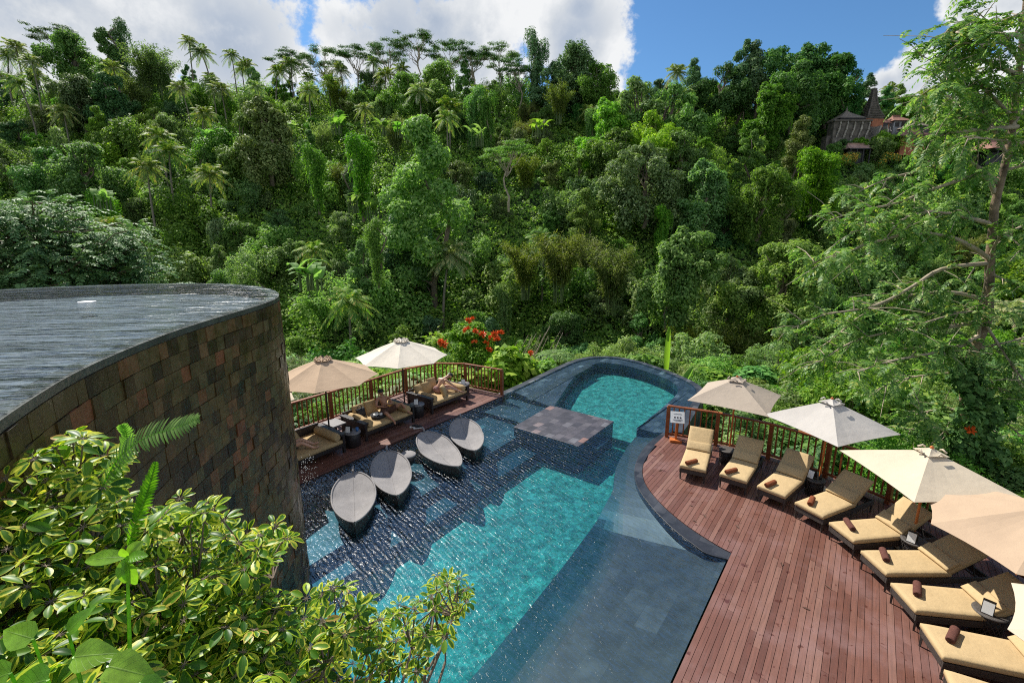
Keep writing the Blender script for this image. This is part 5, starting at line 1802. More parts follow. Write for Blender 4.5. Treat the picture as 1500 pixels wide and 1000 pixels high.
# ================================================================== near vegetation
def near_proto(kind, seed):
    rng = np.random.default_rng(seed)
    paths = []
    if kind == 'shrub':
        lobes = crown_lobes(rng, 1.35, 1.9)
        V = cloud(lobes, 9000, 0.105, rng, fill=0.65, asp=0.55)
        hh = 1.9
    elif kind == 'heart':
        lobes = dome_lobes(rng, 1.2, 1.8, 14, base=0.0, sub=(0.3, 0.5))
        V = cloud(lobes, 2600, 0.24, rng, fill=0.8, asp=0.85, up=0.7, droop=0.6)
        hh = 1.8
    elif kind == 'fine':
        lobes = crown_lobes(rng, 1.4, 2.1)
        V = cloud(lobes, 13000, 0.095, rng, fill=0.5, asp=0.3, droop=0.5, jit=0.9)
        hh = 2.1
    elif kind == 'sprawl':
        lobes = []
        for i in range(26):
            a = rng.random() * 6.28; rr = 1.9 * rng.random() ** 0.6
            lobes.append((rr * math.cos(a), rr * math.sin(a), 0.4 + 1.5 * rng.random() * (1 - rr / 2.6), 0.45, 0.45, 0.28))
        V = cloud(lobes, 9000, 0.12, rng, fill=0.5, asp=0.4, droop=0.7, up=0.8)
        hh = 2.0
    for l in lobes[1:8]: paths.append(limb(rng, (0, 0, -0.3), l[:3], 0.03, 0.008))
    cm = np_mesh(kind + '_leaves', V)
    tb = tube_mesh(paths)
    tm = D.meshes.new(kind + '_stems'); tm.from_pydata(tb.v, [], tb.f)
    return cm, tm, hh


NP = {k: [near_proto(k, 40 + 7 * i + len(k)) for i in range(c)] for k, c in (('shrub', 4), ('heart', 3), ('fine', 3), ('sprawl', 3))}
NEAR = []
NNAME = {'shrub': 'leafy_shrub', 'heart': 'heart_leaved_shrub', 'fine': 'feathery_shrub', 'sprawl': 'spreading_shrub'}


def shrub(kind, x, y, top, rng, tone, width=1.0, label=None):
    pr = NP[kind][rng.integers(len(NP[kind]))]
    g = float(terrain(x, y))
    s = max(0.5, (top - g) / pr[2])
    root = D.objects.new(NNAME[kind], None); COL.objects.link(root)
    root.location = (x, y, g - 0.05); root.rotation_euler = (0, 0, rng.random() * 6.28)
    sw = (0.55 + 0.45 * s) * width
    root.scale = (sw, sw, s)
    link('foliage', crown_with(pr[0], M[tone]), None, root)
    link('stems', crown_with(pr[1], M['bark']), None, root)
    root['category'] = 'shrub'
    if label: root['label'] = label
    else: NEAR.append((root, kind, tone))
    return root


rng = np.random.default_rng(77)
tones = ['leaf_fresh', 'leaf_mid', 'leaf_light', 'leaf_mid', 'leaf_dark', 'leaf_grey']


RIM_BIG = [(14.0 + (a - 17.0) * 1.16 + 3.0, -7.8 + (b + 7.8) * 1.24) for a, b in RIM_S]


def pip(x, y, poly):
    c = False
    for (x0, y0), (x1, y1) in zip(poly, poly[1:] + poly[:1]):
        if (y0 > y) != (y1 > y) and x < (x1 - x0) * (y - y0) / (y1 - y0) + x0: c = not c
    return c


def in_built(x, y):
    u, v = to_uv((x, y))
    if u < 14.4 and -11.6 < v < -1.0 and u > -3: return True
    if pip(u, v, RIM_BIG): return True
    if 3 < u < 14.5 and -14.7 < v < -10: return True
    if math.hypot(x - RC.x, y - RC.y) < RR + 0.55 and y > -2: return True
    if x < -2.0 and x > -10.6 and y < 10.1: return True
    if abs(x) < 2.6 and y < 6: return True
    return False


# right bank, behind the curved railing
yy = 3.0
while yy < 42:
    sp = 1.75 if yy < 26 else 2.3
    xx = -8 - 0.55 * yy
    while xx < 12 + 1.15 * yy:
        x, y = xx + rng.normal() * 0.45, yy + rng.normal() * 0.45
        xx += sp * (1.0 if yy < 26 else 1.2)
        if in_built(x, y): continue
        q = to_px((x, y, -1))
        if not (360 < q[0] < 1640 and 400 < q[1] < 1060): continue
        edge = math.hypot(x - RC.x, y - RC.y) - RR
        base = -1.1 if edge > 2.0 or x < 4 else -0.75
        if y > 26: base = float(terrain(x, y)) + 1.7
        if x < -2 and y < 26: base = -1.0
        u = rng.random()
        kind = 'shrub' if u < 0.45 else 'heart' if u < 0.62 else 'fine' if u < 0.8 else 'sprawl'
        shrub(kind, x, y, base + rng.normal() * 0.35 + 0.25, rng, tones[rng.integers(6)], 1.15)
    yy += sp * 0.9

# particular shrubs
for (px, py, Y, k, tone, w_, lab) in [(748, 522, 22.0, 'heart', 'leaf_fresh', 1.0, 'bright heart leaved shrub rising beyond the end post of the left railing'),
                                      (600, 556, 21.5, 'heart', 'leaf_fresh', 1.3, None), (680, 545, 21, 'heart', 'leaf_fresh', 1.2, None), (520, 575, 19.5, 'fine', 'leaf_fresh', 1.4, None), (460, 590, 17.5, 'fine', 'leaf_fresh', 1.4, None),
                                      (440, 560, 20, 'shrub', 'leaf_grey', 1.2, None), (650, 520, 25, 'shrub', 'leaf_fresh', 1.2, None), (786, 528, 24.0, 'heart', 'leaf_fresh', 0.9, None),
                                      (1160, 560, 20, 'shrub', 'leaf_fresh', 1.2, None), (1240, 545, 19, 'shrub', 'leaf_fresh', 1.2, None), (1060, 520, 26, 'shrub', 'leaf_fresh', 1.3, None), (1150, 500, 27, 'fine', 'leaf_light', 1.3, None), (930, 490, 31, 'shrub', 'leaf_light', 1.2, None), (880, 500, 29, 'fine', 'leaf_fresh', 1.2, None), (1010, 480, 31, 'shrub', 'leaf_fresh', 1.2, None), (1230, 500, 22, 'shrub', 'leaf_mid', 1.3, None), (1480, 640, 14, 'shrub', 'leaf_fresh', 1.2, None), (1330, 640, 13.5, 'fine', 'leaf_fresh', 1.2, None)]:
    t = at(px, py, Y)
    shrub(k, t.x, t.y, t.z, rng, tone, w_, lab)

# ground cover of the near banks
n = 230000
gx_ = -32 + rng.random(n) * 70; gy_ = 1 + rng.random(n) * 44
keep = np.array([not in_built(a, b) for a, b in zip(gx_[:], gy_[:])])
gx_, gy_ = gx_[keep], gy_[keep]; n = len(gx_)
P = np.stack([gx_, gy_, terrain(gx_, gy_) + 0.55 * np.abs(vnoise(gx_, gy_, 0.5, 2)) + 0.25 * rng.random(n)], 1)
Nn = norm(rng.normal(size=(n, 3)) * 0.55 + np.array([0, -0.1, 1.0]))
T = norm(np.cross(Nn, rng.normal(size=(n, 3)))); T[:, 2] -= 0.3; T = norm(T - Nn * np.sum(T * Nn, 1, keepdims=True))
o = link('ground_cover', np_mesh('ground_cover', leaf_quads(P, Nn, T, 0.13 + 0.13 * rng.random(n), 0.6)), M['leaf_light'])
tag(o, 'low bright green ground cover on the banks around the decks', 'ground cover', kind='stuff')


# ---- tree left of the upper pool
def leafy_tree(label, px, py, Y, r, h, size, n, tone, seed, cat='tree', name='broadleaf_tree', flat=0.6, base=0.15):
    rg = np.random.default_rng(seed)
    t = at(px, py, Y); g = float(terrain(t.x, t.y)); H = t.z - g
    lobes = [(l[0], l[1], l[2] + H - h, l[3], l[4], l[5]) for l in dome_lobes(rg, r, h, 40, base=base, sub=(0.16, 0.3), flat=flat)]
    V = cloud(lobes, n, size, rg, fill=0.35, asp=0.5, up=0.7, droop=0.4)
    root = thing(name, label, cat, (t.x, t.y, g))
    link('crown', np_mesh('crown', V), M[tone], root)
    ps = [limb(rg, (0, 0, -0.4), (0.2, 0.1, H - h * 0.6), 0.2, 0.1)]
    for l in lobes[1:16]: ps.append(limb(rg, (0.1, 0.1, H - h * (0.55 + 0.35 * rg.random())), l[:3], 0.07, 0.015))
    tb = tube_mesh(ps); tb.build('trunk', M['bark'], root)
    return root, lobes


tr, lobes = leafy_tree('tree with clusters of orange red flowers beyond the cream parasol', 690, 474, 27, 2.0, 3.4, 0.20, 9000, 'leaf_fresh', 5, name='flowering_tree', base=0.0)


def flower_cluster(rg):
    m = MB()
    for i in range(26):
        d = Vector((rg.normal(), rg.normal(), rg.normal() * 0.7 + 0.5)).normalized()
        c = d * 0.10
        x, y = perp(d)
        L = 0.10 + 0.05 * rg.random()
        m.add([c * 0.3, c + x * 0.045, c + d * L, c - x * 0.045], [(0, 1, 2, 3)])
        m.add([c * 0.3, c + y * 0.045, c + d * L * 0.9, c - y * 0.045], [(0, 1, 2, 3)])
    return m


rg = np.random.default_rng(9)
base_cl = None
for (px, py) in [(691, 468), (684, 483), (697, 485), (708, 490), (720, 494), (727, 498), (695, 501), (712, 503), (716, 512), (744, 511), (646, 500), (650, 504), (778, 517), (732, 488), (686, 470), (725, 490), (779, 539)]:
    p = at(px, py, 25.6 + 0.5 * rg.random()) - Vector(tr.location)
    if base_cl is None: base_cl = flower_cluster(rg).build('flower_cluster', M['flower'], tr); c = base_cl
    else: c = copy_tree(base_cl, tr)
    c.location = p; c.rotation_euler = (rg.random(), rg.random(), rg.random() * 6); s = 0.95 + 0.65 * rg.random(); c.scale = (s, s, s * 0.8)


# ---- pinnate fronds
def pinnate(base, d, upv, L, npairs, ll, lw, droop, rg, curl=0.25, jitter=0.06):
    """one feathered leaf: list of quads"""
    base, d = np.array(base, float), norm(np.array(d, float)); upv = np.array(upv, float)
    side = norm(np.cross(d, upv)); upn = np.cross(side, d)
    s = np.linspace(0.12, 1, npairs)
    P = base + d * (L * s)[:, None] - np.array([0, 0, 1.0]) * (droop * L * s ** 2)[:, None] + upn * (curl * L * s * (1 - s))[:, None]
    T = norm(np.gradient(P, axis=0))
    out = []
    prof = np.sin(np.pi * (0.15 + 0.80 * s)) ** 0.5
    for sg_ in (-1, 1):
        dr = norm(side * sg_ + T * 0.55 - upn * 0.25 + rg.normal(size=(npairs, 3)) * jitter * 2)
        l = (ll * prof * (0.85 + 0.3 * rg.random(npairs)))[:, None]
        wv = norm(T - dr * np.sum(T * dr, 1, keepdims=True)) * lw
        nn = np.cross(dr, wv)
        mid = P + dr * l * 0.45 + upn * (l * 0.05)
        out.append(np.stack([P, mid - wv, P + dr * l - np.array([0, 0, 0.10]) * l, mid + wv], 1))
    w2 = side * 0.006
    out.append(np.stack([P[:-1] - w2, P[:-1] + w2, P[1:] + w2 * 0.7, P[1:] - w2 * 0.7], 1))
    return np.concatenate(out)


def spray_tree(label, px, py, Y, r, h, nb, tone, seed):
    """tree of many outward arching twigs carrying feathered leaves"""
    rg = np.random.default_rng(seed)
    t = at(px, py, Y); g = float(terrain(t.x, t.y)); H = t.z - g
    root = thing('feathered_tree', label, 'tree', (t.x, t.y, g))
    ps = [limb(rg, (0, 0, -0.4), (0.1, 0.1, H - 0.5), 0.2, 0.06)]
    V = []
    for b in range(nb):
        a = rg.random() * 6.283; z0 = H - h * (0.1 + 0.9 * rg.random())
        k = math.sqrt(max(0.08, 1 - ((z0 - (H - h * 0.75)) / (h * 0.8)) ** 2))
        L = r * k * (0.75 + 0.45 * rg.random())
        e = Vector((math.cos(a) * L, math.sin(a) * L, z0 + 0.45 * rg.random() + 0.2))
        pts, rad = limb(rg, (0, 0, z0 - 0.5), tuple(e), 0.05, 0.012, 0.12, 6); ps.append((pts, rad))
        d0 = (pts[-1] - pts[-3]).normalized()
        for q in range(int(9 + L * 7)):
            f = 0.3 + 0.72 * rg.random(); kk = min(5, int(f * 6)); p = pts[kk].lerp(pts[kk + 1], min(1, f * 6 - kk))
            p = p + Vector((rg.normal(), rg.normal(), rg.normal() * 0.6)) * 0.16
            ld = d0 * 0.9 + Vector((rg.normal(), rg.normal(), rg.normal() * 0.45 + 0.1)) * 0.65
            V.append(pinnate(p, ld, (0.1 * rg.normal(), 0.1 * rg.normal(), 1), 0.42 + 0.2 * rg.random(), 6, 0.17, 0.036, 0.35, rg))
    link('crown', np_mesh('spray_crown', np.concatenate(V)), M[tone], root)
    tube_mesh(ps).build('trunk', M['bark'], root)


spray_tree('spreading green tree behind the left rim of the upper pool', 15, 300, 15.5, 3.3, 3.6, 150, 'leaf_dark', 3)
spray_tree('smaller green tree with loose sprays, right of the spreading tree at the upper pool', 112, 345, 17.0, 2.3, 2.6, 90, 'leaf_dark', 4)
# ---- the big branching tree at the right
M['tan_bark'] = pmat('tan_bark', (0.20, 0.14, 0.09), 0.85, 0.6, 3, 0.7, 14)
rg = np.random.default_rng(31)
TY = 14.5
trunk_px = [(1385, 740, 14.8), (1402, 680, 14.6), (1412, 620, 14.5), (1415, 540, 14.5), (1447, 465, 14.5), (1450, 380, 14.5), (1457, 300, 14.4), (1481, 205, 14.6), (1494, 90, 14.6), (1508, -60, 14.8)]
tp = [at(*p) for p in trunk_px]
tb0 = tp[0].copy(); tb0.z = float(terrain(tb0.x, tb0.y)) - 0.2
tree_r = thing('branching_tree', 'large tree with long bare pale branches and feathered leaves at the right edge', 'tree', tuple(tb0))
tw_paths = [([p - tb0 for p in [tb0] + tp], [0.30, 0.23, 0.175, 0.155, 0.145, 0.135, 0.12, 0.105, 0.09, 0.07, 0.05])]
BR = [[(1490, 186), (1440, 190), (1392, 194), (1376, 200), (1362, 208)], [(1462, 300), (1440, 258), (1370, 276), (1312, 298), (1262, 308), (1210, 324)],
      [(1453, 385), (1380, 394), (1336, 420), (1280, 448), (1205, 462), (1150, 486)], [(1440, 470), (1380, 480), (1310, 486), (1250, 500), (1200, 530)],
      [(1424, 545), (1370, 548), (1320, 556), (1262, 580)], [(1474, 226), (1440, 160), (1400, 110), (1346, 80)], [(1494, 90), (1460, 40), (1425, 30), (1392, 40)],
      [(1490, 110), (1445, 90), (1400, 85), (1385, 110), (1378, 140)], [(1482, 170), (1440, 130), (1415, 128), (1392, 156)], [(1476, 210), (1430, 170), (1415, 172), (1396, 176)],
      [(1452, 380), (1400, 350), (1340, 342), (1290, 352), (1232, 372), (1190, 385)], [(1445, 440), (1390, 428), (1320, 436), (1262, 462), (1215, 500), (1180, 520)],
      [(1430, 510), (1480, 500), (1545, 480)], [(1456, 350), (1500, 330), (1560, 300)], [(1440, 470), (1490, 545), (1530, 590)], [(1412, 620), (1455, 610), (1500, 640)], [(1480, 190), (1530, 120), (1580, 90)],
      [(1466, 270), (1405, 232), (1350, 250), (1300, 262), (1250, 285)], [(1502, 0), (1470, -30), (1430, -10)], [(1500, 40), (1470, 60), (1440, 66), (1410, 62)], [(1450, 400), (1500, 420), (1550, 410)],
      [(1458, 330), (1420, 320), (1360, 310), (1300, 330), (1245, 340)], [(1412, 600), (1370, 600), (1330, 610)], [(1436, 490), (1400, 510), (1350, 520), (1300, 530), (1255, 545)], [(1420, 570), (1470, 570), (1520, 600)], [(1470, 250), (1510, 240), (1560, 230)], [(1446, 430), (1420, 455), (1370, 458), (1330, 470)]]
for q in range(13):
    k = rg.integers(1, len(trunk_px) - 1); f = rg.random()
    a, b = trunk_px[k], trunk_px[k + 1]
    px, py = a[0] + (b[0] - a[0]) * f, a[1] + (b[1] - a[1]) * f
    BR.append([(px, py), (px + rg.normal() * 35, py - 10 + rg.normal() * 22), (px + rg.normal() * 85, py + rg.normal() * 40)])
V = []
for bi, br in enumerate(BR):
    dep = (-2.2 + 3.6 * rg.random())
    pts = []
    for i, (px, py) in enumerate(br):
        s = i / (len(br) - 1)
        pts.append(at(px, py, TY + dep * s) - tb0)
    sp_ = [Vector(p) for p in smooth_poly([tuple(p) for p in pts], 4)]
    r0 = 0.07 if len(br) > 4 else 0.05
    tw_paths.append((sp_, [r0 * (1 - 0.8 * i / (len(sp_) - 1)) for i in range(len(sp_))]))
    L = sum((b - a).length for a, b in zip(sp_, sp_[1:]))
    nt_ = int(L * 3.5)
    for j in range(nt_):
        s = 0.16 + 0.84 * (j + rg.random()) / nt_
        k = min(len(sp_) - 2, int(s * (len(sp_) - 1)))
        p = sp_[k].lerp(sp_[k + 1], s * (len(sp_) - 1) - k)
        d0 = (sp_[k + 1] - sp_[k]).normalized()
        dr = (d0 * 0.55 + Vector((rg.normal(), rg.normal(), rg.normal() * 0.7 + 0.1)) * 0.75).normalized()
        TL = 0.35 + 0.75 * rg.random()
        e = p + dr * TL + Vector((0, 0, -0.12 * TL))
        mid = p.lerp(e, 0.5) + Vector((0, 0, 0.06))
        tw_paths.append(([p, mid, e], [0.016, 0.011, 0.006]))
        if rg.random() < 0.25:
            e2 = p + (dr + Vector((rg.normal(), rg.normal(), rg.normal())) * 0.5) * TL * 1.3
            tw_paths.append(([p, p.lerp(e2, 0.5) + Vector((0, 0, 0.08)), e2], [0.014, 0.01, 0.005]))
        nl = 3 + int(TL * 5.0)
        for q in range(nl):
            f = (q + 0.6) / nl
            b_ = p.lerp(e, f)
            ld = (dr * 0.5 + Vector((rg.normal(), rg.normal(), rg.normal() * 0.5 - 0.05)) * 0.7)
            V.append(pinnate(b_, ld, (0.1 * rg.normal(), 0.1 * rg.normal(), 1), 0.34 + 0.18 * rg.random(), 8, 0.15, 0.030, 0.3 + 0.3 * rg.random(), rg))
V = np.concatenate(V)
link('crown', np_mesh('pinnate_crown', V), M['leaf_pinnate'], tree_r)
tube_mesh(tw_paths[:1]).build('trunk', M['tan_bark'], tree_r)
tube_mesh(tw_paths[1:]).build('branches', M['pale_bark'], tree_r)
# creeper round the trunk foot
t = at(1425, 600, 13.9)
lob = [(0.35 * rg.normal(), 0.3 * rg.normal(), -1.4 + 2.6 * rg.random(), 0.4, 0.35, 0.45) for _ in range(16)]
root = thing('climbing_plant', 'dark leaved climber with one red flower wrapping the foot of the large tree', 'climber', tuple(t))
link('foliage', np_mesh('climber', cloud(lob, 3200, 0.2, rg, asp=0.6, droop=0.8, fill=0.6)), M['leaf_dark'], root)
c = flower_cluster(rg).build('flower', M['flower'], root); c.location = at(1422, 630, 13.2) - t; c.scale = (0.8, 0.8, 0.8)

# ---- tree fern, upright banana leaves, dry canes
t = at(813, 520, 26)
root = thing('tree_fern', 'pale green tree fern with arching fronds near the far pool edge', 'fern', tuple(t))
V = np.concatenate([pinnate((0, 0, 0), (math.cos(a), math.sin(a), 0.45), (0, 0, 1), 1.25, 26, 0.34, 0.028, 0.45, rg) for a in np.linspace(0, 6.283, 12)[:-1]])
link('fronds', np_mesh('fern_fronds', V), M['leaf_light'], root)
m = MB(); m.tube([(0, 0, 0), (0.05, 0, -2.5)], [0.08, 0.1], 8); m.build('trunk', M['palm_bark'], root)


def paddle(label, px, py0, py1, Y, wd, lean):
    a, b = at(px, py1, Y), at(px + lean, py0, Y)
    root = thing('banana_leaf', label, 'banana plant', tuple(a))
    m = MB(); vs, fs = [], []
    k = 12
    d = b - a
    for i in range(k + 1):
        s = i / k
        w_ = wd * math.sin(math.pi * min(1, 0.10 + 0.87 * s)) ** 0.6
        for sx, dy in ((-1, 0.05), (0, -0.04), (1, 0.05)): vs.append(d * s + Vector((sx * w_, dy * 2 - 0.12 * s * s, 0)))
    for i in range(k):
        for j in range(2):
            q = i * 3 + j; fs.append((q, q + 1, q + 4, q + 3))
    m.add(vs, fs, True); m.build('blade', M['leaf_banana'], root)
    m = MB(); m.tube([(0, 0, -2.2), (0, 0, 0.1)], [0.06, 0.04], 8); m.build('stalk', M['leaf_banana'], root)


paddle('tall upright banana leaf beyond the round end of the pool', 976, 478, 552, 25.5, 0.17, 4)
paddle('short tilted banana leaf above the right end of the pool', 1002, 536, 562, 21.5, 0.17, 12)
t = at(760, 545, 27.5)
root = thing('dry_canes', 'leaning dry cane stems right of the orange flowers', 'canes', tuple(t))
m = MB()
for i in range(20):
    x0 = rg.normal() * 0.9; L = 2.2 + 1.4 * rg.random()
    m.tube([(x0, rg.normal() * 0.4, -0.8), (x0 + L * 0.55 + rg.normal() * 0.2, rg.normal() * 0.3, L - 0.6)], [0.028, 0.012], 5)
m.build('stems', M['pale_bark'], root)
lob = [(rg.normal() * 0.9, rg.normal() * 0.5, 0.1 + 0.7 * rg.random(), 0.5, 0.4, 0.5) for _ in range(10)]
link('foliage', np_mesh('cane_leaves', cloud(lob, 1400, 0.16, rg, asp=0.2, droop=0.9, fill=0.2)), M['leaf_bamboo'], root)


# ================================================================== foreground plants
bank = MB(); bank.prism([(-3.1, -0.6), (0.6, -0.6), (0.3, 0.5), (-0.5, 1.3), (-1.3, 1.75), (-2.2, 1.5)], -2, 3.0); bank.build('planting_bank', M['soil'], kind='structure')


def varieg_mat():
    m = D.materials.new('variegated_leaf'); m.use_nodes = True
    t = NT(m.node_tree)
    uv = t.n('ShaderNodeUVMap')
    sep = t.n('ShaderNodeSeparateXYZ'); t.l(uv.outputs[0], sep.inputs[0])
    g = t.n('ShaderNodeNewGeometry')
    rnd = g.outputs['Random Per Island']
    cx_ = t.math('ABSOLUTE', t.math('SUBTRACT', t.math('MULTIPLY', sep.outputs[0], 2.0), 1.0))
    cy_ = t.math('ABSOLUTE', t.math('SUBTRACT', t.math('MULTIPLY', sep.outputs[1], 2.0), 0.9))
    edge = t.math('MAXIMUM', cx_, t.math('POWER', cy_, 3.0))
    cb = t.n('ShaderNodeCombineXYZ'); t.l(t.math('MULTIPLY', rnd, 57.0), cb.inputs[2]); t.l(sep.outputs[0], cb.inputs[0]); t.l(sep.outputs[1], cb.inputs[1])
    nzn = t.n('ShaderNodeTexNoise', i_Scale=3.2, i_Detail=3.0); t.l(cb.outputs[0], nzn.inputs['Vector'])
    v = t.math('ADD', edge, t.math('MULTIPLY', t.math('SUBTRACT', nzn.outputs['Fac'], 0.5), 1.5))
    v = t.math('ADD', v, t.maprange(rnd, 0, 1, -0.48, 0.42, smooth=False))
    mask = t.maprange(v, 0.58, 0.68)
    r2 = t.math('FRACT', t.math('MULTIPLY', rnd, 17.3))
    green = t.ramp(r2, [(0.0, (0.030, 0.10, 0.012)), (0.5, (0.075, 0.20, 0.018)), (1.0, (0.18, 0.35, 0.03))])
    yel = t.ramp(r2, [(0.0, (0.38, 0.56, 0.03)), (0.5, (0.60, 0.66, 0.05)), (0.92, (0.74, 0.70, 0.10)), (1.0, (0.55, 0.34, 0.10))])
    c = t.mix(mask, green, yel)
    mid = t.maprange(cx_, 0.07, 0.03); c = t.mix(t.math('MULTIPLY', mid, 0.4), c, (0.16, 0.22, 0.06))
    p = t.n('ShaderNodeBsdfPrincipled', i_Roughness=0.4); p.inputs['Specular IOR Level'].default_value = 0.3
    t.l(c, p.inputs['Base Color'])
    tr = t.n('ShaderNodeBsdfTranslucent'); t.l(t.mix(1.0, c, (1.3, 1.35, 0.6), 'MULTIPLY'), tr.inputs['Color'])
    mx = t.n('ShaderNodeMixShader'); mx.inputs[0].default_value = 0.42
    t.l(p.outputs[0], mx.inputs[1]); t.l(tr.outputs[0], mx.inputs[2])
    out = t.n('ShaderNodeOutputMaterial'); t.l(mx.outputs[0], out.inputs['Surface'])
    return m


def plain_leaf_mat(name, c0, c1, trans=0.3):
    m = D.materials.new(name); m.use_nodes = True
    t = NT(m.node_tree)
    uv = t.n('ShaderNodeUVMap'); sep = t.n('ShaderNodeSeparateXYZ'); t.l(uv.outputs[0], sep.inputs[0])
    g = t.n('ShaderNodeNewGeometry')
    cx_ = t.math('ABSOLUTE', t.math('SUBTRACT', t.math('MULTIPLY', sep.outputs[0], 2.0), 1.0))
    c = t.ramp(g.outputs['Random Per Island'], [(0.0, c0), (1.0, c1)])
    ve = t.math('FRACT', t.math('ADD', t.math('MULTIPLY', sep.outputs[1], 7.0), t.math('MULTIPLY', cx_, -2.2)))
    vein = t.math('MAXIMUM', t.maprange(cx_, 0.06, 0.02), t.math('MULTIPLY', t.maprange(ve, 0.12, 0.02), 0.5))
    c = t.mix(t.math('MULTIPLY', vein, 0.5), c, (0.22, 0.34, 0.09))
    tcn = t.n('ShaderNodeTexCoord'); nzn = t.n('ShaderNodeTexNoise', i_Scale=25.0, i_Detail=3.0); t.l(tcn.outputs['Object'], nzn.inputs['Vector'])
    hs = t.n('ShaderNodeHueSaturation'); t.l(c, hs.inputs['Color']); t.l(t.maprange(nzn.outputs['Fac'], 0.3, 0.7, 0.8, 1.2), hs.inputs['Value'])
    p = t.n('ShaderNodeBsdfPrincipled', i_Roughness=0.32); t.l(hs.outputs[0], p.inputs['Base Color'])
    b = t.n('ShaderNodeBump', i_Strength=0.35, i_Distance=0.004); t.l(vein, b.inputs['Height']); t.l(b.outputs[0], p.inputs['Normal'])
    tr = t.n('ShaderNodeBsdfTranslucent'); t.l(t.mix(1.0, hs.outputs[0], (1.5, 1.7, 0.5), 'MULTIPLY'), tr.inputs['Color'])
    mx = t.n('ShaderNodeMixShader'); mx.inputs[0].default_value = trans
    t.l(p.outputs[0], mx.inputs[1]); t.l(tr.outputs[0], mx.inputs[2])
    out = t.n('ShaderNodeOutputMaterial'); t.l(mx.outputs[0], out.inputs['Surface'])
    return m


M['varieg'] = varieg_mat()
M['heart_green'] = plain_leaf_mat('heart_green', (0.13, 0.33, 0.03), (0.32, 0.52, 0.06), 0.5)
M['fern_green'] = leafmat('fern_green', (0.10, 0.22, 0.03), (0.17, 0.34, 0.04), (0.26, 0.45, 0.06), trans=0.55, objvar=0.1, rough=0.6, spec=0.2)


def blade_mesh(name, items, na, nb, width_fn, fold, curve):
    """items: (base, dir, up, L, Wd) arrays -> one mesh of curved leaf blades with UVs, each blade one island"""
    Vv, Ff, UVv = [], [], []
    s = np.linspace(0, 1, nb + 1); a = np.linspace(-1, 1, na + 1)
    wf = width_fn(s)
    fc = []
    for i in range(nb):
        for j in range(na):
            q = i * (na + 1) + j; fc.append((q, q + 1, q + na + 2, q + na + 1))
    fc = np.array(fc)
    B, Dr, Up, L, Wd, Cv = [np.array(x, float) for x in zip(*items)]
    Dr = norm(Dr); S = norm(np.cross(Dr, Up)); U = np.cross(S, Dr)
    n = len(B)
    ss = s[None, :, None]; aa = a[None, None, :]
    along = L[:, None, None] * ss * np.ones_like(aa)
    acr = Wd[:, None, None] * wf[None, :, None] * aa
    hgt = fold * np.abs(aa) * Wd[:, None, None] * wf[None, :, None] - Cv[:, None, None] * L[:, None, None] * ss ** 2 + 0 * aa
    P = B[:, None, None, :] + Dr[:, None, None, :] * along[..., None] + S[:, None, None, :] * acr[..., None] + U[:, None, None, :] * hgt[..., None]
    nv = (na + 1) * (nb + 1)
    verts = P.reshape(n * nv, 3)
    faces = (fc[None] + (np.arange(n) * nv)[:, None, None]).reshape(-1, 4)
    uvg = np.stack([np.broadcast_to((a[None, :] + 1) / 2, (nb + 1, na + 1)), np.broadcast_to(s[:, None], (nb + 1, na + 1))], -1).reshape(nv, 2)
    me = D.meshes.new(name)
    me.vertices.add(len(verts)); me.vertices.foreach_set('co', verts.astype(np.float32).ravel())
    me.loops.add(len(faces) * 4); me.loops.foreach_set('vertex_index', faces.astype(np.int32).ravel())
    me.polygons.add(len(faces)); me.polygons.foreach_set('loop_start', np.arange(0, len(faces) * 4, 4, dtype=np.int32))
    me.polygons.foreach_set('use_smooth', np.ones(len(faces), dtype=bool))
    ul = me.uv_layers.new(name='UVMap')
    ul.data.foreach_set('uv', np.tile(uvg[fc].reshape(-1, 2), (n, 1)).astype(np.float32).ravel())
    me.update(calc_edges=True)
    return me


SIL = [(-60, 720), (0, 690), (35, 668), (60, 646), (80, 636), (115, 640), (150, 650), (182, 668), (172, 700), (185, 735), (240, 735), (265, 730), (312, 732), (325, 755), (346, 790), (380, 768), (405, 764), (424, 785), (412, 812), (396, 838), (370, 862),
       (430, 872), (470, 868), (500, 852), (520, 868), (548, 884), (575, 893), (600, 872), (625, 850), (650, 838), (690, 842), (697, 860), (690, 888), (668, 905), (655, 930), (625, 960), (610, 985), (560, 1010), (500, 1040), (-60, 1060)]


def inside(px, py, poly=SIL):
    c = False
    for (x0, y0), (x1, y1) in zip(poly, poly[1:] + poly[:1]):
        if (y0 > py) != (y1 > py) and px < (x1 - x0) * (py - y0) / (y1 - y0) + x0: c = not c
    return c


def bush_depth(px, py): return 1.42 + 0.95 * (1000 - py) / 350 + 0.85 * max(0, px) / 690


rg = np.random.default_rng(63)
centres = [('tallest variegated shrub, touching the left edge of the picture', 70, 760), ('variegated shrub under the upright fern frond', 235, 850), ('variegated shrub reaching up before the tiled wall corner', 385, 850), ('variegated shrub low against the pool water', 520, 950), ('variegated shrub with the branch reaching farthest over the pool', 650, 900)]
wh = [[] for _ in centres]
pts_used = []
tries = 0
while sum(len(w_) for w_ in wh) < 950 and tries < 60000:
    tries += 1
    px, py = rg.uniform(-60, 700), rg.uniform(632, 1040)
    if not inside(px, py): continue
    dd = bush_depth(px, py) + 0.75 * rg.random() ** 1.5
    p = at(px, py, dd)
    if any((p - q).length < 0.046 - 0.02 * min(1, max(0, px / 600)) for q in pts_used): continue
    pts_used.append(p)
    k = min(range(len(centres)), key=lambda i: (centres[i][1] - px) ** 2 + 0.5 * (centres[i][2] - py) ** 2)
    wh[k].append((p, px, py))
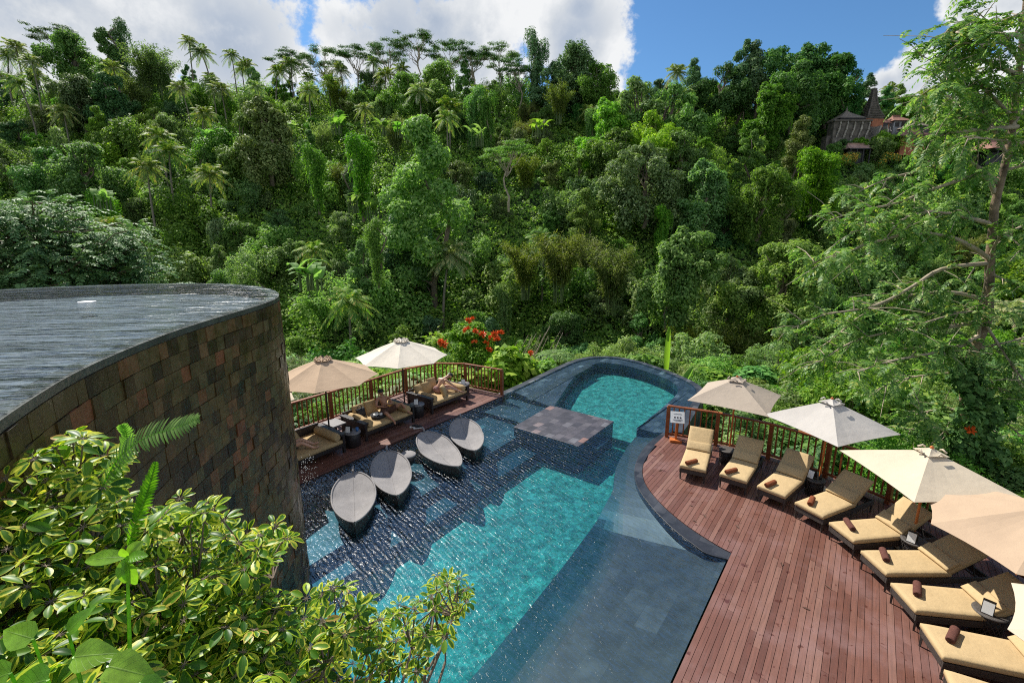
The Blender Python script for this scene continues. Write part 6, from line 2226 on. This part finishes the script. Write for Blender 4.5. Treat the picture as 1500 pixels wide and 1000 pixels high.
for k, (lab, cx_, cy_) in enumerate(centres):
    foot = at(cx_, 1000, 1.7); foot.z = 3.0; foot.x = min(max(foot.x, -2.6), -0.75); foot.y = min(max(foot.y, 0.4), 1.3)
    root = thing('variegated_shrub', lab, 'shrub', tuple(foot), 0, 'yellow and green variegated shrubs in the foreground')
    items, stems = [], []
    n_w = len(wh[k])
    hubs = [wh[k][i][0] for i in rg.choice(n_w, max(4, n_w // 9), replace=False)]
    ends = []
    for hb in hubs:
        mid = foot.lerp(hb, 0.55) + Vector((rg.normal() * 0.08, rg.normal() * 0.08, -0.1))
        low = hb - Vector((0, 0, 0.16)) + (foot - hb).normalized() * 0.10
        stems.append(([Vector((0, 0, -0.1)), mid - foot, low - foot], [0.016, 0.012, 0.008])); ends.append(low)
    for (p, px, py) in wh[k]:
        e = min(ends, key=lambda q: (q - p).length)
        stems.append(([e - foot, (e.lerp(p, 0.5) + Vector((0, 0, -0.02))) - foot, p - foot], [0.006, 0.005, 0.004]))
        ax = Vector((rg.normal() * 0.45 - 0.05, rg.normal() * 0.4 - 0.15, 1.0)).normalized()
        x, y = perp(ax)
        nl = rg.integers(6, 10)
        a0_ = rg.random() * 6.28
        size = (0.070 + 0.052 * rg.random()) * (1.0 if py > 930 else 0.9) * (1.0 - 0.34 * min(1, max(0, (px - 200) / 400)))
        drop = rg.uniform(-0.35, 0.28)
        for q in range(nl):
            a = a0_ + 6.283 * q / nl + rg.normal() * 0.08
            d = x * math.cos(a) + y * math.sin(a)
            st_ = p + d * 0.022 + ax * 0.004
            dv = d + ax * (drop + rg.normal() * 0.12)
            L = size * (0.8 + 0.4 * rg.random())
            items.append((tuple(st_ - foot), tuple(dv), tuple(ax), L, L * 0.235, 0.10 + 0.28 * rg.random()))
            stems.append(([p - foot, st_ - foot], [0.0022, 0.002]))
    me = blade_mesh('variegated_foliage', items, 4, 6, lambda s: np.clip(np.sin(np.pi * np.clip(s, 0.0, 1) ** 1.15) ** 0.62, 0.03, 1), 0.28, 0.2)
    link('foliage', me, M['varieg'], root)
    sm = MB()
    for pts, rad in stems: sm.tube(pts, rad, 5, caps=False)
    sm.build('stems', M['bark'], root)

# fern fronds rising out of the shrubs
def frond(label, pix, depth, L0, ll):
    P_ = [at(px, py, dp) for (px, py), dp in zip(pix, depth)]
    root = thing('fern_frond', label, 'fern', tuple(P_[0]), 0, 'fern fronds among the variegated shrubs')
    sp = [Vector(p) - P_[0] for p in smooth_poly([tuple(p) for p in P_], 9)]
    A = np.array(sp); T = norm(np.gradient(A, axis=0)); k = len(A); s = np.linspace(0, 1, k)
    side = norm(np.cross(T, np.tile([0.15, -0.75, 0.65], (k, 1)))); upn = np.cross(side, T)
    prof = np.clip(np.sin(np.pi * (0.10 + 0.88 * s)) ** 0.7, 0.05, 1)
    items = []
    for sg_ in (-1, 1):
        for i in range(1, k - 1):
            d = side[i] * sg_ + T[i] * (0.45 + 0.25 * s[i]) + upn[i] * (0.12 + rg.normal() * 0.06)
            L = ll * prof[i] * (0.9 + 0.2 * rg.random())
            items.append((tuple(A[i]), tuple(d), tuple(upn[i]), L, max(0.006, 0.0105 * prof[i] ** 0.3), 0.15 + 0.1 * rg.random()))
    me = blade_mesh('frond', items, 2, 4, lambda s_: np.clip((1 - s_) ** 0.4, 0.06, 1), 0.3, 0.2)
    link('pinnae', me, M['fern_green'], root)
    m = MB(); m.tube(sp, [0.0045 * (1 - 0.7 * i / (k - 1)) for i in range(k)], 6); m.build('rachis', M['heart_green'], root)


frond('bright fern frond arching right before the tiled wall', [(150, 712), (176, 668), (215, 640), (262, 625), (292, 612)], [2.35, 2.3, 2.24, 2.18, 2.15], 0, 0.085)
frond('narrow upright fern frond, right of the arching one', [(188, 800), (204, 752), (218, 712), (228, 676)], [2.15, 2.15, 2.2, 2.25], 0, 0.05)
frond('drooping dull fern frond behind the top leaves of the tallest shrub', [(165, 700), (180, 672), (186, 640), (178, 622)], [2.45, 2.4, 2.38, 2.36], 0, 0.06)

# heart shaped leaves low at the left
rg = np.random.default_rng(12)
fx = at(90, 1000, 1.35)
root = thing('heart_leaf_plant', 'large heart shaped green leaves in the bottom left corner', 'plant', (fx.x, fx.y, 3.0))
items, sm = [], MB()
for (px, py, dp, L, ang) in [(48, 935, 1.36, 0.13, 150), (108, 962, 1.30, 0.14, 20), (70, 995, 1.22, 0.15, 190), (158, 975, 1.28, 0.16, -6), (15, 985, 1.22, 0.14, 200), (140, 1010, 1.20, 0.14, -50), (205, 1000, 1.24, 0.11, -25), (100, 925, 1.40, 0.10, 70)]:
    p = at(px, py, dp)
    a = R(ang)
    d = Vector((math.cos(a), 0.35 * math.sin(a) - 0.1, 0.55 * math.sin(a) - 0.05))
    items.append((tuple(p - Vector(root.location)), tuple(d), (0.1 * rg.normal(), -0.55, 0.83), L, L * 0.36, 0.25))
    sm.tube([Vector((0, 0, 0)), (p - Vector(root.location)) * 0.6 + Vector((0, 0.03, -0.02)), p - Vector(root.location)], [0.008, 0.006, 0.005], 6)
hw = lambda s: np.clip(np.where(s < 0.22, 0.55 + 2.0 * s, 1.0 - ((s - 0.22) / 0.78) ** 1.7), 0.02, 1)
link('foliage', blade_mesh('heart_leaves', items, 6, 12, hw, 0.16, 0.2), M['heart_green'], root)
sm.build('stems', M['heart_green'], root)
fx = at(186, 815, 1.85)
root = thing('soft_leaved_plant', 'plain green plant with long soft leaves among the variegated shrubs', 'plant', (fx.x, fx.y, fx.z))
items = [((0, 0, 0), (-1, -0.1, 0.05), (0, -0.5, 0.8), 0.19, 0.036, 0.2), ((0, 0, 0), (-0.1, -0.3, 0.75), (0, -0.8, 0.4), 0.05, 0.022, 0.2), ((0.01, -0.01, 0), (0.75, -0.2, 0.35), (0, -0.5, 0.8), 0.10, 0.026, 0.3), ((0, -0.02, 0), (0.1, -0.4, -0.8), (0, -0.8, 0.5), 0.10, 0.03, 0.2), ((0.01, -0.02, 0), (0.35, -0.3, -0.9), (0.1, -0.8, 0.5), 0.12, 0.032, 0.2), ((0, 0, 0), (0.5, 0.3, 0.6), (0, -0.7, 0.5), 0.08, 0.03, 0.2)]
link('foliage', blade_mesh('soft_leaves', items, 4, 10, lambda s: np.clip(np.sin(np.pi * (0.03 + 0.94 * s)) ** 0.8, 0.03, 1), 0.22, 0.2), M['heart_green'], root)
m = MB(); m.tube([(0, 0, 0), (0.02, -0.1, -0.4), (0.05, -0.25, 3.0 - fx.z)], [0.006, 0.008, 0.01], 6); m.build('stem', M['heart_green'], root)

# ================================================================== temple on the hill
M['thatch'] = pmat('thatch', (0.19, 0.16, 0.13), 0.95, 0.35, 3, 0.8, 12)
M['roof_tile'] = pmat('roof_tile', (0.24, 0.115, 0.08), 0.85, 0.35, 2.5, 0.6, 9)
M['roof_pink'] = pmat('roof_pink', (0.36, 0.22, 0.17), 0.85, 0.4, 1.5, 0.5, 9)
M['temple_stone'] = pmat('temple_stone', (0.13, 0.11, 0.09), 0.95, 0.5, 1.2, 0.9, 5)
M['temple_light'] = pmat('temple_light', (0.34, 0.30, 0.25), 0.95, 0.4, 2, 0.6, 8)
M['temple_brick'] = pmat('temple_brick', (0.38, 0.14, 0.07), 0.9, 0.35, 2, 0.6, 8)
M['plaster_grey'] = pmat('plaster_grey', (0.30, 0.31, 0.32), 0.9, 0.2, 1, 0.3, 8)


def hip(m, cx, cy, z0, z1, wx, wy, ridge=0.25, over=0.0, n=6):
    """concave hipped roof"""
    vs, fs = [], []
    for i in range(n + 1):
        s = i / n; k = 1 - s
        rx, ry = wx / 2 * (ridge + (1 - ridge) * k ** 1.25), wy / 2 * max(0.02, k ** 1.25)
        z = z0 + (z1 - z0) * s
        for sx, sy in ((-1, -1), (1, -1), (1, 1), (-1, 1)): vs.append((cx + sx * rx, cy + sy * ry, z))
    for i in range(n):
        for k in range(4):
            a, b = i * 4 + k, i * 4 + (k + 1) % 4; fs.append((a, b, b + 4, a + 4))
    fs.append((3, 2, 1, 0)); fs.append(tuple(range(n * 4, n * 4 + 4)))
    m.add(vs, fs)


def px_size(n, Y): return n * Y * 1.0 / 690.0


def building(name, label, cat, px0, px1, py_eave, py_ridge, py_base, Y, depth, roof_mat, wall_mat, ridge=0.3, pillars=False, rz=0.0):
    c = at((px0 + px1) / 2, py_base, Y)
    root = thing(name, label, cat, tuple(c), rz)
    wx = (at(px1, py_eave, Y) - at(px0, py_eave, Y)).x
    ze, zr = at(px0, py_eave, Y).z - c.z, at(px0, py_ridge, Y).z - c.z
    m = MB(); hip(m, 0, 0, ze, zr, wx, depth, ridge)
    if ridge > 0.2:
        m.box((0, 0, zr + 0.05), (wx * ridge, 0.3, 0.18))
    else:
        m.lathe([(0.12, 0), (0.2, 0.2), (0.08, 0.5), (0.02, 0.9)], (0, 0, zr - 0.1), 8)
    m.build('roof', roof_mat, root)
    m = MB(); m.box((0, 0, ze - 0.08), (wx * 0.92, depth * 0.92, 0.14)); m.build('eave_frame', M['dark_wood'], root)
    if pillars:
        for sx in (-1, -0.33, 0.33, 1):
            for sy in (-1, 1):
                m = MB(); m.tube([(sx * wx * 0.38, sy * depth * 0.36, -1.5), (sx * wx * 0.38, sy * depth * 0.36, ze - 0.1)], 0.12, 8); m.build('pillar', M['dark_wood'], root)
        m = MB(); m.box((0, depth * 0.15, ze / 2 - 0.8), (wx * 0.7, depth * 0.3, ze + 1.2)); m.build('inner_wall', M['dark_wood'], root)
    else:
        m = MB(); m.box((0, 0, ze / 2 - 1.0), (wx * 0.78, depth * 0.78, ze + 1.8)); m.build('wall', wall_mat, root)
        m = MB(); m.box((wx * 0.1, -depth * 0.39 - 0.03, ze * 0.45 - 0.2), (0.9, 0.1, 1.7)); m.build('door', M['dark_wood'], root)
        m = MB(); m.box((-wx * 0.22, -depth * 0.39 - 0.03, ze * 0.55), (0.8, 0.1, 0.8)); m.build('window', M['dark_wood'], root)
    return root


building('pavilion', 'open temple pavilion with grey thatched pyramid roof on the hill', 'pavilion', 1217, 1257, 177, 162, 184, 104, 5.2, M['thatch'], M['temple_stone'], ridge=0.04, pillars=True)
building('gate_house', 'small red roofed gate house right of the stone temple tower', 'house', 1280, 1298, 182, 172, 190, 107, 2.8, M['roof_tile'], M['temple_brick'], ridge=0.05)
building('temple_house', 'grey walled temple house with hipped red tile roof', 'house', 1295, 1324, 180, 170, 192, 108, 4.6, M['roof_tile'], M['plaster_grey'], ridge=0.4)
building('temple_house', 'temple house with pale ridge, right of the grey walled one', 'house', 1322, 1354, 188, 176, 200, 104, 4.6, M['thatch'], M['temple_stone'], ridge=0.35, rz=R(20))
building('temple_house', 'lower temple house with brown tile roof and red doors', 'house', 1310, 1350, 201, 189, 214, 98, 4.2, M['roof_tile'], M['temple_brick'], ridge=0.45, rz=R(-12))
building('long_shelter', 'long low shelter with pinkish roof below the temple terrace', 'shelter', 1235, 1272, 219, 211, 229, 97, 3.0, M['roof_pink'], M['temple_stone'], ridge=0.8, pillars=True)
building('long_hall', 'long brown roofed hall behind the branching tree at the right', 'hall', 1425, 1545, 221, 205, 240, 84, 6.0, M['roof_tile'], M['dark_wood'], ridge=0.8, pillars=True)
# stone tower
c = at(1272, 188, 106)
root = thing('temple_tower', 'dark stepped stone temple tower with brick base', 'tower', tuple(c))
m = MB(); m.box((0, 0, 0.3), (3.6, 3.2, 2.4)); m.box((0, -1.7, 0.2), (1.6, 0.5, 1.8)); m.build('brick_base', M['temple_brick'], root)
m = MB(); z = 1.5; wd = 3.3
while wd > 0.5:
    m.box((0, 0, z + 0.13), (wd, wd, 0.26)); m.box((0, 0, z + 0.31), (wd * 1.13, wd * 1.13, 0.10))
    for sx in (-1, 1):
        for sy in (-1, 1): m.lathe([(0.14, 0), (0.18, 0.15), (0.03, 0.4)], (sx * wd * 0.5, sy * wd * 0.5, z + 0.36), 6)
    z += 0.36; wd *= 0.885
m.lathe([(0.25, 0), (0.3, 0.2), (0.05, 0.5)], (0, 0, z), 8)
m.build('tiers', M['temple_stone'], root)
# terrace wall with pale statues
c = at(1241, 200, 102)
root = thing('terrace_wall', 'dark stone terrace wall with pale carved ribs below the pavilion', 'wall', tuple(c))
m = MB(); m.box((0, 0, 0), (7.2, 2.0, 5.4)); m.box((0, -0.35, -1.6), (7.6, 2.2, 2.2)); m.box((0, -0.1, 2.75), (7.6, 2.4, 0.3)); m.box((-3.9, 0.2, -2), (1.2, 1.6, 4)); m.build('stone_face', M['temple_stone'], root)
for k in range(5):
    m = MB(); x = -2.9 + k * 1.45
    m.tube([(x + 0.5, -1.08, 2.6), (x + 0.35, -1.25, 1.2), (x, -1.2, 0.0), (x - 0.25, -1.35, -1.4)], [0.12, 0.17, 0.13, 0.2], 6)
    for q in range(4): m.lathe([(0.1, 0), (0.2, 0.15), (0.1, 0.32)], (x + 0.4 - q * 0.18, -1.3, 2.0 - q * 1.05), 6)
    m.build('carved_rib', M['temple_light'], root)
m = MB(); m.box((5.2, 0.4, -0.6), (0.25, 3.0, 5.0), mtx=Matrix.Rotation(R(14), 4, 'Y')); m.box((7.6, 0.4, -0.6), (0.25, 3.0, 5.0), mtx=Matrix.Rotation(R(-14), 4, 'Y'))
m.build('stair_wall', M['temple_light'], root)
m = MB()
for k in range(12): m.box((6.4, -1.2 + k * 0.3, -2.6 + k * 0.42), (1.8, 0.4, 0.42))
m.build('stairs', M['temple_stone'], root)
rg = np.random.default_rng(55)
for (px, py, Y, tone, lab) in [(1228, 236, 94, 'yellow_flower', 'yellow flowered bush below the long shelter'), (1293, 216, 99, 'yellow_flower', 'orange yellow flowering bush right of the temple stairs'), (1300, 232, 94, 'yellow_flower', 'yellow flowering bush on the slope under the temple'),
                               (1245, 232, 94, 'yellow_flower', 'second yellow flowered bush under the long shelter')]:
    t = at(px, py, Y)
    root = thing('flowering_bush', lab, 'bush', tuple(t))
    lob = [(rg.normal() * 0.8, rg.normal() * 0.5, rg.normal() * 0.4, 0.7, 0.6, 0.6) for _ in range(6)]
    link('foliage', np_mesh('flower_bush', cloud(lob, 1600, 0.24, rg)), M['leaf_light'], root)
    link('blossoms', np_mesh('blossoms', cloud([(a, b, c_ + 0.12, d, e, f) for a, b, c_, d, e, f in lob], 420, 0.26, rg, fill=0.95)), M[tone], root)
for (px, py, Y, k, tone, hh) in [(1300, 190, 100, 'bush', 'leaf_light', 4), (1288, 200, 97, 'bush', 'leaf_fresh', 4), (1365, 205, 98, 'broad', 'leaf_light', 6), (1385, 200, 100, 'broad', 'leaf_bamboo', 6), (1400, 212, 94, 'bush', 'leaf_bamboo', 5), (1345, 225, 90, 'broad', 'leaf_mid', 6), (1270, 236, 92, 'bush', 'leaf_light', 3), (1222, 208, 98, 'bush', 'leaf_mid', 3), (1236, 203, 99, 'bush', 'leaf_dark', 2.2), (1252, 205, 99, 'bush', 'leaf_light', 2.4), (1262, 200, 99, 'bush', 'leaf_mid', 2.6), (1215, 240, 92, 'bush', 'leaf_mid', 3.5), (1320, 240, 88, 'broad', 'leaf_light', 6), (1420, 236, 80, 'broad', 'leaf_mid', 5), (1470, 238, 78, 'bush', 'leaf_fresh', 4), (1265, 150, 114, 'tall', 'leaf_dark', 14), (1240, 140, 116, 'tall', 'leaf_dark', 15), (1300, 140, 118, 'tall', 'leaf_mid', 12), (1430, 150, 110, 'tall', 'leaf_mid', 12), (1480, 160, 110, 'broad', 'leaf_mid', 10), (1320, 150, 120, 'bamboo', 'leaf_mid', 9), (1255, 250, 88, 'broad', 'leaf_mid', 6), (1200, 250, 88, 'broad', 'leaf_light', 7)]:
    plant_px(k, px, py, Y, rng, tone, height=hh)


# ================================================================== labels for the many plants
def zone(px, py):
    h = 'on the ridge' if py < 110 else 'high up' if py < 200 else 'mid slope' if py < 300 else 'low down' if py < 420 else 'on the valley floor'
    if px < 190: c = 'at far left'
    elif px < 400: c = 'above the upper pool'
    elif px < 560: c = 'behind the tan parasol'
    elif px < 760: c = 'behind the cream parasol'
    elif px < 960: c = 'beyond the stone platform'
    elif px < 1130: c = 'beyond the taupe parasol'
    elif px < 1330: c = 'below the temple'
    else: c = 'behind the branching tree'
    return h, c


ORD = ['first', 'second', 'third', 'fourth', 'fifth', 'sixth', 'seventh', 'eighth', 'ninth', 'tenth', 'eleventh', 'twelfth', 'thirteenth', 'fourteenth', 'fifteenth', 'sixteenth', 'seventeenth', 'eighteenth', 'nineteenth', 'twentieth']
ORD += ['twenty-' + o for o in ORD[:9]] + ['thirtieth'] + ['thirty-' + o for o in ORD[:9]]
TONE = {'leaf_mid': 'mid green', 'leaf_light': 'light green', 'leaf_dark': 'dark green', 'leaf_grey': 'greyish green', 'leaf_palm': 'feathery', 'leaf_bamboo': 'yellowish', 'leaf_banana': 'bright', 'leaf_fresh': 'bright green'}
PLURAL = {'broad': 'broad trees', 'tall': 'tall trees', 'column': 'creeper covered trees', 'flat': 'flat topped trees', 'palm': 'palms', 'bamboo': 'bamboo clumps', 'banana': 'banana plants', 'bush': 'bushes', 'vine': 'creeper mounds',
          'shrub': 'small leaved shrubs', 'heart': 'heart leaved shrubs', 'fine': 'feathery shrubs', 'sprawl': 'spreading shrubs'}
SING = {'broad': 'broad tree', 'tall': 'tall tree', 'column': 'creeper-clad tree', 'flat': 'flat topped tree', 'palm': 'palm', 'bamboo': 'bamboo clump', 'banana': 'banana plant', 'bush': 'bush', 'vine': 'creeper mound',
        'shrub': 'small leaved shrub', 'heart': 'heart leaved shrub', 'fine': 'feathery shrub', 'sprawl': 'spreading shrub'}


def near_zone(px, py):
    if px < 760: c = 'behind the left railing'
    elif px < 1010: c = 'beyond the round pool end'
    elif px < 1160: c = 'behind the taupe parasol'
    elif px < 1300: c = 'behind the off-white parasol'
    else: c = 'below the branching tree'
    h = 'farther off' if py < 500 else 'nearer' if py > 580 else 'midway'
    return h, c


buckets = {}
bpy.context.view_layer.update()
for lst, zf, grp in ((PLANTS, zone, 'of the jungle slope'), (NEAR, near_zone, 'on the banks around the pool')):
    for (o, kind, tone) in lst:
        p = o.location.copy(); p.z += 0.7 * o.scale.z * HEI.get(kind, 2.0)
        px, py = to_px(p)
        o['group'] = PLURAL[kind] + ' ' + grp
        buckets.setdefault((kind, tone) + zf(px, py), []).append((px, o))
for (kind, tone, h, c), lst in buckets.items():
    lst.sort(key=lambda t_: t_[0])
    for i, (px, o) in enumerate(lst):
        if len(lst) == 1: o['label'] = 'the only %s %s %s %s' % (TONE[tone], SING[kind], h, c)
        else: o['label'] = '%s %s %s %s, %s from left' % (TONE[tone], SING[kind], h, c, ORD[min(i, len(ORD) - 1)])
